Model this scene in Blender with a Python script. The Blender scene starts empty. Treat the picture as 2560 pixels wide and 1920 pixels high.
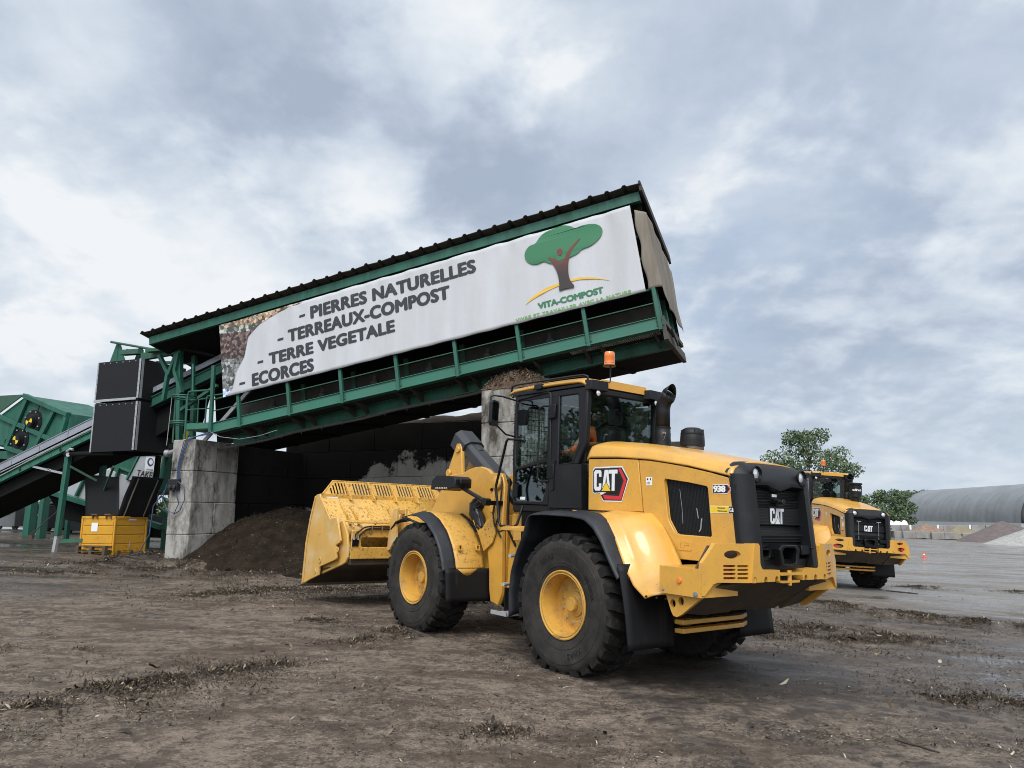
import bpy, bmesh, math, random
import numpy as np
from mathutils import Vector, Matrix, Euler
from mathutils.geometry import tessellate_polygon
random.seed(7); rng = np.random.default_rng(11)
R = math.radians
sc = bpy.context.scene
COL = sc.collection

# ------------------------------------------------------------------ camera
cam_d = bpy.data.cameras.new('camera'); cam = bpy.data.objects.new('camera', cam_d); COL.objects.link(cam)
cam_d.sensor_width = 36.0; cam_d.lens = 36.0*1850/2560
cam_d.clip_start = 0.1; cam_d.clip_end = 3000
cam.location = (0, 0, 1.69); cam.rotation_euler = (R(100), 0, 0)
sc.camera = cam
sc.view_settings.view_transform = 'Standard'; sc.view_settings.look = 'None'
sc.view_settings.gamma = 1.0; sc.view_settings.exposure = 0.42
sc.cycles.pixel_filter_type = 'BLACKMAN_HARRIS'; sc.cycles.filter_width = 1.0
sc.cycles.max_bounces = 6; sc.cycles.transparent_max_bounces = 12

# ------------------------------------------------------------------ sky: daylight sky under a broken cloud deck
SUN_EL, SUN_AZ = R(50), R(-172)       # azimuth measured from +Y towards +X: sun stands behind the camera to the left
world = bpy.data.worlds.new('World'); sc.world = world; world.use_nodes = True
nt = world.node_tree; nt.nodes.clear()
def N(t, **k):
    n = nt.nodes.new(t)
    for a, b in k.items(): setattr(n, a, b)
    return n
def L(a, b): nt.links.new(a, b)
def setin(sock, v):
    if hasattr(v, 'is_linked'): L(v, sock)
    else: sock.default_value = v
def M(op, a, b=None, c=None, clamp=False):
    n = N('ShaderNodeMath', operation=op); n.use_clamp = clamp
    setin(n.inputs[0], a)
    if b is not None: setin(n.inputs[1], b)
    if c is not None: setin(n.inputs[2], c)
    return n.outputs[0]
def mixc(f, a, b):
    n = N('ShaderNodeMix', data_type='RGBA'); setin(n.inputs[0], f); setin(n.inputs[6], a); setin(n.inputs[7], b)
    return n.outputs[2]
def mapr(v, a, b, c=0.0, d=1.0):
    n = N('ShaderNodeMapRange', interpolation_type='SMOOTHSTEP'); setin(n.inputs[0], v)
    for i, q in enumerate((a, b, c, d)): n.inputs[1+i].default_value = q
    return n.outputs[0]
def noise(vec, scale, detail=6, rough=0.55, dist=0.0):
    n = N('ShaderNodeTexNoise', noise_dimensions='2D'); L(vec, n.inputs['Vector']); n.inputs['Scale'].default_value = scale
    n.inputs['Detail'].default_value = detail; n.inputs['Roughness'].default_value = rough; n.inputs['Distortion'].default_value = dist
    return n.outputs['Fac']
tc = N('ShaderNodeTexCoord'); D = tc.outputs['Generated']
sep = N('ShaderNodeSeparateXYZ'); L(D, sep.inputs[0]); X, Y, Z = sep.outputs
zz = M('ADD', M('MAXIMUM', Z, 0.0), 0.34)
comb = N('ShaderNodeCombineXYZ'); L(M('DIVIDE', X, zz), comb.inputs[0]); L(M('DIVIDE', Y, zz), comb.inputs[1])
UV = comb.outputs[0]
sky = N('ShaderNodeTexSky', sky_type='NISHITA'); sky.sun_disc = False; sky.sun_elevation = SUN_EL; sky.sun_rotation = SUN_AZ % (2*math.pi)
n_big = noise(UV, 1.2, 5, 0.5, 0.25)
n_mid = noise(UV, 3.0, 9, 0.55, 0.15)
n_fine = noise(UV, 9.0, 9, 0.62, 0.2)
wv = N('ShaderNodeTexNoise', noise_dimensions='2D'); L(UV, wv.inputs['Vector']); wv.inputs['Scale'].default_value = 4.0; wv.inputs['Detail'].default_value = 5
wsc = N('ShaderNodeVectorMath', operation='MULTIPLY_ADD'); L(wv.outputs['Color'], wsc.inputs[0]); wsc.inputs[1].default_value = (.16, .16, 0); L(UV, wsc.inputs[2])
def puffs(vec, s_):
    n = N('ShaderNodeTexVoronoi', feature='SMOOTH_F1', voronoi_dimensions='2D'); L(vec, n.inputs['Vector']); n.inputs['Scale'].default_value = s_; n.inputs['Detail'].default_value = 3; n.inputs['Roughness'].default_value = .55; n.inputs['Smoothness'].default_value = .6; n.normalize = True
    return M('SUBTRACT', 1.0, n.outputs['Distance'])
vor = puffs(wsc.outputs[0], 3.8)
def blob(x, y, z, r):
    v = N('ShaderNodeVectorMath', operation='DISTANCE'); L(D, v.inputs[0]); v.inputs[1].default_value = Vector((x, y, z)).normalized()
    return mapr(v.outputs['Value'], 0.0, r, 1.0, 0.0)
def pdir(px, py):
    a = (px-1280)/1850; b = -(py-960)/1850; p = R(10)
    return (a, math.cos(p)-b*math.sin(p), math.sin(p)+b*math.cos(p))
dark = None
for (px, py, r, w) in [(620,170,.26,.5),(980,330,.26,.62),(1250,420,.22,.45),(250,300,.25,.35),(760,560,.14,.2),(2250,720,.30,.32),(2000,760,.25,.25),(2450,1000,.30,.22),(150,760,.12,.15)]:
    t = M('MULTIPLY', blob(*pdir(px, py), r), w); dark = t if dark is None else M('ADD', dark, t)
bright = None
for (px, py, r, w) in [(950,490,.14,.4),(200,560,.26,.38),(480,640,.2,.3),(1430,200,.14,.36),(230,120,.12,.35),(1760,470,.10,.5),(1950,520,.13,.38),(2200,1170,.12,.15),(1200,130,.15,.2),(650,700,.18,.25),(300,900,.25,.2)]:
    t = M('MULTIPLY', blob(*pdir(px, py), r), w); bright = t if bright is None else M('ADD', bright, t)
def shifted(dx, dy):
    v = N('ShaderNodeVectorMath', operation='ADD'); L(UV, v.inputs[0]); v.inputs[1].default_value = (dx, dy, 0); return v.outputs[0]
n_mid2 = noise(shifted(-.04, -.05), 3.0, 9, 0.55, 0.15)
n_fine2 = noise(shifted(-.016, -.02), 9.0, 9, 0.62, 0.2)
relief = M('ADD', M('MULTIPLY', M('SUBTRACT', n_mid, n_mid2), .50), M('MULTIPLY', M('SUBTRACT', n_fine, n_fine2), .12))
puff = mapr(n_mid, .40, .66, 0.0, 1.0)
tone = M('ADD', M('MULTIPLY', puff, .30), M('MULTIPLY', n_fine, 0.33))
tone = M('ADD', tone, M('MULTIPLY', n_big, 0.62))
tone = M('SUBTRACT', M('ADD', tone, M('MULTIPLY', bright, .85)), M('MULTIPLY', dark, .62))
tone = M('ADD', M('ADD', tone, relief), M('MULTIPLY', M('SUBTRACT', vor, .62), M('ADD', .45, M('MULTIPLY', puff, .75))))
tone = M('SUBTRACT', tone, 0.035)
cr = N('ShaderNodeValToRGB'); L(tone, cr.inputs[0])
e = cr.color_ramp.elements
e[0].position = 0.0; e[0].color = (.315, .372, .47, 1)
e[1].position = 1.0; e[1].color = (.70, .725, .75, 1)
for p_, c_ in [(0.22, (.37, .43, .525, 1)), (0.45, (.465, .525, .61, 1)), (0.68, (.56, .612, .675, 1)), (.84, (.63, .67, .715, 1))]:
    q = e.new(p_); q.color = c_
cloud = cr.outputs[0]
# thin places: more of the blue behind, upper right
gap = M('MULTIPLY', M('ADD', blob(*pdir(2150, 150), .55), blob(*pdir(1700, 700), .2)), mapr(n_mid, .62, .40, 0., .75))
sc10 = N('ShaderNodeVectorMath', operation='SCALE'); L(cloud, sc10.inputs[0]); sc10.inputs[3].default_value = 9.4
blue = mixc(0.55, sky.outputs[0], (4.5, 5.2, 6.15, 1))
col = mixc(M('MULTIPLY', gap, .55), sc10.outputs[0], blue)
# haze towards the horizon
hz = mapr(Z, 0.0, 0.22, 1.0, 0.0)
col = mixc(M('MULTIPLY', hz, .55), col, (4.5, 5.2, 5.85, 1))
# cloud glow round the hidden sun, boosted as unseen fill from behind the camera
sd = (math.cos(SUN_EL)*math.sin(SUN_AZ), math.cos(SUN_EL)*math.cos(SUN_AZ), math.sin(SUN_EL))
glow = M('ADD', 1.0, M('MULTIPLY', blob(*sd, 1.15), 2.6))
sg = N('ShaderNodeVectorMath', operation='SCALE'); L(col, sg.inputs[0]); L(glow, sg.inputs[3])
low = mapr(Z, -0.03, 0.0, 0.0, 1.0)
col = mixc(low, (1.2, 1.1, 1.0, 1), sg.outputs[0])
bg = N('ShaderNodeBackground'); L(col, bg.inputs[0]); bg.inputs[1].default_value = 0.1
out = N('ShaderNodeOutputWorld'); L(bg.outputs[0], out.inputs[0])

sun_d = bpy.data.lights.new('sun', 'SUN'); sun = bpy.data.objects.new('sun', sun_d); COL.objects.link(sun)
sun_d.energy = 1.5; sun_d.angle = R(22); sun_d.color = (1, .95, .87)
sun.rotation_euler = Vector(sd).to_track_quat('Z', 'Y').to_euler()
sun.location = (-8, -10, 25)

# ------------------------------------------------------------------ materials
MATS = {}
def mat(name, col, rough=0.5, metal=0.0, spec=0.5, var=0.0, vscale=3.0, dirt=0.0, dcol=(.06,.045,.03), dscale=5.0, bump=0.0, bscale=60.0, streak=False, coat=0.0, fine=0.0, col2=None, c2scale=2.0, dthr=.58, dsoft=.12, ror=0.0, specks=0.0):
    if name in MATS: return MATS[name]
    m = bpy.data.materials.new(name); m.use_nodes = True; t = m.node_tree; t.nodes.clear()
    def n(tp, **k):
        q = t.nodes.new(tp)
        for a, b in k.items(): setattr(q, a, b)
        return q
    o = n('ShaderNodeOutputMaterial'); b = n('ShaderNodeBsdfPrincipled'); t.links.new(b.outputs[0], o.inputs[0])
    b.inputs['Roughness'].default_value = rough; b.inputs['Metallic'].default_value = metal
    b.inputs['Specular IOR Level'].default_value = spec; b.inputs['Coat Weight'].default_value = coat
    b.inputs['Coat Roughness'].default_value = .12
    tcn = n('ShaderNodeTexCoord'); vec = tcn.outputs['Object']
    if streak:
        mp = n('ShaderNodeMapping'); mp.inputs['Scale'].default_value = (1, 1, .12 if streak is True else streak); t.links.new(vec, mp.inputs[0]); svec = mp.outputs[0]
    else: svec = vec
    def nz(v, s, d=6, r=.6):
        q = n('ShaderNodeTexNoise'); t.links.new(v, q.inputs['Vector']); q.inputs['Scale'].default_value = s
        q.inputs['Detail'].default_value = d; q.inputs['Roughness'].default_value = r; return q.outputs['Fac']
    def mr(v, a, bb, c, d):
        q = n('ShaderNodeMapRange'); t.links.new(v, q.inputs[0])
        for i, z in enumerate((a, bb, c, d)): q.inputs[1+i].default_value = z
        return q.outputs[0]
    def mx(f, a, bb, mode='MIX'):
        q = n('ShaderNodeMix', data_type='RGBA', blend_type=mode)
        for s, v in ((q.inputs[0], f), (q.inputs[6], a), (q.inputs[7], bb)):
            if hasattr(v, 'is_linked'): t.links.new(v, s)
            elif isinstance(v, (int, float)): s.default_value = v
            else: s.default_value = tuple(v)+((1,) if len(v) == 3 else ())
        return q.outputs[2]
    c = tuple(col)+(1,)
    cur = c
    if col2 is not None: cur = mx(mr(nz(svec, c2scale), .38, .62, 0, 1), cur, col2)
    if var > 0:
        a = mr(nz(svec, vscale), .25, .75, 1-var, 1+var)
        cc = n('ShaderNodeCombineXYZ'); [t.links.new(a, cc.inputs[i]) for i in range(3)]
        cur = mx(1.0, cur, cc.outputs[0], 'MULTIPLY')
    if fine > 0:
        a = mr(nz(vec, bscale, 3), .2, .8, 1-fine, 1+fine)
        cc = n('ShaderNodeCombineXYZ'); [t.links.new(a, cc.inputs[i]) for i in range(3)]
        cur = mx(1.0, cur, cc.outputs[0], 'MULTIPLY')
    if dirt > 0:
        f1 = mr(nz(svec, dscale, 9, .72), dthr-dsoft, dthr+dsoft, 0, dirt)
        cur = mx(f1, cur, dcol)
        t.links.new(mr(f1, 0, 1, rough, min(1, rough+.4)), b.inputs['Roughness'])
    elif ror > 0:
        t.links.new(mr(nz(vec, vscale*2), .3, .7, max(0.02, rough-ror), min(1, rough+ror)), b.inputs['Roughness'])
    if specks > 0:
        cur = mx(mr(nz(vec, 38, 4, .55), .66, .70, 0, specks), cur, (.10,.07,.04)); cur = mx(mr(nz(vec, 95, 3, .5), .66, .70, 0, specks), cur, (.16,.11,.06))
    if hasattr(cur, 'is_linked'): t.links.new(cur, b.inputs['Base Color'])
    else: b.inputs['Base Color'].default_value = cur
    if bump > 0:
        bp = n('ShaderNodeBump'); bp.inputs['Strength'].default_value = min(1, bump); bp.inputs['Distance'].default_value = .02*max(1, bump)
        t.links.new(nz(vec, bscale, 8, .65), bp.inputs['Height']); t.links.new(bp.outputs[0], b.inputs['Normal'])
    MATS[name] = m
    return m
YEL = (.64, .332, .050)
m_yel = mat('yellow_paint', YEL, .36, var=.10, vscale=1.8, dirt=.45, dcol=(.30,.19,.075), dscale=3.2, dthr=.60, dsoft=.14, specks=.4, coat=.4, bump=.04, bscale=180)
m_yel_d = mat('yellow_paint_dusty', (.60,.33,.062), .5, var=.08, vscale=2, dirt=.8, dcol=(.09,.06,.03), dscale=20, dthr=.60, dsoft=.06, specks=.5, bump=.1, bscale=90)
m_yel_b = mat('yellow_bucket_steel', (.58,.325,.062), .48, var=.15, vscale=2, dirt=.85, dcol=(.06,.042,.022), dscale=21, dthr=.575, dsoft=.05, specks=.5, bump=.12, bscale=70)
m_yel_w = mat('yellow_bucket_worn', (.58,.335,.075), .45, var=.12, vscale=2, dirt=.6, dcol=(.62,.55,.40), dscale=2.2, dthr=.60, dsoft=.12, bump=.08, bscale=60)
m_grime_shade = mat('grimed_shaded_yellow', (.055,.040,.026), .75, var=.3, vscale=3, dirt=.5, dcol=(.16,.095,.03), dscale=3, dthr=.62, dsoft=.1, bump=.2, bscale=50)  # grime together with underside shade, both darkened into the colour
m_yel_rim = mat('yellow_rim', (.58,.315,.055), .42, var=.1, vscale=4, dirt=.7, dcol=(.20,.135,.07), dscale=5, dthr=.57, specks=.4)
m_blk = mat('black_plastic', (.0085,.009,.0105), .46, spec=.32, var=.15, vscale=3, bump=.15, bscale=260, dirt=.25, dcol=(.07,.06,.05), dscale=3, dthr=.66)
m_blkg = mat('black_gloss', (.006,.0065,.0075), .3, spec=.35, var=.1)
m_lip = mat('black_fender_rubber', (.014,.0155,.019), .5, spec=.4, var=.15, dirt=.3, dcol=(.09,.08,.07), dscale=4, dthr=.62, bump=.1, bscale=200)
m_flap = mat('mud_flap_rubber', (.007,.007,.008), .6, spec=.25, dirt=.6, dcol=(.075,.058,.04), dscale=5, streak=True, dthr=.64, dsoft=.08)
m_tyre = mat('tyre_rubber', (.018,.0175,.017), .78, spec=.25, var=.18, vscale=3, dirt=.6, dcol=(.078,.066,.055), dscale=5, dthr=.56, dsoft=.18, bump=.2, bscale=90)
m_tread = mat('tyre_tread', (.010,.0097,.0095), .8, spec=.25, dirt=.45, dcol=(.075,.062,.05), dscale=8, dthr=.6, bump=.2, bscale=60)
m_tletter = mat('tyre_lettering', (.006,.006,.006), .6)
m_steel = mat('bright_steel', (.55,.55,.55), .35, 1.0)
m_grey = mat('grey_metal', (.25,.26,.27), .45, .3, var=.1)
m_silver = mat('silver_decal', (.72,.73,.74), .35)
m_white = mat('white_decal', (.78,.78,.77), .4)
m_red = mat('red_decal', (.55,.03,.035), .35)
m_lred = mat('red_lens', (.5,.02,.02), .15, coat=.6)
m_orange = mat('orange_lens', (.78,.20,.04), .18, coat=.6)
m_lamp = mat('lamp_glass', (.75,.77,.8), .08, metal=.4, coat=.8)
m_dyel = mat('yellow_decal', (.75,.52,.03), .4)
m_ink = mat('black_decal', (.012,.012,.013), .4)
m_mesh = mat('dark_mesh', (.010,.011,.012), .5)
m_screen = mat('grille_screen', (.014,.015,.017), .5, spec=.2)
m_inner = mat('dark_inner', (.005,.005,.005), .85, spec=.15)
m_seat = mat('seat_cloth', (.018,.018,.02), .8)
def glass(name, tint, gl=.06):
    m = bpy.data.materials.new(name); m.use_nodes = True; t = m.node_tree; t.nodes.clear()
    o = t.nodes.new('ShaderNodeOutputMaterial'); mx = t.nodes.new('ShaderNodeMixShader'); tr = t.nodes.new('ShaderNodeBsdfTransparent'); g = t.nodes.new('ShaderNodeBsdfGlossy')
    fr = t.nodes.new('ShaderNodeFresnel'); ge = t.nodes.new('ShaderNodeNewGeometry'); io = t.nodes.new('ShaderNodeMapRange'); io.inputs[3].default_value = 1.6; io.inputs[4].default_value = 1/1.6; t.links.new(ge.outputs['Backfacing'], io.inputs[0]); t.links.new(io.outputs[0], fr.inputs[0])
    ad = t.nodes.new('ShaderNodeMath'); ad.operation = 'ADD'; ad.inputs[1].default_value = gl; ad.use_clamp = True
    t.links.new(fr.outputs[0], ad.inputs[0]); t.links.new(ad.outputs[0], mx.inputs[0])
    tr.inputs[0].default_value = tint+(1,); g.inputs[0].default_value = (.85,.93,.95,1); g.inputs['Roughness'].default_value = .015
    t.links.new(tr.outputs[0], mx.inputs[1]); t.links.new(g.outputs[0], mx.inputs[2]); t.links.new(mx.outputs[0], o.inputs[0])
    return m
m_glass = glass('cab_glass', (.74,.79,.78), .025)
GRN = (.016,.112,.074)
m_green = mat('green_paint', GRN, .5, var=.2, vscale=1.2, dirt=.6, dcol=(.018,.04,.028), dscale=2.5, streak=True, dthr=.54, specks=.35, bump=.05, bscale=90)
m_green_l = mat('green_paint_light', (.028,.150,.100), .5, var=.15, vscale=1.5, dirt=.5, dcol=(.06,.12,.09), dscale=3, streak=True, dthr=.55, specks=.3)
m_green_d = mat('green_paint_dull', (.026,.105,.066), .6, var=.2, vscale=1.0, dirt=.6, dcol=(.05,.05,.03), dscale=2.5, dthr=.55)
m_under = mat('dark_steel', (.008,.0085,.008), .85, spec=.15, var=.3, vscale=2)
m_mach = mat('dusty_machinery', (.035,.036,.033), .7, var=.3, vscale=4, dirt=.6, dcol=(.09,.075,.055), dscale=5, dthr=.52)
m_roof = mat('roof_sheet', (.035,.03,.026), .75, var=.3, vscale=1.5, dirt=.5, dcol=(.07,.055,.03), dscale=3)
m_rubber = mat('rubber_sheet', (.0105,.011,.0125), .7, spec=.3, var=.14, vscale=2.5, bump=.08, bscale=120)
m_galv = mat('galvanised_strip', (.42,.43,.44), .5, .4, var=.15, vscale=5)
m_belt = mat('conveyor_cover', (.30,.32,.36), .5, .2, var=.15, vscale=2)
m_tarp = mat('old_tarpaulin', (.23,.20,.16), .8, var=.25, vscale=1.3, dirt=.5, dcol=(.07,.06,.045), dscale=2, streak=True, dthr=.55)
m_banner = mat('banner_vinyl', (.52,.53,.55), .55, var=.06, vscale=.7, bump=.25, bscale=3.5, dirt=.35, dcol=(.36,.35,.33), dscale=1.6, streak=True, dthr=.55, dsoft=.15)
m_btext = mat('banner_black_print', (.030,.032,.036), .6)
m_conc = mat('concrete_block', (.43,.41,.375), .88, spec=.2, var=.3, vscale=1.1, dirt=.92, dcol=(.035,.029,.023), dscale=2.0, streak=.45, dthr=.53, dsoft=.09, col2=(.25,.235,.21), c2scale=1.3, specks=.35, bump=.35, bscale=25, fine=.12)
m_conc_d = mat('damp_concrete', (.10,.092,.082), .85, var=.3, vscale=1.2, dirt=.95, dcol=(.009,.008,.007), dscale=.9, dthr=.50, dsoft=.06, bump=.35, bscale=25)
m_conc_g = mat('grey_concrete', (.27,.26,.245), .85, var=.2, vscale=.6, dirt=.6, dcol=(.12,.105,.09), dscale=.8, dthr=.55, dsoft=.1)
m_stain_shade = mat('stained_shaded_concrete', (.012,.011,.010), .95, spec=.1, var=.3, vscale=1.0, dirt=.9, dcol=(.11,.10,.088), dscale=.8, dthr=.66, dsoft=.03, bump=.3, bscale=25)  # stain mixed with the bay's shade, painted near black
m_crate = mat('orange_yellow_steel', (.60,.30,.022), .5, var=.12, vscale=2, dirt=.7, dcol=(.13,.07,.025), dscale=4, dthr=.62, dsoft=.06)
m_wood = mat('weathered_wood', (.085,.06,.04), .85, var=.3, vscale=6)
m_mirror = mat('mirror_glass', (.10,.105,.11), .05, 1.0)
m_bin = mat('grey_bin_plastic', (.045,.05,.055), .5, var=.1)
m_zinc = mat('zinc_sheet', (.50,.52,.54), .5, .35, var=.12, vscale=1.0, dirt=.3, dcol=(.25,.25,.25), dscale=1.5)
m_soil = mat('compost_soil', (.026,.018,.012), .95, spec=.1, var=.4, vscale=5, bump=.8, bscale=30, fine=.4, col2=(.015,.0105,.007), c2scale=3)
m_fibre = mat('fibrous_mulch', (.10,.065,.040), .95, var=.4, vscale=8, bump=.8, bscale=40, fine=.3)
m_bark = mat('bark', (.05,.042,.032), .9, var=.25, vscale=4)
m_cable = mat('blue_cable', (.05,.07,.14), .5)
m_pipe = mat('grey_pipe', (.07,.072,.07), .5, var=.2)

# ------------------------------------------------------------------ mesh helpers
class MB:
    def __init__(s): s.v = []; s.f = []; s.m = []
    def add(s, vs, fs, mi=0):
        o = len(s.v); s.v += [tuple(map(float, p)) for p in vs]
        for f in fs: s.f.append([i+o for i in f]); s.m.append(mi)
        return s
    def box(s, x0, x1, y0, y1, z0, z1, mi=0):
        return s.hexa([(x0,y0,z0),(x1,y0,z0),(x1,y1,z0),(x0,y1,z0),(x0,y0,z1),(x1,y0,z1),(x1,y1,z1),(x0,y1,z1)], mi)
    def hexa(s, p, mi=0):
        return s.add(p, [(3,2,1,0),(4,5,6,7),(0,1,5,4),(1,2,6,5),(2,3,7,6),(3,0,4,7)], mi)
    def obox(s, c, ex, ey, ez, mi=0):
        c, ex, ey, ez = map(Vector, (c, ex, ey, ez))
        return s.hexa([c+a*ex+b*ey+d*ez for d in (-1, 1) for a, b in ((-1,-1),(1,-1),(1,1),(-1,1))], mi)
    def beam(s, p0, p1, w, h, up=(0,0,1), mi=0):
        p0, p1, up = Vector(p0), Vector(p1), Vector(up); d = (p1-p0); l = d.length; d.normalize()
        sd_ = d.cross(up)
        if sd_.length < 1e-4: sd_ = d.cross(Vector((1,0,0)))
        sd_.normalize(); u = sd_.cross(d).normalized()
        return s.obox((p0+p1)/2, d*l/2, sd_*w/2, u*h/2, mi)
    def tube(s, pts, r, n=8, mi=0, closed=False, cap=True):
        pts = [Vector(p) for p in pts]; k = len(pts); rr = r if hasattr(r, '__len__') else [r]*k
        t0 = (pts[1]-pts[0]).normalized(); ref = Vector((0,0,1)) if abs(t0.z) < .9 else Vector((1,0,0))
        nrm = t0.cross(ref).normalized(); rings = []; vs = []
        for i in range(k):
            if closed: t = (pts[(i+1) % k]-pts[i-1]).normalized()
            elif i == 0: t = t0
            elif i == k-1: t = (pts[i]-pts[i-1]).normalized()
            else: t = ((pts[i+1]-pts[i]).normalized()+(pts[i]-pts[i-1]).normalized()).normalized()
            nrm = (nrm-t*nrm.dot(t)).normalized(); bn = t.cross(nrm)
            rings.append(len(vs))
            for j in range(n):
                a = 2*math.pi*j/n; vs.append(pts[i]+(nrm*math.cos(a)+bn*math.sin(a))*rr[i])
        fs = []
        for i in range(k if closed else k-1):
            a = rings[i]; b = rings[(i+1) % k]
            for j in range(n): fs.append((a+j, a+(j+1) % n, b+(j+1) % n, b+j))
        if cap and not closed: fs.append(tuple(range(n-1, -1, -1))); fs.append(tuple(rings[-1]+j for j in range(n)))
        return s.add(vs, fs, mi)
    def lathe(s, prof, c=(0,0,0), axis='z', n=32, mi=0, closed=False, mis=None, caps=False):
        c = Vector(c); vs = []; k = len(prof)
        for (r, a) in prof:
            for j in range(n):
                t = 2*math.pi*j/n; p, q = r*math.cos(t), r*math.sin(t)
                vs.append(c+Vector({'z': (p,q,a), 'y': (p,a,q), 'x': (a,p,q)}[axis]))
        o = len(s.v); s.v += [tuple(p) for p in vs]
        for i in range(k if closed else k-1):
            i2 = (i+1) % k
            for j in range(n):
                s.f.append([o+i*n+j, o+i*n+(j+1) % n, o+i2*n+(j+1) % n, o+i2*n+j]); s.m.append(mis[i] if mis else mi)
        if caps and not closed:
            if prof[0][0] > 1e-5: s.f.append([o+j for j in range(n)][::-1]); s.m.append(mis[0] if mis else mi)
            if prof[-1][0] > 1e-5: s.f.append([o+(k-1)*n+j for j in range(n)]); s.m.append(mis[-1] if mis else mi)
        return s
    def prism(s, poly, fn, t0, t1, holes=(), mi=0, caps=(True, True)):
        """poly/holes: 2D loops; fn(a, b, t) -> 3D; extruded from t0 to t1"""
        loops = [list(poly)]+[list(h) for h in holes]
        flat = [q for l in loops for q in l]
        tri = tessellate_polygon([[Vector((a, b, 0)) for a, b in l] for l in loops])
        n = len(flat); vs = [fn(a, b, t0) for a, b in flat]+[fn(a, b, t1) for a, b in flat]; fs = []
        if caps[0]: fs += [tuple(t) for t in tri]
        if caps[1]: fs += [tuple(i+n for i in reversed(t)) for t in tri]
        o = 0
        for l in loops:
            k = len(l)
            for i in range(k): j = (i+1) % k; fs.append((o+i, o+j, n+o+j, n+o+i))
            o += k
        return s.add(vs, fs, mi)
    def grid(s, fn, nu, nv, mi=0, wrapu=False):
        vs = [fn(i/(nu-1) if not wrapu else i/nu, j/(nv-1)) for j in range(nv) for i in range(nu)]; fs = []
        for j in range(nv-1):
            for i in range(nu if wrapu else nu-1):
                i2 = (i+1) % nu; fs.append((j*nu+i, j*nu+i2, (j+1)*nu+i2, (j+1)*nu+i))
        return s.add(vs, fs, mi)
    def text(s, txt, O, e1, e2, w=None, h=None, mi=0, bold=0.0, depth=0.004, shear=0.0, align='c', track=1.0):
        vs, fs = text_geo(txt, bold, shear, track)
        a = np.array(vs); mn = a.min(0); mx_ = a.max(0); sz = mx_-mn
        sx = (w/sz[0]) if w else h/sz[1]; sy = (h/sz[1]) if h else sx
        O, e1, e2 = Vector(O), Vector(e1).normalized(), Vector(e2).normalized(); nn = e1.cross(e2)
        x0 = mn[0]+(sz[0]/2 if align == 'c' else 0); y0 = mn[1]+(sz[1]/2 if align == 'c' else 0)
        s.add([O+e1*((p[0]-x0)*sx)+e2*((p[1]-y0)*sy)+nn*depth for p in vs], fs, mi)
        return s
    def build(s, name, mats, parent=None, bevel=0.0, smooth=32, solid=0.0, at=None, seg=2):
        me = bpy.data.meshes.new(name)
        v = s.v
        if at is not None: v = [(a-at[0], b-at[1], c-at[2]) for a, b, c in v]
        me.from_pydata(v, [], s.f)
        if not isinstance(mats, (list, tuple)): mats = [mats]
        for m_ in mats: me.materials.append(m_)
        if len(mats) > 1: me.polygons.foreach_set('material_index', s.m)
        bm = bmesh.new(); bm.from_mesh(me); bmesh.ops.recalc_face_normals(bm, faces=bm.faces); bm.to_mesh(me); bm.free()
        if smooth:
            me.polygons.foreach_set('use_smooth', [True]*len(me.polygons)); me.set_sharp_from_angle(angle=R(smooth))
        o = bpy.data.objects.new(name, me); COL.objects.link(o)
        if at is not None: o.location = at
        if parent is not None: o.parent = parent
        if solid: md = o.modifiers.new('solid', 'SOLIDIFY'); md.thickness = solid; md.offset = 0
        if bevel:
            md = o.modifiers.new('bevel', 'BEVEL'); md.width = bevel; md.segments = seg; md.limit_method = 'ANGLE'; md.angle_limit = R(40); md.harden_normals = False
        return o
_tc = {}
def text_geo(txt, bold=0.0, shear=0.0, track=1.0):
    k = (txt, bold, shear, track)
    if k in _tc: return _tc[k]
    cu = bpy.data.curves.new('lettering', 'FONT'); cu.body = txt; cu.size = 1; cu.offset = bold; cu.shear = shear; cu.space_character = track; cu.resolution_u = 4
    o = bpy.data.objects.new('lettering', cu); COL.objects.link(o)
    bpy.context.view_layer.update()
    me = bpy.data.meshes.new_from_object(o.evaluated_get(bpy.context.evaluated_depsgraph_get()))
    g = ([tuple(v.co) for v in me.vertices], [tuple(p.vertices) for p in me.polygons])
    bpy.data.objects.remove(o); bpy.data.curves.remove(cu); bpy.data.meshes.remove(me)
    _tc[k] = g
    return g
def tag(o, label=None, cat=None, group=None, kind=None):
    if label: o['label'] = label
    if cat: o['category'] = cat
    if group: o['group'] = group
    if kind: o['kind'] = kind
    return o
def thing(name, loc=(0,0,0), label=None, cat=None, group=None):
    o = bpy.data.objects.new(name, None); COL.objects.link(o); o.location = loc; o.empty_display_size = .3
    return tag(o, label, cat, group)
def circ(cx, cy, r, n=16, ry=None): return [(cx+r*math.cos(2*math.pi*i/n), cy+(ry or r)*math.sin(2*math.pi*i/n)) for i in range(n)]
def rrect(x0, x1, y0, y1, r, n=4):
    p = []
    for cx, cy, a0 in ((x1-r,y1-r,0),(x0+r,y1-r,90),(x0+r,y0+r,180),(x1-r,y0+r,270)):
        for i in range(n+1): a = R(a0+90*i/n); p.append((cx+r*math.cos(a), cy+r*math.sin(a)))
    return p
def dup(root, loc, rz=0.0, label=None):
    r = root.copy(); COL.objects.link(r); r.location = loc; r.rotation_euler = (0, 0, rz)
    if label: r['label'] = label
    for ch in list(root.children):
        c = ch.copy(); COL.objects.link(c); c.parent = r
        for g in list(ch.children): d = g.copy(); COL.objects.link(d); d.parent = c
    return r
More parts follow.
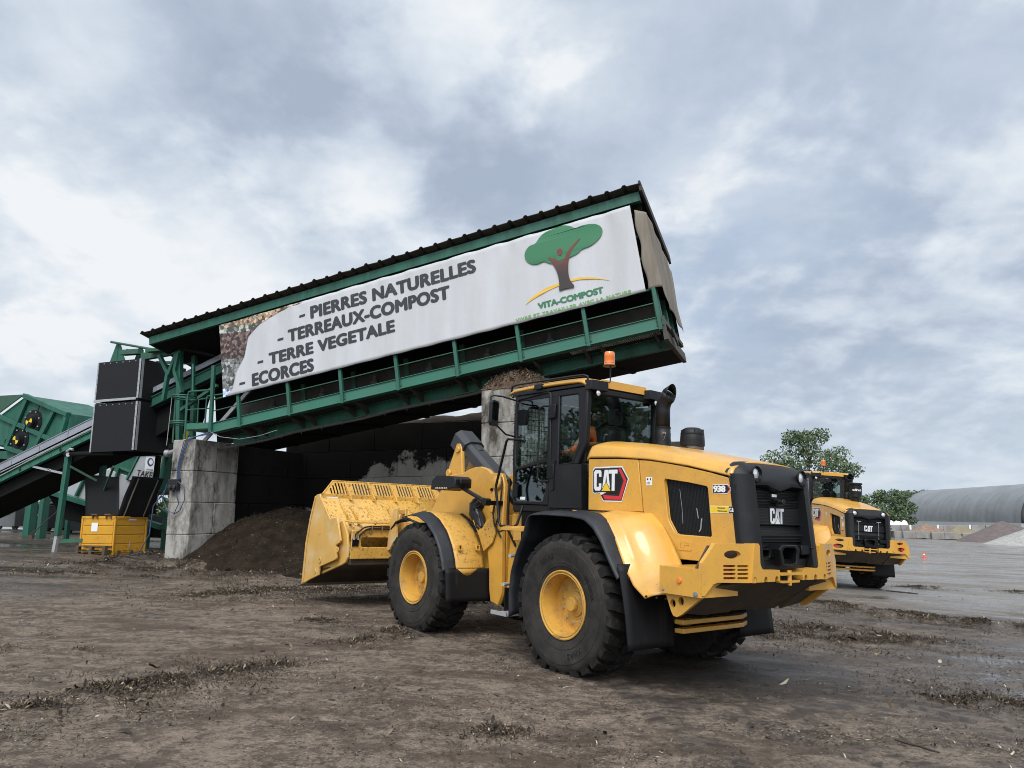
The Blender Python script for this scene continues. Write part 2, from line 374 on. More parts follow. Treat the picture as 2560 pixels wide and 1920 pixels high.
# value noise for terrain
def vnoise(x, y, seed=0):
    xi = np.floor(x).astype(np.int64); yi = np.floor(y).astype(np.int64); fx = x-xi; fy = y-yi
    fx = fx*fx*(3-2*fx); fy = fy*fy*(3-2*fy)
    def h(a, b):
        n = (a*374761393+b*668265263+seed*2147483647) & 0xffffffff; n = ((n ^ (n >> 13))*1274126177) & 0xffffffff
        return ((n ^ (n >> 16)) & 0xffff)/65535.0
    return (h(xi,yi)*(1-fx)+h(xi+1,yi)*fx)*(1-fy)+(h(xi,yi+1)*(1-fx)+h(xi+1,yi+1)*fx)*fy
def fbm(x, y, o=4, seed=0, g=.5):
    s_ = 0; a = 1; t = 0
    for i in range(o): s_ = s_+a*vnoise(x*2**i, y*2**i, seed+i*17); t += a; a *= g
    return s_/t
# ------------------------------------------------------------------ ground: one sheet, falling gently to the right
def gbase(x, y):
    xe = np.clip(x, -24, 75); ye = np.clip(y, -20, 130)
    z = -.0372*xe+.0082*ye
    return z-.03*np.clip(x-3.5, 0, 8.5)*np.clip((70-y)/20, 0, 1)
RIDGES = [  # polyline, half width, height
    ([(-3.47,6.6),(-3.31,6.88),(-3.07,7.1)], .36, .10), ([(-2.9,7.5),(-2.57,7.77),(-2.3,7.95)], .22, .03), ([(-3.79,6.03),(-3.74,6.24)], .2, .035),
    ([(-.26,5.91),(-.02,5.99)], .20, .045), ([(-2.0,9.2),(-1.82,9.9)], .2, .012), ([(-1.7,10.1),(-1.45,10.4)], .26, .05),
    ([(-10.44,15.53),(-9.75,15.57),(-8.74,15.63)], .16, .07), ([(-9.87,17.32),(-9.65,18.3),(-9.3,18.9)], .55, .14), ([(-9.6,18.6),(-9.5,19.6),(-9.7,20.6)], .6, .26),
    ([(-8.4,16.9),(-7.81,17.0),(-7.2,16.9)], .5, .12), ([(-8.1,18.0),(-7.4,17.9)], .5, .28), ([(-7.59,15.7),(-7.37,15.63)], .16, .07), ([(-6.73,16.7),(-5.84,16.9),(-5.06,17.4)], .6, .08),
    ([(-5.19,12.9),(-4.75,14.1),(-4.02,14.55),(-2.68,15.45)], .7, .02), ([(-2.9,10.95),(-2.5,10.9)], .25, .035), ([(-5.45,8.2),(-5.38,8.3)], .14, .04), ([(-4.66,8.3),(-4.6,8.34)], .12, .03), ([(-3.1,8.75),(-3.0,8.8)], .12, .025),
    ([(5.2,16.2),(5.8,16.02),(6.63,15.7),(7.33,15.19),(7.98,14.72),(9.39,14.19),(11.5,13.6)], .42, .17), ([(4.4,12.5),(5.2,12.36),(5.55,12.33)], .6, .02), ([(5.66,11.81),(6.04,11.58)], .22, .09),
    ([(3.2,11.2),(4.5,11.4),(6.5,11.9)], .5, .03), ([(4.2,7.85),(4.96,7.8)], .35, .012), ([(11.7,22.94),(13.04,23.48)], .25, .09), ([(14.8,22.96),(15.5,23.2)], .22, .08), ([(-.76,13.16),(-.3,13.7)], .45, .07)]
def seg_d(x, y, a, b):
    ax, ay = a; bx_, by_ = b; dx, dy = bx_-ax, by_-ay
    t = np.clip(((x-ax)*dx+(y-ay)*dy)/(dx*dx+dy*dy), 0, 1)
    return np.hypot(x-ax-t*dx, y-ay-t*dy)
def ridge(x, y):
    h = np.zeros_like(x)
    wob = fbm(x*2.2, y*2.2, 3, 5)
    for pl, w, ht in RIDGES:
        d = np.min([seg_d(x, y, pl[i], pl[i+1]) for i in range(len(pl)-1)], axis=0)
        ww = w*(.55+.9*wob)
        h = np.maximum(h, ht*np.clip(1-(d/ww)**2, 0, 1)**1.3*(.45+1.1*fbm(x*5, y*5, 3, 9)))
    return h
def gz(x, y):
    x = np.asarray(x, float); y = np.asarray(y, float)
    near = np.clip(1-(np.hypot(x, y)-22)/30, 0, 1)
    z = gbase(x, y)+.62*ridge(x, y)
    z = z+near*(.030*(fbm(x*.8, y*.8, 4, 1)-.5)+.022*(fbm(x*4, y*4, 3, 2)-.5)+.012*(fbm(x*13, y*13, 2, 3)-.5))
    return z
def axis_pts(lo, hi, a, b, step, g=1.12):
    p = list(np.arange(a, b, step)); s_ = step
    while p[-1] < hi: s_ *= g; p.append(p[-1]+s_)
    q = []; s_ = step; c = a
    while c > lo: s_ *= g; c -= s_; q.append(c)
    return np.array(q[::-1]+p)
gx_ = axis_pts(-600, 900, -9, 10, .05); gy_ = axis_pts(-80, 1500, 1.6, 17, .05)
GX, GY = np.meshgrid(gx_, gy_); GZ = gz(GX, GY); nx, ny = len(gx_), len(gy_)
idx = np.arange(nx*ny).reshape(ny, nx)
fc = np.stack([idx[:-1,:-1], idx[:-1,1:], idx[1:,1:], idx[1:,:-1]], -1).reshape(-1, 4)
me = bpy.data.meshes.new('ground'); me.vertices.add(nx*ny); me.vertices.foreach_set('co', np.stack([GX, GY, GZ], -1).ravel())
me.loops.add(fc.size); me.loops.foreach_set('vertex_index', fc.ravel()); me.polygons.add(len(fc))
me.polygons.foreach_set('loop_start', np.arange(0, fc.size, 4)); me.polygons.foreach_set('use_smooth', [True]*len(fc)); me.update(); me.validate()
ground = bpy.data.objects.new('ground', me); COL.objects.link(ground); ground['kind'] = 'structure'
def ground_mat():
    m = bpy.data.materials.new('compacted_yard_dirt'); m.use_nodes = True; t = m.node_tree; t.nodes.clear()
    def n(tp, **k):
        q = t.nodes.new(tp)
        for a, b in k.items(): setattr(q, a, b)
        return q
    o = n('ShaderNodeOutputMaterial'); b = n('ShaderNodeBsdfPrincipled'); t.links.new(b.outputs[0], o.inputs[0])
    tcn = n('ShaderNodeTexCoord'); V0 = tcn.outputs['Object']
    def mp(sx, sy, rz):
        q = n('ShaderNodeMapping'); q.inputs['Scale'].default_value = (sx, sy, 1); q.inputs['Rotation'].default_value = (0, 0, rz); t.links.new(V0, q.inputs[0]); return q.outputs[0]
    def nz(v, s, d=8, r=.6, dist=0):
        q = n('ShaderNodeTexNoise'); t.links.new(v, q.inputs['Vector']); q.inputs['Scale'].default_value = s
        q.inputs['Detail'].default_value = d; q.inputs['Roughness'].default_value = r; q.inputs['Distortion'].default_value = dist; return q.outputs['Fac']
    def mr(v, a, bb, c, d):
        q = n('ShaderNodeMapRange', interpolation_type='SMOOTHSTEP'); t.links.new(v, q.inputs[0])
        for i, z in enumerate((a, bb, c, d)): q.inputs[1+i].default_value = z
        return q.outputs[0]
    def mx(f, a, bb):
        q = n('ShaderNodeMix', data_type='RGBA')
        for s, v in ((q.inputs[0], f), (q.inputs[6], a), (q.inputs[7], bb)):
            if hasattr(v, 'is_linked'): t.links.new(v, s)
            elif isinstance(v, (int, float)): s.default_value = v
            else: s.default_value = tuple(v)+(1,)
        return q.outputs[2]
    def mt(op, a, bb, c=False):
        q = n('ShaderNodeMath', operation=op); q.use_clamp = c
        for s, v in zip(q.inputs, (a, bb)):
            if hasattr(v, 'is_linked'): t.links.new(v, s)
            else: s.default_value = v
        return q.outputs[0]
    swept = mp(1, 2.6, R(-20))          # tyre-swept direction
    def tracks(cc):
        # tyre prints: chevroned bands along the loader's line of travel
        out = cc
        for (ox, oy, ang, lo, hi) in ((1.4547,8.9068,0,.72,1.24),(1.4547,8.9068,0,-1.24,-.72),(1.40,6.05,-.55,-.26,.26),(-3.2,10.6,.75,-.26,.26),(4.6,8.6,.35,-.26,.26)):
            f = Vector((-.6221,.7824,0)); f.rotate(Euler((0,0,ang))); l = Vector((-f.y, f.x, 0))
            def lin(v_, k): 
                q = n('ShaderNodeVectorMath', operation='DOT_PRODUCT'); t.links.new(V0, q.inputs[0]); q.inputs[1].default_value = v_; return mt('SUBTRACT', q.outputs['Value'], k)
            tt = lin(f, f.x*ox+f.y*oy); ll = lin(l, l.x*ox+l.y*oy); c_ = (lo+hi)/2; w_ = (hi-lo)/2
            al = mt('ABSOLUTE', mt('SUBTRACT', ll, c_), 0.0)
            band = mt('MULTIPLY', mr(al, w_, w_-.06, 0, 1), mr(mt('ABSOLUTE', mt('ADD', tt, 1.2), 0.0), 6.5, 2.0, 0, 1))
            ph = mt('FRACT', mt('MULTIPLY', mt('ADD', tt, mt('MULTIPLY', al, .45)), 5.8), 0.0)
            lug = mt('MULTIPLY', mr(mt('ABSOLUTE', mt('SUBTRACT', ph, .5), 0.0), .18, .26, 1, 0), mr(al, .03, .06, 0, 1))
            brk = mr(nz(V0, 1.7, 5, .6), .44, .58, 0, .9)
            k_ = mt('MULTIPLY', mt('MULTIPLY', band, brk), 1.0)
            out = mx(mt('MULTIPLY', k_, .5), out, (.05,.038,.029)); out = mx(mt('MULTIPLY', mt('MULTIPLY', k_, lug), .8), out, (.018,.013,.010))
        return out
    big = nz(V0, .22, 5, .55); mid = nz(swept, 1.3, 8, .62); fine = nz(V0, 13, 8, .75); grit = nz(V0, 48, 5, .75); coarse = nz(V0, 4.2, 6, .65)
    c = mx(mr(mid, .38, .62, 0, 1), (.078, .062, .049), (.155, .133, .112))
    c = mx(mr(fine, .46, .66, 0, .7), c, (.24, .212, .18))
    c = mx(mr(fine, .49, .36, 0, .85), c, (.030, .022, .016))
    c = mx(mr(grit, .53, .66, 0, .8), c, (.33, .295, .25))
    c = mx(mr(grit, .465, .36, 0, .85), c, (.022, .017, .012))
    c = mx(mr(coarse, .50, .40, 0, .65), c, (.048, .036, .027))
    c = mx(mr(coarse, .56, .66, 0, .5), c, (.235, .205, .175))
    # scraped pale concrete showing through in streaks
    pale = mr(nz(mp(1.0, 4.0, R(-12)), 1.1, 9, .68, .3), .62, .70, 0, 1)
    c = mx(mt('MULTIPLY', pale, mr(grit, .3, .55, .2, .8)), c, (.40, .365, .32))
    # brown humus film
    hum = mr(nz(swept, .55, 7, .6), .50, .64, 0, .7)
    c = mx(hum, c, (.046, .030, .019))
    dk = n('ShaderNodeVectorMath', operation='MULTIPLY'); t.links.new(c, dk.inputs[0]); dk.inputs[1].default_value = (1.06, .94, .82); c = dk.outputs[0]
    # wet zones: puddled strip to the right and in front of the conveyor
    sp = n('ShaderNodeSeparateXYZ'); t.links.new(V0, sp.inputs[0])
    right = mt('MULTIPLY', mr(sp.outputs[0], .8, 6.0, 0, 1), mr(sp.outputs[1], 3.5, 9.0, 0, 1))
    farw = mt('MULTIPLY', mr(sp.outputs[0], 5.5, 10.0, 0, 1), mr(sp.outputs[1], 13.0, 19.0, 0, 1))
    left = mt('MULTIPLY', mr(sp.outputs[0], -5.5, -9.0, 0, 1), mr(sp.outputs[1], 10.5, 14.0, 0, 1))
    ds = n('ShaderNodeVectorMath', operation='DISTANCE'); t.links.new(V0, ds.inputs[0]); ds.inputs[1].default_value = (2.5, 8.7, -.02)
    wet_shade = mr(mt('ADD', ds.outputs['Value'], mt('MULTIPLY', mt('SUBTRACT', coarse, .5), 2.2)), 2.1, .9, 0, 1)
    c = mx(mt('MULTIPLY', wet_shade, .75), c, (.020, .015, .011))  # wet patch that also carries the loader's shadow in its colour
    zone = mt('MAXIMUM', mt('MAXIMUM', right, left), wet_shade)
    wetn = nz(mp(.6, 1.6, R(-8)), .5, 8, .62, .4)
    wet = mt('MULTIPLY', zone, mr(wetn, .36, .58, .25, 1))
    pud = mt('MAXIMUM', mt('MULTIPLY', zone, mr(wetn, .53, .60, 0, .85)), mt('MULTIPLY', farw, mr(wetn, .47, .58, .05, .62)))
    pud = mt('MAXIMUM', pud, mt('MULTIPLY', left, mr(wetn, .47, .60, 0, .7)))
    film = mt('MULTIPLY', farw, mr(big, .3, .6, .25, .75))
    c = mx(film, c, (.21, .20, .185))
    hsv = mx(mt('MULTIPLY', mt('MULTIPLY', wet, mt('SUBTRACT', 1.0, farw)), .62), c, (.034, .028, .024))
    hsv = tracks(hsv)
    t.links.new(hsv, b.inputs['Base Color'])
    ro = mt('SUBTRACT', .82, mt('MULTIPLY', wet, .50)); ro = mt('SUBTRACT', ro, mt('MULTIPLY', pud, .36)); 
    ro = mt('ADD', ro, mr(grit, .3, .7, -.06, .10))
    t.links.new(mt('MAXIMUM', ro, .06), b.inputs['Roughness'])
    b.inputs['Specular IOR Level'].default_value = .5
    bp = n('ShaderNodeBump'); bp.inputs['Distance'].default_value = .028
    t.links.new(mt('ADD', mt('ADD', mt('MULTIPLY', fine, .8), mt('MULTIPLY', grit, .5)), mt('MULTIPLY', coarse, .8)), bp.inputs['Height'])
    t.links.new(mt('SUBTRACT', .9, mt('MULTIPLY', pud, .88)), bp.inputs['Strength']); t.links.new(bp.outputs[0], b.inputs['Normal'])
    return m
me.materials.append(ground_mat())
# ------------------------------------------------------------------ frames of the conveyor line (u along, v into depth)
TH = R(21.5)
U = Vector((math.cos(TH), -math.sin(TH), 0)); V = Vector((math.sin(TH), math.cos(TH), 0)); ZU = Vector((0, 0, 1))
def W(u, v, z): return U*u+V*v+ZU*z
AL = math.atan(.1455); E1 = U*math.cos(AL)+ZU*math.sin(AL); E3 = -U*math.sin(AL)+ZU*math.cos(AL)
G0 = W(-13.81, 0, 3.70)
def G(s, h, v): return G0+E1*s+E3*h+V*v
def gbar(b, s0, s1, h0, h1, v0, v1, mi=0):
    b.hexa([G(s0,h0,v0),G(s1,h0,v0),G(s1,h0,v1),G(s0,h0,v1),G(s0,h1,v0),G(s1,h1,v0),G(s1,h1,v1),G(s0,h1,v1)], mi)
def wbar(b, u0, u1, v0, v1, z0, z1, mi=0):
    b.hexa([W(u0,v0,z0),W(u1,v0,z0),W(u1,v1,z0),W(u0,v1,z0),W(u0,v0,z1),W(u1,v0,z1),W(u1,v1,z1),W(u0,v1,z1)], mi)
AT = tuple(W(-8, 15, .4))
def zg(u, v): p = W(u, v, 0); return float(gbase(np.array(p.x), np.array(p.y)))
# -------- concrete block walls
def blocks(b, u0, u1, v0, v1, z0, rows, bh=.785, bl=1.6, along='u', stag=True, top=None, gap=.006):
    for r_ in range(rows):
        za = z0+r_*bh; zb = za+bh-gap
        a0, a1 = (u0, u1) if along == 'u' else (v0, v1)
        x = a0-(bl/2 if (stag and r_ % 2) else 0)
        while x < a1-.01:
            p, q = max(x, a0), min(x+bl, a1); x += bl
            if q-p < .05: continue
            j = random.uniform(-.008, .008)
            if along == 'u': wbar(b, p+gap, q-gap, v0+j, v1+j, za, zb)
            else: wbar(b, u0+j, u1+j, p+gap, q-gap, za, zb)
z0 = .42
b = MB(); blocks(b, -14.9, -14.18, 14.32, 15.9, z0, 4, along='v')
tag(b.build('concrete_wall', m_conc, bevel=.018, at=tuple(W(-14.5,14.4,z0))), 'grey concrete block wall end standing at the left of the compost bay, under the green conveyor platform', 'wall')
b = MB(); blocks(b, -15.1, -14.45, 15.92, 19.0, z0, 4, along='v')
tag(b.build('concrete_wall', m_stain_shade, bevel=.015, at=tuple(W(-14.6,17,z0))), 'stained block wall with painted-in shade along the left inner side of the compost bay', 'wall')
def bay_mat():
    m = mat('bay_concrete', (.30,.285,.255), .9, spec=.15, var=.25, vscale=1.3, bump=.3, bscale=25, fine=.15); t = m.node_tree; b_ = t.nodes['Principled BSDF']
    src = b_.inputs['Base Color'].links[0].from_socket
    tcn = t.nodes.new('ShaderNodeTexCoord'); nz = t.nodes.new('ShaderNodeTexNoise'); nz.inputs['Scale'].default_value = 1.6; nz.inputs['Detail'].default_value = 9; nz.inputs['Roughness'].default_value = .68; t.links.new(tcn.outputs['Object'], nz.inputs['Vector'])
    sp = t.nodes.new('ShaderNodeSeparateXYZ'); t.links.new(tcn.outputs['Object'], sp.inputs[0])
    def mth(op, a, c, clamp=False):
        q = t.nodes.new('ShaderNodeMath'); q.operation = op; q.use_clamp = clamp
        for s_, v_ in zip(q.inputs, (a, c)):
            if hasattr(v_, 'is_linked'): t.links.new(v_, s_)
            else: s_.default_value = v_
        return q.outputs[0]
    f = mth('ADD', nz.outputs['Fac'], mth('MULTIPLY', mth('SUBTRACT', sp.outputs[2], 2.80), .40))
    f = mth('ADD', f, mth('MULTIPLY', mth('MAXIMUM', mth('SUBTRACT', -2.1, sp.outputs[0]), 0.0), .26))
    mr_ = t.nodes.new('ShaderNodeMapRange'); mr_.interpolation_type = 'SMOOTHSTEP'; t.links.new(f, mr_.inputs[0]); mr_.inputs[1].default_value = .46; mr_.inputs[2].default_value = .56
    mx_ = t.nodes.new('ShaderNodeMix'); mx_.data_type = 'RGBA'; t.links.new(mr_.outputs[0], mx_.inputs[0]); t.links.new(src, mx_.inputs[6]); mx_.inputs[7].default_value = (.011,.010,.009,1); t.links.new(mx_.outputs[2], b_.inputs['Base Color'])  # stain and bay shade painted black higher up and to the left
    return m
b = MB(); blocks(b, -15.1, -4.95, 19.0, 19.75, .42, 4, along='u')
wback = thing('concrete_wall', tuple(W(-9.5,19.3,.42)), 'block wall closing the back of the compost bay, stain and painted shade above, pale below', 'wall')
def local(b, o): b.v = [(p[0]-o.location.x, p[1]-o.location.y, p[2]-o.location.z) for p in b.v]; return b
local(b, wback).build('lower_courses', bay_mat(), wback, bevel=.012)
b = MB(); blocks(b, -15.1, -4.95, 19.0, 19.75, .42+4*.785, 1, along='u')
local(b, wback).build('upper_courses', m_stain_shade, wback, bevel=.012)
b = MB(); blocks(b, -6.35, -4.95, 14.32, 15.1, .02, 6, bh=.7165, bl=3, along='u', stag=False)
tag(b.build('concrete_pillar', m_conc, bevel=.018, at=tuple(W(-5.7,14.7,.2))), 'pale concrete block pillar standing between the compost bay and the loader cab', 'pillar')
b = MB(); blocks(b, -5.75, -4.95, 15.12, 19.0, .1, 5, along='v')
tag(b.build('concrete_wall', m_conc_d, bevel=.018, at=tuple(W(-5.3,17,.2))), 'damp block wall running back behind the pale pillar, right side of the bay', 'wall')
b = MB(); blocks(b, -4.93, -3.57, 19.0, 19.75, 0.05, 6, bh=.73, along='u'); blocks(b, -3.56, -2.40, 19.0, 19.75, 0.0, 5, bh=.705, along='u')
tag(b.build('concrete_wall', mat('brown_concrete', (.12,.105,.085), .9, var=.25, vscale=1.4, dirt=.8, dcol=(.035,.03,.024), dscale=2, streak=True, dthr=.5, bump=.3, bscale=25), bevel=.02, at=tuple(W(-3.7,19.4,0))), 'brown weathered block wall with a stepped top, seen behind the loader exhaust', 'wall')
# -------- compost heap inside the bay
def heap(u, v):
    r_ = np.sqrt(((u+13.1)/3.2)**2+((v-16.6)/2.9)**2); h = 1.62*np.clip(1-r_, 0, 1)**.85
    r2 = np.sqrt(((u+10.4)/3.4)**2+((v-17.6)/3.9)**2); h = np.maximum(h, 1.5*np.clip(1-r2, 0, 1)**.95)
    r3 = np.sqrt(((u+7.6)/2.6)**2+((v-17.8)/3.6)**2); h = np.maximum(h, 1.1*np.clip(1-r3, 0, 1)**.95)
    return h*(.82+.36*fbm(u*1.3, v*1.3, 4, 41))
nu_, nv_ = 170, 120
uu, vv = np.meshgrid(np.linspace(-14.44, -5.76, nu_), np.linspace(12.9, 18.98, nv_))
px_ = U.x*uu+V.x*vv; py_ = U.y*uu+V.y*vv
hh = heap(uu, vv)+.05*(fbm(uu*5, vv*5, 3, 43)-.5)
zz_ = gbase(px_, py_)+hh-.04
# keep the left wall clear
zz_ = np.where((uu < -14.17) & (vv < 15.9), -0.3, zz_)
b = MB(); b.v = [tuple(q) for q in np.stack([px_, py_, zz_], -1).reshape(-1, 3)]
for j in range(nv_-1):
    for i in range(nu_-1):
        k = [j*nu_+i, j*nu_+i+1, (j+1)*nu_+i+1, (j+1)*nu_+i]
        if max(hh.ravel()[q] for q in k) > .03 and not (uu.ravel()[k[0]] < -14.17 and vv.ravel()[k[0]] < 15.88): b.f.append(k); b.m.append(0)
tag(b.build('compost_heap', m_soil, smooth=60, at=tuple(W(-10,16.5,.4))), 'dark compost heap piled inside the concrete bay behind the bucket', 'compost heap')
HEAP_PTS = np.stack([px_, py_, zz_+.01], -1)[hh > .03]
# -------- fibrous mound on the pillar and along the back wall
def mound(u0, u1, v0, v1, z, h, name, label, seed, m_=None):
    n1, n2 = 40, 24; b = MB()
    def fn(a, c):
        e_ = (1-abs(2*a-1)**2.6)*(1-abs(2*c-1)**2.6); u_, v_ = u0+(u1-u0)*a, v0+(v1-v0)*c
        q = h*e_**.6*(.6+.8*float(fbm(np.array(u_*2.3), np.array(v_*2.3), 3, seed)))+.04*float(vnoise(np.array(u_*14), np.array(v_*14), seed))
        return W(u_, v_, z+q-.02)
    b.grid(fn, n1, n2); tag(b.build(name, m_ or m_fibre, smooth=60, at=tuple(W((u0+u1)/2, (v0+v1)/2, z))), label, 'mulch mound'); return fn
fnm = mound(-6.36, -4.92, 14.3, 15.12, 4.315, .36, 'mulch_mound', 'brown fibrous mulch mound lying on top of the pale pillar', 3)
MOUND_PTS = np.array([fnm(random.random(), random.random()) for _ in range(9000)])
mound(-11.5, -5.2, 19.0, 19.8, 4.30, .26, 'mulch_mound', 'strip of brown mulch along the top of the bay back wall, below the conveyor', 8, mat('dark_mulch', (.035,.024,.015), .95, var=.4, vscale=6, bump=.8, bscale=40))
# ================================================================== inclined conveyor gallery
gal = thing('conveyor_gallery', (0, 0, 0), 'long inclined green conveyor gallery with corrugated roof, spanning the compost bay', 'conveyor gallery')
gal.location = W(-13.81, 15.5, 3.7)
def gb(b, name, m_, parent=gal, **k):
    if parent is gal: local(b, gal)
    else: b.v = [(p[0]-gal.location.x, p[1]-gal.location.y, p[2]-gal.location.z) for p in b.v]
    return b.build(name, m_, parent, **k)
b = MB(); gbar(b, 0, 11.46, .005, .245, 14.44, 14.47); gbar(b, 0, 11.46, -.005, .02, 14.40, 14.62); gbar(b, 0, 11.46, .235, .25, 14.41, 14.47)
gb(b, 'walkway_beam', m_green_l, bevel=.004)
b = MB()
for k in range(12): gbar(b, .02, 11.44, .0+.0, .012, 14.64+k*.055, 14.66+k*.055)
for k in range(230): s_ = .05+k*.0495; gbar(b, s_, s_+.012, .002, .03, 14.62, 15.26)
gb(b, 'walkway_grating', m_under)
b = MB()   # bright perforated edge strip near the upper end
for k in range(44): s_ = 9.45+k*.044; gbar(b, s_, s_+.022, -.012, .004, 14.64, 14.86)
gb(b, 'perforated_strip', m_galv)
for k in range(8):
    s_ = .93+k*1.5012; b = MB(); h0, h1 = -.03, .86
    gbar(b, s_-.038, s_+.038, h0, h1, 14.385, 14.405); gbar(b, s_+.026, s_+.038, h0, h1, 14.405, 14.46); gbar(b, s_-.038, s_-.026, h0, h1, 14.405, 14.46)
    gb(b, 'railing_post', m_green, bevel=.003)
    b = MB(); gbar(b, s_-.075, s_+.075, .05, .20, 14.432, 14.439)
    for dx_ in (-.055, .055):
        for h_ in (.075, .175): p = G(s_+dx_, h_, 14.428); b.obox(p, E1*.011, E3*.011, V*.006)
    gb(b, 'bolted_plate', m_green_d)
    b = MB(); b.prism([(0,0),(.62,0),(.62,-.24)], lambda a, c, t: G(s_-.2+t, c-.005, 14.6+a), 0, .03); b.prism([(0,0),(.62,0),(.62,-.24)], lambda a, c, t: G(s_+.16+t, c-.005, 14.6+a), 0, .03)
    gb(b, 'gusset_bracket', m_mach)
b = MB(); b.tube([G(.1,.84,14.44), G(11.44,.84,14.44)], .022, 8); gb(b, 'top_rail', m_green)
b = MB(); b.tube([G(.1,.55,14.45), G(11.44,.55,14.45)], .014, 8); gb(b, 'middle_rail', m_green_d)
for k in range(16):
    s_ = .9+k*.66; b = MB(); b.tube([G(s_,.86,14.40), G(s_+.16,.79,14.36), G(s_+.33,.86,14.42), G(s_+.5,.79,14.36)], .007, 4); gb(b, 'lashing_cord', m_blkg)
b = MB(); gbar(b, 0, 11.5, -.26, .0, 15.22, 15.26); gbar(b, 0, 11.5, -.26, -.235, 15.14, 15.3); gbar(b, 0, 11.5, -.01, .0, 15.14, 15.3)
gb(b, 'lower_girder', m_green, bevel=.003)
b = MB(); gbar(b, 0.0, 11.5, -.24, -.20, 15.27, 16.82); gbar(b, 0, 11.45, -.24, .30, 16.78, 16.84)
for k in range(8): s_ = .4+k*1.35; b.beam(G(s_, -.27, 15.3), G(s_+.5, -.27, 16.7), .10, .05, E3)
gb(b, 'underside_deck', m_under)
b = MB(); b.tube([G(-.4,-.29,15.1)]+[G(.2+i*.95,-.30-.02*math.sin(i*2.1),15.12) for i in range(9)], .035, 8)
for k in range(13): s_ = .4+k*.6; b.tube([G(s_,-.24,15.12), G(s_+.01,-.36,15.12)], .012, 5)
gb(b, 'cable_pipe', m_pipe)
b = MB(); gbar(b, -1.9, 7.7, .2, 2.4, 16.72, 16.76); gbar(b, 8.2, 11.5, .2, 2.4, 16.72, 16.76); gbar(b, 7.7, 8.2, .95, 2.4, 16.72, 16.76); gbar(b, 7.7, 8.2, .2, .60, 16.72, 16.76)
gb(b, 'rear_sheeting', m_under)
b = MB(); gbar(b, .2, 11.4, .52, .80, 15.35, 15.39); gbar(b, .2, 11.4, .52, .80, 16.45, 16.49); gbar(b, .2, 11.4, .66, .70, 15.4, 16.45)
gb(b, 'belt_trough', m_mach)
for k in range(12):
    s_ = .6+k*.93; b = MB(); b.tube([G(s_, .40, 15.36), G(s_, .40, 16.47)], .055, 10); gbar(b, s_-.03, s_+.03, .0, .5, 15.33, 15.36)
    gb(b, 'return_roller', m_green_d if k % 3 == 0 else m_mach)
for k in range(6):
    s_ = 1.4+k*1.5; b = MB(); b.lathe([(.0,-.17),(.10,-.17),(.105,-.1),(.115,.02),(.10,.10),(.06,.13),(.05,.24),(0,.24)], c=tuple(G(s_,.42,15.12)), axis='z', n=14)
    b.box(*(lambda p: (p.x-.06,p.x+.06,p.y-.05,p.y+.05,p.z-.30,p.z-.17))(G(s_,.42,15.12)))
    gb(b, 'drum_motor', m_mach)
    b = MB(); gbar(b, s_+.75, s_+.87, .1, .95, 15.3, 15.34); gb(b, 'inner_post', m_green_d)
# roof and its edge
b = MB(); nr = 37; prof = []
for k in range(nr):
    s_ = -1.9+k*.367; prof += [(s_-.06,0),(s_-.025,.042),(s_+.025,.042),(s_+.06,0)]
prof = [(-1.98,0)]+prof+[(11.66,0)]
slope = -.24
def rf(s_, h, v): return G(s_-.06, 3.05+h+slope*(v-14.3), v)
vs = []; fs = []; k = len(prof)
for v_ in (14.22, 17.15):
    for dh in (0, -.012): vs += [rf(s_, h+dh+(.008*math.sin(s_*9)*(v_ < 15)), v_) for s_, h in prof]
for i in range(k-1): fs += [(i,i+1,2*k+i+1,2*k+i),(k+i,3*k+i,3*k+i+1,k+i+1),(i,k+i,k+i+1,i+1),(2*k+i,2*k+i+1,3*k+i+1,3*k+i)]
fs += [(0,2*k,3*k,k),(k-1,2*k-1,4*k-1,3*k-1)]
b.add(vs, fs); gb(b, 'corrugated_roof', m_roof, smooth=0)
b = MB()
for v_ in (14.42, 15.3, 16.2, 16.95): gbar(b, -1.9, 11.55, 2.95+slope*(v_-14.3)+.06, 3.12+slope*(v_-14.3), v_, v_+.06)
for k in range(9): s_ = -1.8+k*1.66; b.hexa([G(s_+d, 3.02+slope*(v_-14.3)+e_, v_) for e_ in (-.1, .0) for d, v_ in ((0,14.45),(.06,14.45),(.06,17.0),(0,17.0))])
b.hexa([G(a_, 2.74+slope*(v_-14.45)+h_, v_) for h_ in (0, .02) for a_, v_ in ((-1.84,14.45),(.4,14.45),(.4,16.9),(-1.84,16.9))])
gb(b, 'roof_framing', m_under)
b = MB(); gbar(b, -1.88, 11.52, 2.76, 2.965, 14.38, 14.41); gbar(b, -1.88, 11.52, 2.75, 2.765, 14.36, 14.5); b.hexa([G(-1.88-d, 2.76+slope*(v_-14.4)+h_, v_) for h_ in (0, .2) for d, v_ in ((0,14.4),(.03,14.4),(.03,16.9),(0,16.9))])
gb(b, 'roof_fascia', m_green, bevel=.003)
b = MB(); b.hexa([G(11.55+d, 2.90+slope*(v_-14.3)+h_, v_) for h_ in (0, .22) for d, v_ in ((0,14.25),(.05,14.25),(.05,17.1),(0,17.1))]); gb(b, 'verge_trim', m_roof)
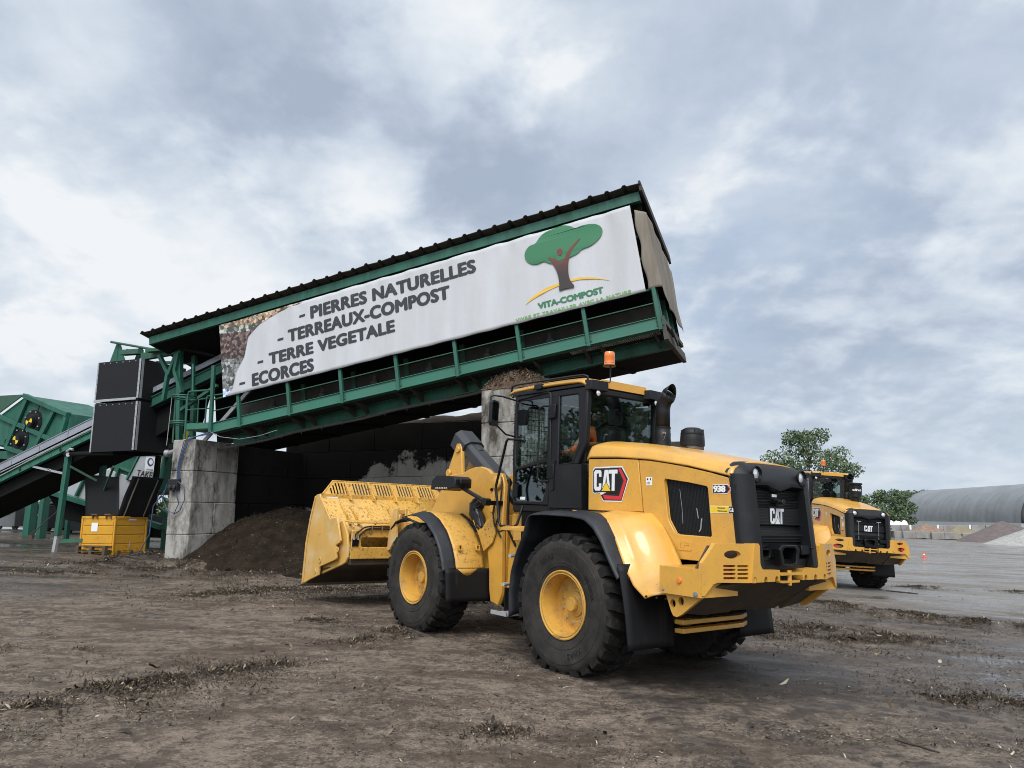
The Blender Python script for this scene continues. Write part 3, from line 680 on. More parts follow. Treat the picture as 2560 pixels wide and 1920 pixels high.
# upper end: posts, frame and old tarpaulin
for v_, h1 in ((14.62, 2.8), (15.5, 2.5), (16.2, 2.3), (16.7, 2.2)):
    b = MB(); gbar(b, 11.36, 11.48, 0, .88, v_-.05, v_+.05); gb(b, 'end_post', m_green); b = MB(); gbar(b, 11.36, 11.48, .89, h1, v_-.05, v_+.05); gb(b, 'shaded_column', m_under)  # upper lengths coloured dark as the shade inside the gallery
b = MB(); gbar(b, 11.46, 11.54, -.24, .25, 14.44, 14.5); gbar(b, 11.46, 11.54, -.26, -.05, 14.5, 16.84); gbar(b, 11.46, 11.54, .1, .2, 14.5, 16.84); b.beam(G(11.5,-.1,15.2), G(11.5,.15,16.0), .06, .06)
gb(b, 'end_frame', mat('weathered_end_timber', (.075,.07,.058), .85, var=.3, dirt=.5, dcol=(.03,.028,.022), dscale=3))
def tarpf(a, c):
    v_ = 14.48+2.42*a; top = 2.72+slope*(v_-14.4)-.12-.05*abs(math.sin(a*9)); bot = .84-.42*a+.05*math.sin(a*14)
    h = bot+(top-bot)*c
    if a < .10: q_ = a/.10; return G(11.34+.25*q_+.02*math.sin(c*14)*(1-q_), bot+(top-bot)*c, 14.37+.05*q_+.02*math.sin(c*11+1)*(1-q_))
    v_ = 14.42+2.48*(a-.10)/.9
    return G(11.59+.012*math.sin(a*23+c*2)+.022*math.sin(a*9+c*5)*(1-c), h, v_)
b = MB(); b.grid(tarpf, 60, 30); gb(b, 'end_tarpaulin', m_tarp, smooth=70, solid=.006)
for h in (1.55, 2.05): b = MB(); gbar(b, 11.1, 11.5, h, h+.05, 14.55, 14.6); gb(b, 'end_crossbar', m_green)
# -------- banner hung along the near side
ban = thing('banner', tuple(G(5.9, 1.8, 14.35)), 'long white printed banner hung along the side of the green conveyor gallery', 'banner')
BL = Vector(ban.location)
def P_(s_, h, v_=14.335): return G(s_, h, v_)-BL
S0, S1, H0, H1 = .54, 11.29, .80, 2.69
def wav(s_, h): return .004*math.sin(s_*1.9+h)+.0035*math.sin(s_*5.3+h*.7)+.003*math.sin(s_*11.3-h*.4)+.013*math.sin(s_*6.7+.8*math.sin(s_*2.3))*max(0, (h-1.9)/.8)+.006*math.sin(s_*17+h*3)*max(0, (h-2.3)/.4)+.004*abs(math.sin(s_*2.9+.3*h))+.006*math.sin(s_*9)*max(0, (1.2-h)/.4)
def bsurf(s_, h, off=0.0): return P_(s_, h, 14.335+wav(s_, h)-off)
# stone photograph at the left end of the print: curved boundary
def curve_s(h): return float(np.interp(h, [.8,.95,1.39,1.69,2.18,2.43,2.58,2.64,2.69], [.61,.83,1.01,1.25,1.41,1.82,2.3,2.75,3.1]))
def sheet(lo, hi, nu, nv, off=0.0):
    return lambda a, c: bsurf(lo(H0+(H1-H0)*c)+(hi(H0+(H1-H0)*c)-lo(H0+(H1-H0)*c))*a, H0+(H1-H0)*c+(.005*math.sin(a*90) if c in (0, 1) else 0), off)
b = MB(); b.grid(sheet(lambda h: S0, lambda h: S1, 0, 0), 260, 26); b.build('banner_cloth', m_banner, ban, smooth=80, solid=.004)
def stone_mat():
    m = bpy.data.materials.new('printed_stones'); m.use_nodes = True; t = m.node_tree; bs = t.nodes['Principled BSDF']; bs.inputs['Roughness'].default_value = .55
    tcn = t.nodes.new('ShaderNodeTexCoord'); v1 = t.nodes.new('ShaderNodeTexVoronoi'); v1.inputs['Scale'].default_value = 13; v2 = t.nodes.new('ShaderNodeTexVoronoi'); v2.feature = 'DISTANCE_TO_EDGE'; v2.inputs['Scale'].default_value = 13
    for v_ in (v1, v2): t.links.new(tcn.outputs['Object'], v_.inputs['Vector'])
    sp = t.nodes.new('ShaderNodeSeparateXYZ'); t.links.new(tcn.outputs['Object'], sp.inputs[0])
    mrz = t.nodes.new('ShaderNodeMapRange'); t.links.new(sp.outputs[2], mrz.inputs[0]); mrz.inputs[1].default_value = -2.1; mrz.inputs[2].default_value = .15
    rp = t.nodes.new('ShaderNodeValToRGB'); t.links.new(mrz.outputs[0], rp.inputs[0]); rp.color_ramp.interpolation = 'CONSTANT'; e = rp.color_ramp.elements
    e[0].position = 0; e[0].color = (.28,.33,.46,1); e[1].position = .24; e[1].color = (.15,.155,.15,1)
    for p_, c_ in ((.575, (.085,.055,.05,1)), (.88, (.19,.20,.175,1)), (.95, (.24,.17,.11,1))): q = e.new(p_); q.color = c_
    sv = t.nodes.new('ShaderNodeSeparateColor'); t.links.new(v1.outputs['Color'], sv.inputs[0])
    m1 = t.nodes.new('ShaderNodeMapRange'); t.links.new(sv.outputs[0], m1.inputs[0]); m1.inputs[1].default_value = .2; m1.inputs[3].default_value = .35; m1.inputs[4].default_value = 3.0
    m2 = t.nodes.new('ShaderNodeMapRange'); t.links.new(v2.outputs[0], m2.inputs[0]); m2.inputs[2].default_value = .06; m2.inputs[3].default_value = .12
    mu = t.nodes.new('ShaderNodeMath'); mu.operation = 'MULTIPLY'; t.links.new(m1.outputs[0], mu.inputs[0]); t.links.new(m2.outputs[0], mu.inputs[1])
    vm = t.nodes.new('ShaderNodeVectorMath'); vm.operation = 'SCALE'; t.links.new(rp.outputs[0], vm.inputs[0]); t.links.new(mu.outputs[0], vm.inputs[3]); t.links.new(vm.outputs[0], bs.inputs['Base Color'])
    return m
b = MB(); b.grid(sheet(lambda h: S0, curve_s, 0, 0, .008), 30, 50); b.build('stone_picture', stone_mat(), ban, smooth=80)
def btext(txt, s0, s1, h0, h1, name, m_, bold=.022, shear=0., track=1.0):
    b = MB(); vs, fs = text_geo(txt, 0.0, shear, track); a = np.array(vs); mn, mx_ = a.min(0), a.max(0); k_ = 0
    for dx, dy in ([(0,0)] if not bold else [(0,0),(bold,0),(-bold,0),(bold*.5,bold*.6),(-bold*.5,bold*.6),(bold*.5,-bold*.6),(-bold*.5,-bold*.6)]):
        k_ += 1; b.add([bsurf(s0+bold+(s1-s0-2*bold)*(p[0]-mn[0])/(mx_[0]-mn[0])+dx, h0+bold*.6+(h1-h0-1.2*bold)*(p[1]-mn[1])/(mx_[1]-mn[1])+dy, (.009 if bold else .014)+.0003*k_) for p in vs], fs)
    b.build(name, m_, ban, smooth=0)
for txt, s0, s1, h0, h1 in (('PIERRES NATURELLES',3.29,7.72,2.185,2.505),('TERREAUX-COMPOST',2.60,7.02,1.755,2.075),('TERRE VEGETALE',2.0,5.56,1.315,1.62),('ECORCES',1.44,3.285,.885,1.21)):
    btext(txt, s0, s1, h0, h1, 'lettering', m_btext, .027, .04, 1.06)
for s_, h in ((2.96, 2.30), (2.28, 1.86), (1.65, 1.42), (1.06, 1.0)):
    b = MB(); b.prism([(s_,h),(s_+.17,h),(s_+.18,h+.06),(s_+.01,h+.06)], lambda a, c, t: bsurf(a, c, t), .005, .008)
    b.build('lettering_dash', m_btext, ban, smooth=0)
lg_green = mat('print_dark_green', (.030,.17,.075), .55); lg_lg = mat('print_light_green', (.16,.36,.12), .55); lg_y = mat('print_yellow', (.72,.44,.06), .55)
btext('VITA-COMPOST', 9.0, 10.45, .985, 1.125, 'logo_lettering', lg_green, .013)
btext('VIVRE ET TRAVAILLER AVEC LA NATURE', 8.46, 11.0, .835, .91, 'slogan_lettering', lg_lg, .006, 0, 1.15)
def smooth_loop(p, it=2):
    for _ in range(it): p = [q for i in range(len(p)) for q in ((p[i][0]*.75+p[(i+1)%len(p)][0]*.25, p[i][1]*.75+p[(i+1)%len(p)][1]*.25), (p[i][0]*.25+p[(i+1)%len(p)][0]*.75, p[i][1]*.25+p[(i+1)%len(p)][1]*.75))]
    return p
def flatp(loop, off, name, m_):
    b = MB(); b.prism(loop, lambda a, c, t: bsurf(a, c, off+t), 0, .003); return b.build(name, m_, ban, smooth=0)
crown = [(8.87,2.26),(8.90,2.10),(9.02,2.0),(9.15,1.975),(9.29,2.01),(9.40,1.92),(9.50,1.88),(9.70,1.90),(9.9,1.94),(10.03,1.96),(10.14,2.04),(10.35,2.05),(10.56,2.16),(10.66,2.32),(10.60,2.46),(10.42,2.54),(10.22,2.55),(10.08,2.52),(9.97,2.63),(9.80,2.69),(9.62,2.68),(9.44,2.65),(9.28,2.58),(9.16,2.44),(9.05,2.44),(8.95,2.39)]
flatp(smooth_loop(crown), .022, 'logo_crown', lg_green)
trunk = [(9.51,1.25),(9.62,1.28),(9.75,1.27),(9.88,1.26),(9.80,1.40),(9.77,1.55),(9.80,1.80),(9.86,1.98),(9.98,2.13),(10.19,2.31),(10.02,2.22),(9.84,2.09),(9.70,1.92),(9.64,1.90),(9.58,1.97),(9.46,2.09),(9.30,2.20),(9.14,2.31),(9.30,2.14),(9.43,1.98),(9.52,1.78),(9.55,1.60),(9.55,1.42)]
def tmat():
    m = bpy.data.materials.new('print_trunk'); m.use_nodes = True; t = m.node_tree; bs = t.nodes['Principled BSDF']; bs.inputs['Roughness'].default_value = .55
    tcn = t.nodes.new('ShaderNodeTexCoord'); sp = t.nodes.new('ShaderNodeSeparateXYZ'); t.links.new(tcn.outputs['Object'], sp.inputs[0])
    mrz = t.nodes.new('ShaderNodeMapRange'); t.links.new(sp.outputs[2], mrz.inputs[0]); mrz.inputs[1].default_value = .35; mrz.inputs[2].default_value = 1.0
    mx_ = t.nodes.new('ShaderNodeMix'); mx_.data_type = 'RGBA'; t.links.new(mrz.outputs[0], mx_.inputs[0]); mx_.inputs[6].default_value = (.035,.025,.022,1); mx_.inputs[7].default_value = (.20,.045,.03,1); t.links.new(mx_.outputs[2], bs.inputs['Base Color'])
    return m
TRM = tmat()
flatp([(8.73,1.15),(8.88,1.27),(9.05,1.35),(9.28,1.415),(9.48,1.44),(9.75,1.46),(10.0,1.445),(10.3,1.37),(10.63,1.21),(10.3,1.33),(10.0,1.395),(9.75,1.405),(9.48,1.375),(9.28,1.34),(9.05,1.275),(8.88,1.22)], .012, 'logo_arc', lg_y)
flatp(smooth_loop(trunk, 1), .028, 'logo_trunk', TRM)
flatp(smooth_loop([(9.67,2.2),(9.75,2.14),(9.66,1.99),(9.58,2.14)], 2), .040, 'logo_head', mat('print_dark_red', (.16,.03,.025), .55))
# ================================================================== wheel loader (x forward, y left, z up; origin on the ground under the rear axle)
WHEEL_MESH = {}
def tyre_geo():
    b = MB(); prof = [(.338,.19),(.345,.215),(.36,.228),(.40,.240),(.402,.246),(.45,.256),(.455,.252),(.52,.262),(.60,.264),(.605,.259),(.64,.256),(.668,.244),(.688,.215),(.692,.12),(.693,0)]
    prof = prof+[(r_, -a) for r_, a in prof[-2::-1]]
    b.lathe(prof, axis='y', n=72)
    nl = 27
    for side in (1, -1):
        for k in range(nl):
            a0 = 2*math.pi*(k+(.5 if side < 0 else 0))/nl
            def pt(ang, r_, lat): return (r_*math.cos(a0+ang), side*lat, r_*math.sin(a0+ang))
            w = .108/.745/2; sk = .10
            rows = [(.664,.247,w*.95,0),(.735,.236,w,0.0),(.746,.20,w,.01),(.748,.03,w*.72,sk)]
            inn = [(.65,.22,w,0),(.68,.2,w,0),(.685,.18,w,.01),(.685,.03,w*.72,sk)]
            vs = [pt(q+sg*ww, r_, l) for (r_, l, ww, q) in rows for sg in (-1, 1)]+[pt(q+sg*ww, r_, l) for (r_, l, ww, q) in inn for sg in (-1, 1)]
            fs = [(0,1,3,2),(2,3,5,4),(4,5,7,6),(0,2,10,8),(2,4,12,10),(4,6,14,12),(1,9,11,3),(3,11,13,5),(5,13,15,7),(6,7,15,14),(0,8,9,1)]
            b.add(vs, fs, 1)
    # raised lettering moulded into the outer sidewall
    def arc_text(txt, ac, rad, h, wch, mi=2):
        vs, fs = text_geo(txt, .02, 0, 1.15); a = np.array(vs); mn, mx_ = a.min(0), a.max(0); Wd = wch*len(txt)
        o = []
        for p in vs:
            s_ = (p[0]-mn[0])/(mx_[0]-mn[0])-.5; q = (p[1]-mn[1])/(mx_[1]-mn[1])-.5
            ang = ac-s_*Wd/rad; rr = rad+q*h
            lat = float(np.interp(rr, [.40,.45,.52,.60,.64], [.247,.258,.264,.266,.259]))+.0015
            o.append((-rr*math.cos(ang), lat, rr*math.sin(ang)))
        b.add(o, fs, mi)
    arc_text('XHA2', R(-90), .525, .062, .058); arc_text('XHA2', R(90), .525, .06, .055); arc_text('20.5R25', R(0), .49, .045, .036)
    return b
def rim_geo():
    b = MB()
    prof = [(.352,.222),(.360,.232),(.358,.243),(.348,.246),(.338,.240),(.336,.230),(.330,.229),(.326,.238),(.318,.238),(.313,.226),(.309,.17),(.300,.12),(.300,.025),(.255,.018),(.245,.022),(.16,.026),(.155,.034),(.135,.035),(.13,.05),(.105,.055),(.098,.062),(.08,.070),(.075,.108),(.068,.116),(.0,.118)]
    b.lathe(prof, axis='y', n=56)
    b.lathe([(.30,.02),(.31,-.2),(.33,-.22),(.345,-.215),(.338,.0)], axis='y', n=40)
    for k in range(12):
        a = 2*math.pi*(k+.3)/12; c = (.208*math.cos(a), .02, .208*math.sin(a))
        b.lathe([(.0165,0),(.0165,.010),(.013,.012),(.013,.026),(.0,.028)], c=c, axis='y', n=8, mi=1)
    # lock ring split
    a = R(-52); c = Vector((.327*math.cos(a), .243, .327*math.sin(a)))
    b.obox(c, Vector((math.cos(a),0,math.sin(a)))*.012, Vector((0,.006,0)), Vector((-math.sin(a),0,math.cos(a)))*.05)
    return b
def wheel(parent, x, side, spin=0.0):
    o = thing('wheel'); o.parent = parent; o.location = (x, side*.98, .70); o.rotation_euler = (0, spin, 0) if side > 0 else (0, spin, math.pi)
    for nm, geo, mm in (('tyre', tyre_geo, [m_tyre, m_tread, m_tletter]), ('rim', rim_geo, [m_yel_rim, m_steel])):
        if nm not in WHEEL_MESH:
            q = geo().build(nm, mm, o, smooth=38); WHEEL_MESH[nm] = q.data
        else:
            q = bpy.data.objects.new(nm, WHEEL_MESH[nm]); COL.objects.link(q); q.parent = o
    return o
# --- emblem: three block letters with a triangle, a black hexagon with a red rim behind
CATL = [[(.07,0),(.27,0),(.32,.06),(.32,.21),(.215,.21),(.215,.11),(.115,.11),(.115,.5),(.215,.5),(.215,.4),(.32,.4),(.32,.54),(.27,.6),(.05,.6),(0,.54),(.015,.06)],
        [(.355,0),(.455,.6),(.605,.6),(.70,0),(.595,0),(.53,.47),(.53,.47),(.465,0)],
        [(.625,.6),(1.0,.6),(1.0,.49),(.885,.49),(.885,0),(.765,0),(.765,.49),(.625,.49)]]
TRI = [(.34,-.005),(.53,.24),(.72,-.005)]
def cat_letters(b, F, mi, mtri, mout=None, t=.004):
    """F(a, c, t): emblem coordinates (width 1, height .6) to space"""
    for l in CATL: b.prism(l, F, 0, t, mi=mi)
    if mout is not None: b.prism([(.30,-.02),(.53,.275),(.76,-.02)], F, t, t+.001, mi=mout)
    b.prism(TRI, F, t+.001, t+.002, mi=mtri)
def grow(l, d):
    cx = sum(p[0] for p in l)/len(l); cy = sum(p[1] for p in l)/len(l)
    return l
def digits(b, txt, F, mi, bold=.05, track=.92):
    vs, fs = text_geo(txt, bold, 0, track); a = np.array(vs); mn, mx_ = a.min(0), a.max(0)
    b.add([F((p[0]-mn[0])/(mx_[0]-mn[0]), (p[1]-mn[1])/(mx_[1]-mn[1]), .004) for p in vs], fs, mi)
def loader(label, variant, mtx, group):
    T = thing('wheel_loader', (0,0,0), label, 'wheel loader', group); T.matrix_world = mtx
    B = lambda b, n, m_, p=T, **k: b.build(n, m_, p, **k)
    one = variant == 1
    YT = lambda x: .655-.020*max(0, .2-x)          # half width of the hood at x
    for side in (1, -1): wheel(T, 0, side, R(20)*side+R(7)); wheel(T, 3.05, side, R(75)*side+R(5))
    # ---- chassis
    b = MB()
    b.box(-1.15, .9, -.42, .42, .68, 1.25); b.box(.8, 1.5, -.3, .3, .5, 1.5)
    b.lathe([(.0,-.75),(.12,-.75),(.14,-.3),(.26,-.18),(.26,.18),(.14,.3),(.12,.75),(0,.75)], c=(0,0,.70), axis='y', n=20)
    b.lathe([(.0,-.75),(.12,-.75),(.14,-.3),(.26,-.18),(.26,.18),(.14,.3),(.12,.75),(0,.75)], c=(3.05,0,.70), axis='y', n=20)
    b.box(1.4, 2.2, -.25, .25, .45, .75); b.tube([(.9,0,.72),(2.8,0,.72)], .07, 10)
    b.box(-.75, 1.45, -.63, .63, 1.22, 1.70)
    B(b, 'chassis', m_inner, bevel=.01)
    b = MB()
    for z in (.61, .525): b.hexa([(-1.12,-.40,z),(-1.02,-.62,z),(-1.02,.62,z),(-1.12,.60,z),(-1.12,-.40,z+.045),(-1.02,-.62,z+.045),(-1.02,.62,z+.045),(-1.12,.60,z+.045)])
    B(b, 'belly_guard', m_yel, bevel=.006)
    # ---- rear frame plates below the door and front frame
    b = MB()
    for s in (1, -1):
        b.prism([(1.93,.43),(2.10,.46),(2.14,.62),(2.16,.9),(2.24,1.25),(2.13,1.45),(2.18,1.9),(2.27,2.10),(2.16,2.16),(1.95,2.15),(1.88,2.0),(1.90,1.4),(1.86,.6)], lambda a, c, t: (a, s*t, c), .52, .585)
        b.prism([(2.0,.45),(3.6,.55),(3.6,.95),(3.3,1.25),(2.5,1.35),(2.1,1.2)], lambda a, c, t: (a, s*t, c), .40, .50)
        b.lathe([(.0,0),(.09,0),(.09,.05),(.05,.06),(0,.06)], c=(2.02,s*.585 if s > 0 else -.645,2.02), axis='y', n=16)
    b.box(1.9,2.1,-.5,.5,.5,1.6); b.box(3.3,3.6,-.42,.42,.55,1.0)
    B(b, 'front_frame', m_yel, bevel=.012)
    b = MB(); b.prism([(1.60,.62),(1.86,.50),(1.86,.95),(1.80,1.62),(1.60,1.62)], lambda a, c, t: (a, t, c), -.5, .5); b.box(.9,1.62,-.62,.62,1.28,1.42)
    B(b, 'rear_frame', m_yel, bevel=.01)
    # ---- hood top
    topz = lambda x: float(np.interp(x, [-1.72,-1.28,-.75,-.31,.1,.25], [2.225,2.315,2.415,2.475,2.515,2.50]))
    crz = lambda x: float(np.interp(x, [-1.72,-1.2,-.69,-.25,.22], [2.062,2.175,2.252,2.285,2.297]))
    def hood(a, c):
        x = .235-1.955*a; yy = YT(x); zc = crz(x)+.008; zt = topz(x)
        k = 2*c-1; s = 1 if k >= 0 else -1; k = abs(k)
        if k > .8: q = (k-.8)/.2; y = yy-.045*(1-q)**1.3; z = zc+(zt-.075-zc)*(1-q)
        else: y = (yy-.045)*(k/.8); z = zt-.075*(k/.8)**4
        if a < .02: z -= (.02-a)*2
        return (x, s*y, z)
    b = MB(); b.grid(hood, 50, 61); B(b, 'hood', m_yel, smooth=55, solid=.02)
    b = MB(); b.box(-1.70, .2, -.56, .56, 1.3, 2.02); B(b, 'engine_bay', m_inner)
    # ---- side panels
    for s in (1, -1):
        fy = lambda a, c, t: (a, s*(YT(a)+t), c)
        b = MB(); b.prism([(.205,1.705),(.215,2.288),(-.25,2.278),(-.535,2.262),(-.605,1.705)], fy, -.03, 0)
        p1 = B(b, 'service_panel', m_yel, bevel=.006)
        hole = [(-.905,2.055),(-1.20,2.016),(-1.418,1.978),(-1.435,1.955),(-1.478,1.50),(-1.465,1.486),(-1.065,1.492),(-1.035,1.505),(-.95,1.63),(-.94,1.66),(-.893,2.035)]
        b = MB(); b.prism([(-.548,2.258),(-.69,2.246),(-.95,2.21),(-1.2,2.166),(-1.45,2.115),(-1.70,2.052),(-1.79,1.46),(-1.81,1.25),(-1.03,1.245),(-1.0,1.30),(-.90,1.50),(-.76,1.63),(-.618,1.70)], fy, -.035, 0, [hole])
        # raised lip round the screen opening
        cx_ = sum(q[0] for q in hole)/len(hole); cz_ = sum(q[1] for q in hole)/len(hole)
        out_ = [(cx_+(q[0]-cx_)*1.10, cz_+(q[1]-cz_)*1.09) for q in hole]
        p2 = B(b, 'engine_door', m_yel, bevel=.006)
        b = MB(); n = len(hole)
        for i in range(n):
            j = (i+1) % n; q = [fy(*out_[i], .0005), fy(*out_[j], .0005), fy(*hole[j], -.045), fy(*hole[i], -.045)]
            b.add(q, [(0,1,2,3)])
        b.build('screen_surround', m_yel, p2, smooth=25)
        b = MB(); b.prism(hole, fy, -.062, -.050, mi=0)
        k = 0
        for i in range(34):
            x = -.90-i*.0175
            b.beam(fy(x, 2.07, -.047), fy(x-.04, 1.48, -.047), .004, .003, (0,1,0), 1)
        for i in range(30):
            z = 1.49+i*.0195
            b.beam(fy(-.90, z+.01, -.0465), fy(-1.49, z-.0, -.0465), .004, .003, (0,1,0), 1)
        # parts glimpsed behind the screen
        b.tube([fy(-1.06,1.95,-.044), fy(-1.09,1.75,-.044), fy(-1.10,1.60,-.044)], .002, 5, mi=2); b.tube([fy(-1.27,1.76,-.044), fy(-1.29,1.66,-.044)], .004, 5, mi=2)
        b.tube([fy(-1.33,1.66,-.044), fy(-1.32,1.56,-.044), fy(-1.30,1.53,-.044)], .007, 5, mi=2)
        b.build('side_screen', [m_mesh, m_screen, m_galv], p2)
        # latch
        b = MB(); b.prism(rrect(-1.245,-1.075,1.338,1.432,.02), fy, 0, .006, [rrect(-1.215,-1.105,1.358,1.412,.01)]); b.prism(rrect(-1.212,-1.108,1.392,1.410,.006), fy, -.005, .004); b.box(-1.15,-1.11,s*YT(-1.1)-.002,s*YT(-1.1)+.006,1.362,1.392)
        b.build('latch', m_yel, p2, bevel=.002)
        # emblem
        d = -1 if s > 0 else 1
        x0 = .115 if s > 0 else -.41
        def FE(a, c, t): return fy(x0+d*a*.36, 1.925+c*.39, .003+t)
        b = MB()
        hexo = [(.66,.66),(1.16,.66),(1.42,.33),(1.17,-.28),(.42,-.28),(.30,-.13),(.66,.0)]
        hexr = [(.97,.63),(1.13,.63),(1.37,.29),(1.15,-.25),(.48,-.25),(.38,-.11),(.52,-.13),(1.07,-.15),(1.25,.29),(1.07,.55),(.97,.55)]
        b.prism([(-.06,-.05),(.01,-.09),(.27,-.07),(.40,-.31),(1.18,-.31),(1.46,.33),(1.18,.70),(.02,.69),(-.07,.61)], FE, 0, .0006, mi=1); b.prism(hexo, FE, .0006, .0012, mi=0); b.prism(hexr, FE, .001, .002, mi=2); b.prism([(.80,.55),(1.0,.55),(1.16,.29),(1.0,-.09),(.62,-.09)], FE, .0012, .0022, mi=4)
        for l in ([(-.035,-.03),(.02,-.06),(.35,-.04),(.72,-.04),(.93,-.04),(.93,.44),(1.04,.44),(1.04,.65),(.03,.65),(-.045,.58)],): b.prism(l, FE, .0015, .003, mi=0)
        for l in CATL: b.prism(l, FE, .003, .0045, mi=1)
        b.prism([(.30,-.02),(.53,.27),(.76,-.02)], FE, .0045, .005, mi=0); b.prism(TRI, FE, .005, .006, mi=3)
        b.build('emblem', [m_ink, m_silver, m_red, m_dyel, m_screen], p1, smooth=0)
        # model badge
        xb0 = -1.505 if s > 0 else -1.71
        def FB(a, c, t): return fy(xb0+d*a*.14, 1.918+c*.066, .003+t)
        b = MB(); b.prism([(-.06,-.15),(1.14,-.2),(1.5,.5),(1.14,1.2),(-.06,1.15)], FB, 0, .001, mi=1); b.prism([(-.03,-.08),(1.14,-.1),(1.42,.5),(1.14,1.1),(-.03,1.08)], FB, .001, .002, mi=0); b.prism([(1.1,-.06),(1.16,-.06),(1.4,.5),(1.16,1.06),(1.1,1.06),(1.3,.5)], FB, .002, .003, mi=2)
        digits(b, '938', FB, 1); b.build('model_badge', [m_ink, m_white, m_red], p2, smooth=0)
        # small notice
        xa, xb = (-.652, -.735)
        b = MB(); b.prism(rrect(xb, xa, 1.985, 2.072, .006), fy, .002, .003)
        b.prism(circ(xa-.022, 2.05, .011, 10), fy, .003, .004, mi=1); b.prism(rrect(xb+.015, xb+.028, 2.04, 2.062, .002), fy, .003, .004, mi=1)
        bx0 = -.662 if s > 0 else -.722
        digits(b, '101', lambda a, c, t: fy(bx0+d*a*.045, 1.995+c*.028, .0015+t*.5), 1, .03); b.build('notice_sticker', [m_white, m_ink], p2, smooth=0)
        if one:
            b = MB(); xs0 = -1.462 if s > 0 else -1.762
            def FS(a, c, t): return fy(xs0+d*a*.30, 1.72+c*.068, .002+t)
            b.prism([(0,0),(1,0),(1,1),(0,1)], FS, 0, .001, mi=2); b.prism([(.01,.06),(.99,.06),(.99,.94),(.01,.94)], FS, .001, .0015, mi=1); b.prism([(.72,.04),(.985,.04),(.985,.96),(.72,.96)], FS, .0015, .002, mi=0)
            cat_letters(b, lambda a, c, t: FS(.745+a*.22, .22+c*.9, .002+t*.4), 2, 2, None)
            digits(b, 'Bergerat', lambda a, c, t: FS(.30+a*.28, .56+c*.28, .0015+t*.3), 0, .02); digits(b, 'Monnoyeur', lambda a, c, t: FS(.30+a*.37, .12+c*.30, .0015+t*.3), 0, .02)
            b.build('dealer_sticker', [m_ink, m_dyel, m_white], p2, smooth=0)
        else:
            b = MB(); d2 = lambda a, c, t: fy((-1.53 if s > 0 else -1.68)+d*a*.15, 1.60+c*.24, .002+t)
            b.prism(circ(.5,.72,.33,18,.30), d2, 0, .001); b.prism([(.43,.2),(.57,.2),(.53,.6),(.47,.6)], d2, 0, .001); b.prism([(0,.12),(.5,.26),(1,.12),(.5,.2)], d2, 0, .001); b.prism([(.05,0),(.95,0),(.95,.06),(.05,.06)], d2, 0, .001, mi=1)
            b.build('tree_sticker', [m_white, m_ink], p2, smooth=0)
    # ---- black rear grille housing
    sx = lambda z: -.11*(2.2-z)
    b = MB()
    for s in (1, -1):
        pl = [(-1.665,.618),(-1.70,.628),(-1.745,.615),(-1.80,.56),(-1.835,.50),(-1.84,.455),(-1.82,.435),(-1.66,.435)]
        def fcol(a, c, t): return (a+sx(t), s*(c-.0*t), t)
        b.prism(pl, fcol, 1.22, 2.10)
    cap = [(-1.64,2.238),(-1.70,2.238),(-1.765,2.19),(-1.815,2.12),(-1.845,2.05),(-1.84,2.01),(-1.78,1.985),(-1.66,2.0)]
    def capf(a, c):
        k = 2*c-1; i = a*(len(cap)-1); i0 = min(int(i), len(cap)-2); f = i-i0
        x = cap[i0][0]*(1-f)+cap[i0+1][0]*f; z = cap[i0][1]*(1-f)+cap[i0+1][1]*f
        e_ = max(0, abs(k)-.72)/.28; x += .10*e_**2*(a*(1-a)*4); z -= .10*e_**2*(1 if a < .7 else 0)+.02*abs(k)**2
        cen = max(0, 1-abs(k)/.35); z -= .055*cen*(a > .6)*(1 if a < .95 else 0)
        return (x, k*.625, z)
    b.grid(capf, 15, 41)
    B(b, 'grille_housing', m_blk, bevel=.012, smooth=45)
    g = MB(); steps = []
    z = 2.02; zz = [(2.02,-1.70),(1.955,-1.76),(1.87,-1.735),(1.865,-1.79),(1.79,-1.765),(1.785,-1.795),(1.625,-1.80),(1.62,-1.755),(1.53,-1.785),(1.525,-1.815),(1.46,-1.80),(1.455,-1.765),(1.36,-1.79),(1.24,-1.80)]
    vs = []; fs = []
    for (z_, x_) in zz: vs += [(x_, -.44, z_), (x_, .44, z_)]
    for i in range(len(zz)-1): fs.append((2*i, 2*i+1, 2*i+3, 2*i+2))
    g.add(vs, fs); gr = B(g, 'engine_grille', m_blk, smooth=20)
    b = MB()
    for i in range(26): z_ = 1.27+i*.028; x_ = float(np.interp(z_, [q[0] for q in zz[::-1]], [q[1] for q in zz[::-1]])); b.beam((x_-.003,-.42,z_), (x_-.003,.42,z_), .004, .006, (0,0,1))
    b.build('grille_bars', m_mesh, gr)
    b = MB()
    cat_letters(b, lambda a, c, t: (-1.803-.000*c-t, .125-a*.235, 1.635+c*.25), 0, 0, 1); b.prism([(-.03,-.04),(1.03,-.04),(1.03,.64),(-.03,.64)], lambda a, c, t: (-1.800-t, .125-a*.235, 1.635+c*.25), 0, .002, mi=1)
    b.build('emblem', [m_silver, m_ink], gr, smooth=0)
    if one:
        b = MB(); b.box(-1.80,-1.79,-.005,.075,1.895,1.925); b.build('nameplate', m_silver, gr, bevel=.003)
        b = MB(); b.box(-1.88,-1.78,-.03,.085,1.835,1.87); b.lathe([(.0,-1.90),(.03,-1.90),(.034,-1.85),(.034,-1.80)], c=(0,.03,1.845), axis='x', n=14); b.build('rear_camera', m_blkg, gr, bevel=.006)
    else:
        for y in (.28,-.28):
            b = MB(); b.box(-1.81,-1.79,y-.06,y+.06,1.885,1.90); b.tube([(-1.80,y,1.88),(-1.81,y,1.3)], .006, 6); b.build('grille_handle', m_galv, gr)
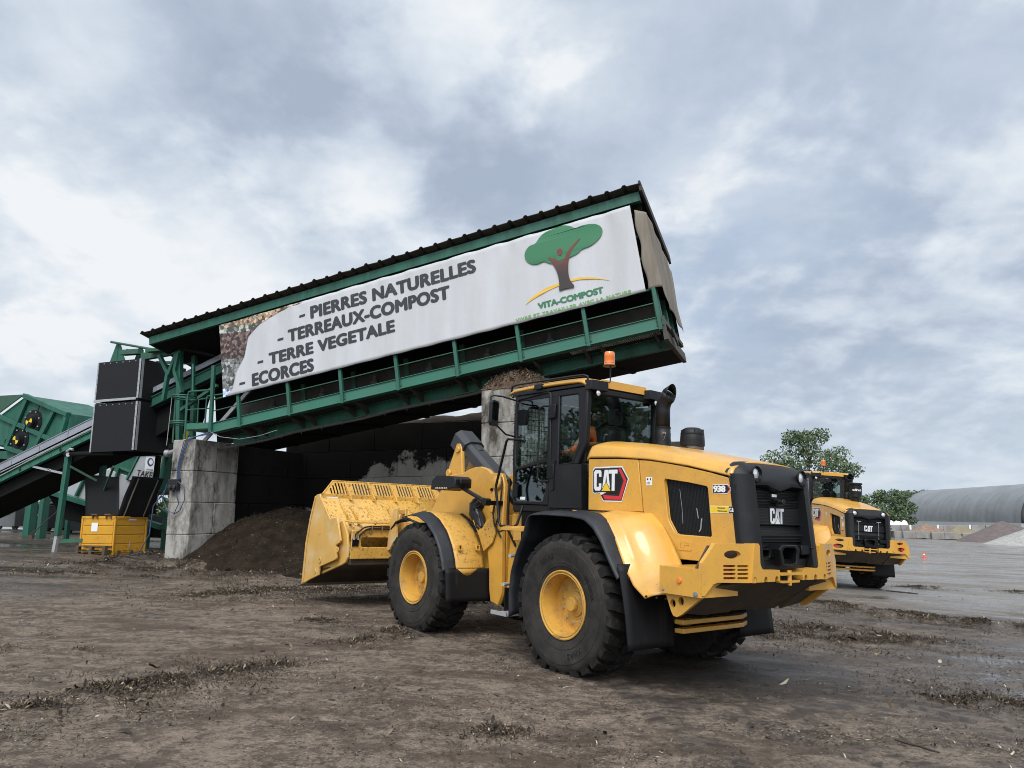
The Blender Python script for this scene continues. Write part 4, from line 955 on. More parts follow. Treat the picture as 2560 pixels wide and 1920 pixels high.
    for y in (.40,-.40):
        b = MB(); b.lathe([(.085,0),(.088,-.012),(.075,-.02),(.062,.02),(.0,.03)], c=(-1.835,y,2.105), axis='x', n=22); lh = b.build('work_light', m_blkg, T)
        b = MB(); b.lathe([(.060,0),(.045,-.012),(0,-.018)], c=(-1.823,y,2.105), axis='x', n=18); b.build('lamp_lens', m_lamp, lh)
    # hitch and hinge castings under the grille
    b = MB(); Ft = lambda a, c, t: (t, a, c)
    b.prism([(.15,1.44),(-.10,1.44),(-.15,1.40),(-.13,1.24),(.17,1.24),(.20,1.40)], Ft, -1.95, -1.80, [[(.10,1.41),(-.06,1.41),(-.10,1.38),(-.08,1.26),(.12,1.26),(.15,1.38)]])
    b.prism([(.43,1.40),(.22,1.40),(.19,1.32),(.30,1.29),(.43,1.31)], Ft, -1.88, -1.80, [[(.38,1.385),(.26,1.385),(.26,1.325),(.38,1.325)]])
    b.prism([(-.44,1.43),(-.27,1.43),(-.27,1.34),(-.44,1.34)], Ft, -1.90, -1.80); b.box(-1.92,-1.89,-.50,-.42,1.40,1.415)
    b.prism([(.43,1.30),(-.43,1.30),(-.36,1.20),(.38,1.20)], Ft, -1.87, -1.78)
    B(b, 'tow_hitch', m_blkg, bevel=.01)
    # ---- counterweight
    cw = MB(); ug = MB()
    A2 = Vector((-1.77,1.16)); B2 = Vector((-1.945,.57)); dv = (B2-A2); Lc = dv.length; dv.normalize(); nv = Vector((-dv.y, dv.x))
    if nv.x > 0: nv = -nv
    for s in (1, -1):
        cw.box(-1.765, -1.285, s*.62, s*1.16, .965, 1.212)
        pan = [(0,.985),(.03,.985),(.125,1.085),(.17,1.10),(.60,1.095),(.60,1.447),(.145,1.445),(.006,1.27),(0,1.21)]
        if one: holes = [circ(.337,1.348,.094,20,.038)]+[rrect(x0,x1,z_,z_+.020,.009,2) for z_ in (1.236,1.203,1.167,1.129) for x0, x1 in ((.232,.37),(.388,.512))]
        else: holes = [circ(.33,1.36,.11,20,.036), circ(.30,1.20,.13,20,.06)]
        def fp(a, c, t): p = A2+dv*a-nv*t; return (p.x, s*p.y, c)
        cw.prism(pan, fp, 0, .05, holes)
        ug.prism([(.02,1.0),(.60,1.105),(.60,1.42),(.16,1.42),(.02,1.2)], fp, .13, .15)
        def ft(a, c, t): return (t, s*a, c)
        tower = [(.61,1.447),(.545,1.452),(.525,1.43),(.52,1.27),(.50,1.23),(.47,1.212),(.20,1.205),(.20,1.10)]
        for cy in (.255,.434,.61):
            n_ = 8; tower += [(cy-.028+0*i, 1.10) for i in range(1)]+[(cy-.028*math.cos(math.pi*i/n_), 1.115+.035*math.sin(math.pi*i/n_)) for i in range(n_+1)]+[(cy+.028, 1.10)]
        tower += [(.66,1.10)]
        cw.prism(tower, ft, -1.945, -1.60)
        # slanting underside
        ug.hexa([(-1.885,s*.19,1.098),(-1.885,s*.62,1.098),(-1.36,s*.62,.74),(-1.36,s*.19,.74),(-1.80,s*.19,1.15),(-1.80,s*.62,1.15),(-1.30,s*.62,1.15),(-1.30,s*.19,1.15)])
        ug.hexa([(-1.885,s*.61,1.095),(-1.74,s*1.05,1.04),(-1.40,s*1.04,.78),(-1.42,s*.61,.74),(-1.70,s*.61,1.14),(-1.66,s*1.05,1.1),(-1.30,s*1.04,1.1),(-1.30,s*.61,1.14)])
        wing = [(-1.30,.965),(-1.32,.93),(-1.375,.80),(-1.40,.765),(-1.44,.757),(-1.50,.79),(-1.70,.945),(-1.72,.965)]
        cw.prism(wing, lambda a, c, t: (a, s*t, c), 1.06, 1.10, [circ(-1.395,.875,.032,14,.038), circ(-1.49,.905,.032,14,.038)])
    ug.hexa([(-1.87,-.19,1.11),(-1.87,.19,1.11),(-1.40,.19,.76),(-1.40,-.19,.76),(-1.6,-.19,1.19),(-1.6,.19,1.19),(-1.3,.19,1.19),(-1.3,-.19,1.19)])
    cw.box(-1.97,-1.90,-.16,.20,1.155,1.18); cw.box(-1.97,-1.90,-.10,.20,1.085,1.105); cw.tube([(-1.95,.05,1.06),(-1.95,.05,1.2)], .022, 8)
    cwo = B(cw, 'counterweight', m_yel, bevel=.010); ug.build('weight_underside', m_grime_shade, cwo, bevel=.008)
    for s in (1, -1):
        b = MB(); b.lathe([(0,.016),(.024,.014),(.027,.004),(.027,0)] if s > 0 else [(0,-.016),(.024,-.014),(.027,-.004),(.027,0)], c=(-1.52,s*1.16,1.095), axis='y', n=18); b.build('side_reflector', m_orange, cwo)
        b = MB()
        for (x, z_, r_) in ((-1.33,1.0,.014),(-1.70,.99,.026)): b.lathe([(0,s*.010),(r_*.55,s*.010),(r_*.6,s*.006),(r_,s*.005),(r_,0)], c=(x,s*1.16,z_), axis='y', n=12)
        b.build('bolt', m_grey, cwo)
        def fp2(a, c, t): p = A2+dv*a-nv*t; return (p.x, s*p.y, c)
        for lp in ((rrect(.22,.36,1.12,1.25,.02), rrect(.24,.29,1.31,1.385,.01)) if one else (circ(.22,1.20,.05,16), circ(.26,1.36,.03,14))):
            b = MB(); b.prism(lp, fp2, .055 if one else .02, .09); b.build('tail_light', m_lred, cwo)
    # ---- rear fenders
    for s in (1, -1):
        E_ = [(.05,1.05,1.692),(-.33,1.05,1.665),(-.50,1.06,1.575),(-.62,1.08,1.43),(-.72,1.10,1.27),(-.82,1.12,1.12),(-.94,1.14,.985),(-1.10,1.15,.885)]
        I_ = [(.05,.64,1.705),(-.30,.64,1.705),(-.74,.63,1.69),(-.88,.63,1.58),(-1.0,.64,1.42),(-1.12,.66,1.25),(-1.24,.70,1.08),(-1.44,.76,.92)]
        def fend(a, c):
            i = c*7; i0 = min(int(i), 6); f = i-i0
            e_ = Vector(E_[i0]).lerp(Vector(E_[i0+1]), f); n_ = Vector(I_[i0]).lerp(Vector(I_[i0+1]), f)
            w_ = min(1, c*2.2); m1 = Vector((e_.x+(n_.x-e_.x)*.66, e_.y-(e_.y-n_.y)*.13, e_.z+(n_.z-e_.z)*.55+.05*w_)); m0 = (e_+n_)/2; m_ = m0.lerp(m1, w_)
            st = Vector((e_.x+(n_.x-e_.x)*.16-.02*w_, e_.y-.10*min(1, 2*(1-c)+.25), e_.z+.035*w_))
            if a < .2: p = e_.lerp(st, a/.2)
            else: q = (a-.2)/.8; mm = (st+n_)/2+Vector((-.035, .075, .05))*w_; p = st*(1-q)**2+mm*2*q*(1-q)+n_*q*q
            return (p.x, s*p.y, p.z)
        b = MB(); b.grid(fend, 26, 40); fo = B(b, 'rear_fender', m_yel, smooth=24, solid=.012)
        b = MB()
        lip = [(.86,.50),(.875,.75),(.85,1.0),(.78,1.2),(.66,1.42),(.60,1.60),(.55,1.655),(.30,1.668),(-.10,1.66),(-.33,1.635),(-.47,1.55),(-.59,1.41),(-.69,1.25),(-.78,1.12),(-.82,1.07)]
        lip = [lip[0]]+[q for i in range(len(lip)-1) for q in ((lip[i][0]*.5+lip[i+1][0]*.5, lip[i][1]*.5+lip[i+1][1]*.5), lip[i+1])]
        def lipf(a, c):
            i = c*(len(lip)-1); i0 = min(int(i), len(lip)-2); f = i-i0; x = lip[i0][0]*(1-f)+lip[i0+1][0]*f; z_ = lip[i0][1]*(1-f)+lip[i0+1][1]*f
            y0 = .62 if x > .05 else 1.03
            if c < .45 and z_ < 1.6: y0 = .60
            y = 1.245+(y0-1.245)*a; out_ = .03*math.sin(a*1.5)
            return (x-(0 if x > 0 else out_), s*y, z_+out_*(1 if z_ > 1.4 else .3)-(.035*(1-a)**6))
        b.grid(lipf, 9, len(lip)*2); b.build('fender_lip', m_lip, fo, smooth=50, solid=.014)
        b = MB(); tr = []
        for i in range(22): x = .52-i*.04; b.box(x-.008,x+.008,s*.66,s*1.02,1.69,1.705)
        b.build('step_tread', m_blk, fo)
        b = MB(); b.grid(lambda a, c: (-.80-.16*(1-c)-.02*math.sin(c*3)+(-.10*a*c), s*(1.225-.66*a), .385+.80*c), 8, 12); b.build('mud_flap', m_flap, fo, smooth=60, solid=.012)
        b = MB()
        for (x, y, z_) in ((-.90,1.16,1.06),(-1.12,1.155,.91),(-1.22,1.12,.905),(-1.30,1.08,.905)): b.lathe([(0,s*.012),(.010,s*.010),(.012,0)], c=(x,s*y,z_), axis='y', n=8)
        b.build('bolt', m_ink, fo)
    # ---- exhaust and air pre-cleaner
    b = MB()
    ex, ey = -.085, -.30
    b.lathe([(.115,2.45),(.112,2.50),(.094,2.60),(.096,2.66),(.092,2.665),(.092,2.72)], c=(ex,ey,0), axis='z', n=24)
    b.lathe([(.092,2.72),(.096,2.722),(.096,2.735),(.087,2.737)], c=(ex,ey,0), axis='z', n=24)
    path = [(ex,ey,2.70),(ex,ey,2.94),(ex-.003,ey,2.98),(ex-.014,ey,3.02),(ex-.036,ey,3.06),(ex-.066,ey,3.10),(ex-.10,ey,3.14)]
    b.tube(path, .087, 24, cap=False)
    # slant-cut mouth
    ring = [(ex-.10+.087*.70*math.cos(t_)+(.0), ey+.087*math.sin(t_), 3.14+.087*.72*math.cos(t_)) for t_ in [2*math.pi*i/24 for i in range(24)]]
    mouth = [(ex-.135-.02*math.cos(t_), ey+.087*math.sin(t_), 3.135+.122*math.cos(t_)) for t_ in [2*math.pi*i/24 for i in range(24)]]
    b.add(ring+mouth, [(i,(i+1)%24,24+(i+1)%24,24+i) for i in range(24)])
    eo = B(b, 'exhaust_stack', m_blk, smooth=50, solid=.004)
    b = MB(); b.lathe([(0,.0),(.012,0),(.012,.05),(0,.05)], c=(ex-.10,ey+.07,2.655), axis='x', n=8); b.tube([(ex-.10,ey+.07,2.65),(ex-.10,ey+.08,2.60),(ex-.09,ey+.09,2.57)], .004, 5); b.build('clamp_bolt', m_steel, eo)
    pc = (-.53,-.30,0)
    if one:
        b = MB(); b.lathe([(0,2.70),(.08,2.698),(.12,2.675),(.135,2.64),(.138,2.615),(.135,2.61),(.139,2.60),(.142,2.55),(.144,2.49),(.139,2.485),(.08,2.485),(0,2.485)], c=pc, axis='z', n=32)
        for k in range(6): a = R(60*k+20); b.obox((pc[0]+.124*math.cos(a), pc[1]+.124*math.sin(a), 2.655), (.012*math.cos(a),.012*math.sin(a),0), (-.008*math.sin(a),.008*math.cos(a),0), (0,0,.022))
        po = B(b, 'air_precleaner', m_blk, smooth=40)
        b = MB(); b.lathe([(.070,2.36),(.070,2.455)], c=pc, axis='z', n=24, mi=0); b.lathe([(.075,2.455),(.075,2.487)], c=pc, axis='z', n=24, mi=1); b.build('intake_neck', [m_yel, m_galv], po)
    else:
        b = MB(); b.lathe([(0,2.98),(.17,2.98),(.185,2.965),(.185,2.93),(.16,2.92),(.16,2.90),(.175,2.89),(.175,2.66),(.16,2.65),(.165,2.63),(.165,2.58),(.12,2.55),(.11,2.38),(0,2.38)], c=pc, axis='z', n=32); po = B(b, 'air_precleaner', m_blk, smooth=40)
        b = MB(); vs, fs = text_geo('turbo', .03, .25, 1.0); a_ = np.array(vs); mn, mx_ = a_.min(0), a_.max(0)
        o_ = []
        for p in vs:
            q = (p[0]-mn[0])/(mx_[0]-mn[0]); an = math.pi+.55-q*1.5+.0; o_.append((pc[0]+.1765*math.cos(an), pc[1]-.1765*math.sin(an)*-1 if False else pc[1]+.1765*math.sin(math.pi-an)*-1*-1, 2.74+.07*(p[1]-mn[1])/(mx_[1]-mn[1])))
        b.add(o_, fs); b.build('lettering', m_white, po, smooth=0)
    cab(T, B, one, YT); front(T, B, one)
    return T
def cab(T, B, one, YT):
    HW = .645
    Fy = lambda s: (lambda a, c, t: (a, s*t, c))
    # pillars, sills and roof frame
    b = MB()
    for s in (1, -1):
        b.prism([(.335,3.12),(.355,2.50),(.50,2.235),(.40,2.235),(.28,2.48),(.26,3.12)], Fy(s), HW-.07, HW)      # rear pillar, bent forward at the foot
        b.prism([(.26,3.12),(.42,3.12),(.42,3.08),(.40,2.50),(.52,2.26),(.86,2.235),(.50,2.235),(.335,2.49)], Fy(s), HW-.05, HW+.004)
        b.prism([(.76,2.24),(.76,3.12),(.92,3.12),(.905,1.72),(.76,1.72)], Fy(s), HW-.07, HW+.002)
        b.prism([(1.56,3.12),(1.64,3.12),(1.66,2.4),(1.62,1.72),(1.555,1.72)], Fy(s), HW-.07, HW)
        b.prism([(.26,3.08),(1.64,3.08),(1.64,3.16),(.26,3.16)], Fy(s), HW-.06, HW+.003)
        b.box(.9,1.62,s*(HW-.06),s*HW,1.66,1.745)
    b.box(.27,.33,-HW+.05,HW-.05,3.09,3.16); b.box(.33,.40,-HW+.05,HW-.05,2.25,2.46); b.box(1.60,1.66,-HW+.05,HW-.05,3.03,3.14); b.box(1.58,1.64,-HW+.05,HW-.05,1.66,2.25)
    b.box(.30,1.62,-HW+.02,HW-.02,1.64,1.70)
    B(b, 'cab_frame', m_blk, bevel=.012)
    for s in (1, -1):
        b = MB(); b.prism([(.31,1.715),(.895,1.715),(.89,2.235),(.335,2.235)], Fy(s), HW-.09, HW+.018, ); b.prism(rrect(.80,.875,1.92,2.30,.03), Fy(s), HW+.0, HW+.03)
        B(b, 'cab_side_panel', m_blk, bevel=.012)
    # roof
    def roof(a, c):
        x = .285+1.475*a; k = 2*c-1; e_ = max(0, abs(k)-.82)/.18; ea = max(0, a-.92)/.08; eb = max(0, .08-a)/.08
        return (x, k*.665, 3.275-.05*e_**2-.03*ea**2-.04*eb**2-.012*abs(k)+.02*a*(1-a)*4-.03*(1-a)*0)
    b = MB(); b.grid(roof, 26, 30); ro = B(b, 'cab_roof', m_yel, smooth=50, solid=.03)
    b = MB(); b.prism(rrect(.29,1.74,-.66,.66,.06), lambda a, c, t: (a, c, t), 3.165, 3.20)
    for s in (1, -1): b.prism([(.18,s*.38),(.30,s*.34),(.30,s*.66),(.20,s*.64)] if s > 0 else [(.30,s*.34),(.18,s*.38),(.20,s*.64),(.30,s*.66)], lambda a, c, t: (a, c, t), 3.12, 3.235)
    b.build('roof_lip', m_blk, ro, bevel=.012)
    b = MB(); b.prism([(-.36,3.175),(.36,3.175),(.40,3.275),(-.40,3.275)], lambda a, c, t: (t, a, c), .262, .292); b.build('roof_valance', m_yel, ro, bevel=.008)
    b = MB(); b.tube([(.30,.60,3.20),(.30,.62,3.285),(.34,.645,3.30),(.6,.655,3.305),(1.62,.655,3.315),(1.70,.655,3.30),(1.72,.655,3.20),(1.68,.65,3.15)], .015, 8); b.build('roof_rail', m_blkg, ro, smooth=60)
    b = MB(); b.box(1.06,1.20,.60,.70,3.20,3.27); b.box(1.12,1.26,.50,.56,3.33,3.37); b.build('roof_lamp', m_blk, ro, bevel=.008)
    for y in (.52,-.52):
        b = MB(); b.lathe([(0,.05),(.033,.045),(.040,.0),(.040,-.01),(.034,-.01)], c=(.22,y,3.085), axis='x', n=18); b.box(.24,.28,y-.02,y+.02,3.09,3.15); wl = B(b, 'cab_work_light', m_blkg)
        b = MB(); b.lathe([(.033,-.012),(.02,-.02),(0,-.022)], c=(.22,y,3.085), axis='x', n=18); b.build('lamp_lens', m_lamp, wl)
    # beacon
    bx, by, bz = .29, .28, 3.30
    b = MB(); b.tube([(bx+.06,by+.10,3.25),(bx,by+.02,3.245),(bx-.02,by-.02,3.26),(bx-.02,by-.02,3.45)], .010, 8); b.tube([(bx-.01,by-.03,3.45),(bx-.01,by-.03,3.32),(bx-.03,by-.0,3.25),(bx,by+.08,3.235)], .005, 6)
    b.lathe([(0,3.447),(.074,3.45),(.082,3.457),(.078,3.465),(.055,3.468),(0,3.468)], c=(bx-.02,by,0), axis='z', n=24); bo = B(b, 'beacon', m_blk)
    b = MB(); b.lathe([(.066,3.468),(.064,3.49),(.067,3.495),(.064,3.53),(.066,3.535),(.063,3.57),(.065,3.575),(.061,3.62),(.054,3.632),(0,3.635)], c=(bx-.02,by,0), axis='z', n=28); b.build('beacon_lens', m_orange, bo)
    # glass
    b = MB(); rg_ = rrect(-.545,.545,2.44,3.09,.09); b.prism(rg_, lambda a, c, t: (.315+t+(c-2.75)*-.03, a*1.08, c), 0, .006); B(b, 'rear_window', m_glass)
    b = MB(); b.prism(rrect(-.58,.58,2.28,3.04,.06), lambda a, c, t: (1.635+t, a, c), 0, .006); B(b, 'windscreen', m_glass)
    for s in (1, -1):
        b = MB(); b.prism([(.765,2.26),(.765,3.06),(.74,3.09),(.46,3.085),(.435,3.06),(.415,2.50),(.53,2.265)], Fy(s), HW-.025, HW-.019); B(b, 'side_window', m_glass)
        up = [(.945,2.335),(.945,3.10),(.965,3.135),(1.0,3.14),(1.53,3.10),(1.56,3.085),(1.575,3.05),(1.572,2.26),(1.55,2.225),(1.51,2.225)]
        lo = [(.945,2.255),(.955,2.27),(1.54,2.18),(1.565,2.15),(1.575,1.81),(1.555,1.785),(1.04,1.785),(1.01,1.80),(.945,2.0)]
        outer = [(.905,1.745),(.885,2.2),(.905,3.12),(.93,3.155),(.97,3.165),(1.545,3.13),(1.59,3.10),(1.605,3.06),(1.605,1.80),(1.59,1.752)]
        shr = lambda l, k: [(1.26+(p[0]-1.26)*k, 2.68+(p[1]-2.68)*k) for p in l]
        b = MB(); b.prism(outer, Fy(s), HW-.02, HW+.018, [up[::1], lo])
        do = B(b, 'cab_door', m_blk, bevel=.010)
        b = MB(); b.prism(up, Fy(s), HW-.008, HW-.002); b.prism(lo, Fy(s), HW-.008, HW-.002); b.build('door_glass', m_glass, do)
        b = MB(); b.tube([(.915,s*(HW+.02),2.97),(1.0,s*(HW+.06),2.97),(1.045,s*(HW+.075),2.945),(1.05,s*(HW+.075),2.90),(1.045,s*(HW+.075),2.08),(1.03,s*(HW+.07),2.045),(.98,s*(HW+.06),2.03),(.90,s*(HW+.02),2.035)], .013, 8); b.build('grab_handle', m_blkg, do, smooth=60)
        b = MB(); b.prism(rrect(1.49,1.585,1.83,2.0,.02), Fy(s), HW+.015, HW+.04); b.build('door_handle', m_blkg, do, bevel=.008)
        b = MB(); b.prism(rrect(1.365,1.465,1.805,1.84,.004), Fy(s), HW, HW+.001)
        if s > 0: b.text('SAFETY', (1.415,HW+.0015,1.822), (-1,0,0), (0,0,1), w=.075, h=.016, mi=1, depth=.001) if False else None
        b.build('door_sticker', m_white, do)
        for z in (2.9, 2.15):
            b = MB(); b.box(.80,.93,s*(HW+.0),s*(HW+.035),z-.09,z+.09); b.build('door_hinge', m_blkg, do, bevel=.01)
    # wire guard in front of the windscreen
    b = MB()
    for i in range(21): b.tube([(1.70,-.60+i*.06,2.26),(1.70,-.60+i*.06,3.05)], .0035, 5)
    for i in range(14): b.tube([(1.70,-.62,2.27+i*.06),(1.70,.62,2.27+i*.06)], .0035, 5)
    B(b, 'wire_guard', m_ink)
    # interior: seat, steering column, console
    b = MB(); b.prism(rrect(-.24,.24,2.02,2.14,.04), lambda a, c, t: (t, a, c), .55, 1.02); b.prism([(-.24,2.1),(.24,2.1),(.22,2.66),(.12,2.74),(-.12,2.74),(-.22,2.66)], lambda a, c, t: (t-(c-2.1)*.12, a, c), .50, .62); b.prism(rrect(-.13,.13,2.76,2.95,.05), lambda a, c, t: (t, a, c), .43, .52); b.box(.6,.95,-.2,.2,1.7,2.02)
    B(b, 'driver_seat', m_seat, bevel=.03)
    b = MB(); b.tube([(1.5,0,1.72),(1.42,0,2.1),(1.28,0,2.38)], .045, 10); b.tube([(1.25+.07*math.cos(t_),.19*math.sin(t_),2.40+.17*math.cos(t_)*.55) for t_ in [2*math.pi*i/24 for i in range(24)]], .015, 8, closed=True)
    b.box(1.25,1.35,.0,.02,2.36,2.40); b.box(.6,1.1,-.50,-.32,1.7,2.28); b.prism([(1.35,2.25),(1.55,2.2),(1.55,2.45),(1.42,2.5)], lambda a, c, t: (a, t, c), -.25, .2); B(b, 'steering_console', m_seat, bevel=.01)
    b = MB(); b.tube([(.33,0,3.03),(.33,-.22,3.02)], .01, 6); b.lathe([(0,-.005),(.05,-.005),(.055,0),(0,.012)], c=(.36,-.27,2.97), axis='x', n=18); B(b, 'interior_mirror', m_ink)
    # mirrors
    b = MB(); b.tube([(1.60,.66,3.10),(1.66,.85,3.14),(1.70,.97,3.145),(1.715,1.0,3.12),(1.712,1.0,2.95)], .012, 8); b.tube([(1.60,.66,2.62),(1.62,.80,2.64),(1.655,.95,2.76),(1.66,.98,2.84)], .012, 8); mo = B(b, 'mirror_arm', m_blkg, smooth=60)
    b = MB(); b.prism(rrect(-.105,.105,-.165,.165,.05), lambda a, c, t: (1.60+t-.02*c-a*.45, 1.0+a*.86, 2.90+c), 0, .07); b.build('mirror_housing', m_blk, mo, bevel=.02)
    b = MB(); b.prism(rrect(-.085,.085,-.09,.14,.035), lambda a, c, t: (1.594+t-.02*c-a*.45, 1.0+a*.86, 2.90+c), 0, .004); b.build('mirror_glass', m_mirror, mo)
    b = MB(); b.tube([(1.60,.64,3.08),(1.50,.74,3.05),(1.36,.78,3.03),(1.30,.78,2.98),(1.30,.78,2.92)], .010, 8); b.prism(rrect(-.08,.08,-.10,.10,.03), lambda a, c, t: (1.30+a, .78+t, 2.84+c), -.02, .02); B(b, 'inner_mirror', m_blkg, smooth=60)
    # handrail beside the ladder, platform, ladder
    b = MB(); b.tube([(1.36,.68,2.555),(1.38,.84,2.56),(1.44,.90,2.56),(1.475,.90,2.53),(1.655,.90,1.97),(1.655,.90,1.93),(1.555,.90,1.50),(1.53,.90,1.467),(1.25,.90,1.467),(1.22,.88,1.50),(1.22,.80,1.72)], .017, 10); B(b, 'handrail', m_blkg, smooth=60)
    b = MB(); b.box(.92,1.36,.62,1.0,1.42,1.465); b.prism([(1.36,1.42),(1.30,1.42),(.95,1.25),(.9,1.25),(.9,1.42)], lambda a, c, t: (a, t, c), .66, .70)
    for i in range(9): b.box(.95+i*.045,.97+i*.045,.66,.98,1.465,1.475)
    B(b, 'step_platform', m_yel, bevel=.006)
    lad = [(1.285,1.23),(.93,1.24),(.93,1.12),(1.02,.9),(1.06,.76),(1.16,.72),(1.30,.705),(1.425,.72),(1.43,.76)]
    b = MB(); b.prism(lad, lambda a, c, t: (a, t, c), .74, .755); lo_ = B(b, 'ladder', m_yel, bevel=.005)
    b = MB(); b.tube([(1.25,.76,1.125),(1.13,1.05,1.125)], .022, 8); b.build('ladder_step', m_galv, lo_); b = MB(); b.tube([(1.33,.76,.785),(1.2,1.08,.785)], .022, 8); b.build('ladder_step', m_galv, lo_)
    b = MB(); b.box(1.10,1.40,.78,1.10,.425,.445); b.box(1.10,1.40,.78,.80,.445,.47); b.box(1.10,1.40,1.08,1.10,.445,.47)
    b.build('ladder_step', m_galv, lo_)
    b = MB(); b.box(1.385,1.40,.79,.90,.43,.72); b.box(1.10,1.115,.79,.9,.43,.72); b.box(1.28,1.39,.745,.76,.45,.73); b.build('hanging_strap', m_flap, lo_)
def front(T, B, one):
    Fs = lambda s: (lambda a, c, t: (a, s*t, c))
    # lift arms
    b = MB()
    for s in (1, -1):
        arm = [(2.30,2.00),(2.33,2.15),(2.45,2.225),(2.60,2.262),(2.75,2.258),(2.90,2.23),(3.06,2.175),(3.25,2.165),(3.40,2.15),(3.50,2.10),(3.83,1.66),(4.15,1.30),(4.55,1.05),(4.78,.86),(4.80,.66),(4.70,.56),(4.52,.58),(4.30,.80),(3.95,1.10),(3.5,1.40),(3.2,1.55),(3.02,1.585),(2.8,1.50),(2.5,1.42),(2.2,1.45),(2.1,1.6)]
        b.prism(arm, Fs(s), .39, .46)
        b.lathe([(0,0),(.075,0),(.075,s*.035),(.04,s*.045),(0,s*.045)], c=(4.68,s*.46,.70), axis='y', n=16)
        b.prism([(2.08,1.62),(2.16,1.62),(2.17,1.97),(2.13,2.02),(2.07,1.97)], Fs(s), .585, .61)
    b.box(3.55,3.85,-.4,.4,1.35,1.62)
    ao = B(b, 'lift_arm', m_yel, bevel=.012)
    for s in (1, -1):
        b = MB(); b.tube([(2.07,s*.60,1.75),(2.07,s*.62,1.62),(2.0,s*.64,1.45),(1.85,s*.66,1.38),(1.66,s*.64,1.44)], .011, 6); b.lathe([(0,s*.02),(.022,s*.02),(.022,0)], c=(2.12,s*.61,1.93), axis='y', n=10); b.build('grease_line', m_blkg, ao, smooth=60)
    b = MB(); b.tube([(1.95,.58,2.10),(1.90,.62,1.9),(1.93,.62,1.6),(2.0,.62,1.45),(1.90,.60,1.3)], .013, 6); b.tube([(1.82,.55,2.08),(1.79,.58,1.7),(1.80,.56,1.4),(1.7,.5,1.2)], .018, 6)
    b.build('grease_line', m_blkg, ao, smooth=60)
    # bell-crank lever with tilt cylinder and its cover
    b = MB()
    for s in (1, -1): b.prism([(3.40,2.10),(3.46,2.22),(3.50,2.58),(3.55,2.655),(3.64,2.66),(3.68,2.58),(3.90,2.16),(4.15,1.50),(4.15,1.2),(4.0,1.15),(3.85,1.4)], Fs(s), .14, .20)
    b.box(3.45,3.62,-.2,.2,2.1,2.2); b.lathe([(0,0),(.05,0),(.05,.03),(0,.03)], c=(3.58,.20,2.56), axis='y', n=14); b.lathe([(0,0),(.06,0),(.06,.04),(0,.04)], c=(3.80,.20,2.20), axis='y', n=14)
    B(b, 'tilt_lever', m_yel, bevel=.010)
    b = MB()
    d = Vector((2.62,0,2.12))-Vector((3.62,0,2.80)); d.normalize(); u = Vector((d.z,0,-d.x)); u = u if u.z > 0 else -u
    def FC(a, c, t): p = Vector((3.62,0,2.80))+d*t; q = p+u*c; return (q.x, a, q.z)
    b.prism([(-.15,-.20),(-.15,-.05),(-.09,.0),(.09,0),(.15,-.05),(.15,-.20)], FC, .22, 1.24)
    b.prism([(-.19,-.26),(-.19,-.03),(-.11,.035),(.11,.035),(.19,-.03),(.19,-.26)], FC, -.10, .25)
    b.prism([(-.05,-.02),(.05,-.02),(.05,.012),(-.05,.012)], FC, .28, .44)
    B(b, 'cylinder_cover', mat('grey_black_cover', (.028,.030,.033), .45, var=.1), bevel=.012)
    b = MB(); b.tube([(3.55,0,2.58),(2.3,0,1.75)], .07, 12); b.tube([(2.5,.28,1.2),(3.3,.28,1.5)], .08, 12); b.tube([(2.5,-.28,1.2),(3.3,-.28,1.5)], .08, 12); B(b, 'hydraulic_cylinder', m_blkg)
    b = MB(); b.tube([(2.55,.47,1.78),(2.62,.50,1.70),(2.60,.52,1.60),(2.48,.54,1.52),(2.40,.56,1.40)], [.10,.11,.10,.09,.07], 14)
    for i in range(5): b.tube([(2.62-.03*i,.52+.02*i,1.72-.05*i),(2.52-.03*i,.56+.02*i,1.62-.05*i),(2.40-.02*i,.58,1.55-.05*i),(2.28,.58,1.40-.03*i)], .018, 6)
    b.tube([(2.68,.52,1.80),(2.66,.57,1.70),(2.55,.60,1.66),(2.40,.59,1.72),(2.36,.56,1.82)], .009, 6)
    B(b, 'hydraulic_hose', m_blkg, smooth=60)
    # front fenders
    for s in (1, -1):
        arc = [(3.35,1.56),(3.12,1.60),(2.92,1.585),(2.70,1.50),(2.50,1.35),(2.36,1.17),(2.28,1.0),(2.245,.88)]
        def ff(a, c):
            i = c*(len(arc)-1); i0 = min(int(i), len(arc)-2); f = i-i0; x = arc[i0][0]*(1-f)+arc[i0+1][0]*f; z = arc[i0][1]*(1-f)+arc[i0+1][1]*f
            y = 1.06-.46*a; dx = -.05*math.sin(math.pi*min(1, a*1.1))*c
            return (x+dx, s*y, z)
        b = MB(); b.grid(ff, 12, 40)
        q = [ff(i/11, 1.0) for i in range(12)]
        vs = q+[(p[0]+.03, p[1], p[2]-.03-.075*math.sin(math.pi*min(1, (i/11)*1.15+.08))) for i, p in enumerate(q)]
        b.add(vs, [(i,i+1,13+i,12+i) for i in range(11)]); fo = B(b, 'front_fender', m_yel_d, smooth=35, solid=.012)
        def fl(a, c):
            i = c*(len(arc)-1); i0 = min(int(i), len(arc)-2); f = i-i0; x = arc[i0][0]*(1-f)+arc[i0+1][0]*f; z = arc[i0][1]*(1-f)+arc[i0+1][1]*f
            return (x+.03*a+.0, s*(1.055+.20*a), z-.05*a*(1-.5*c)-.01*a*a)
        b = MB(); b.grid(fl, 6, 40); b.build('fender_lip', m_lip, fo, smooth=55, solid=.014)
        b = MB(); b.grid(lambda a, c: (2.17+.05*c+.02*math.sin(a*5), s*(1.24-.74*a), .46+.42*c), 8, 8); b.build('mud_flap', m_flap, fo, smooth=60, solid=.012)
        b = MB()
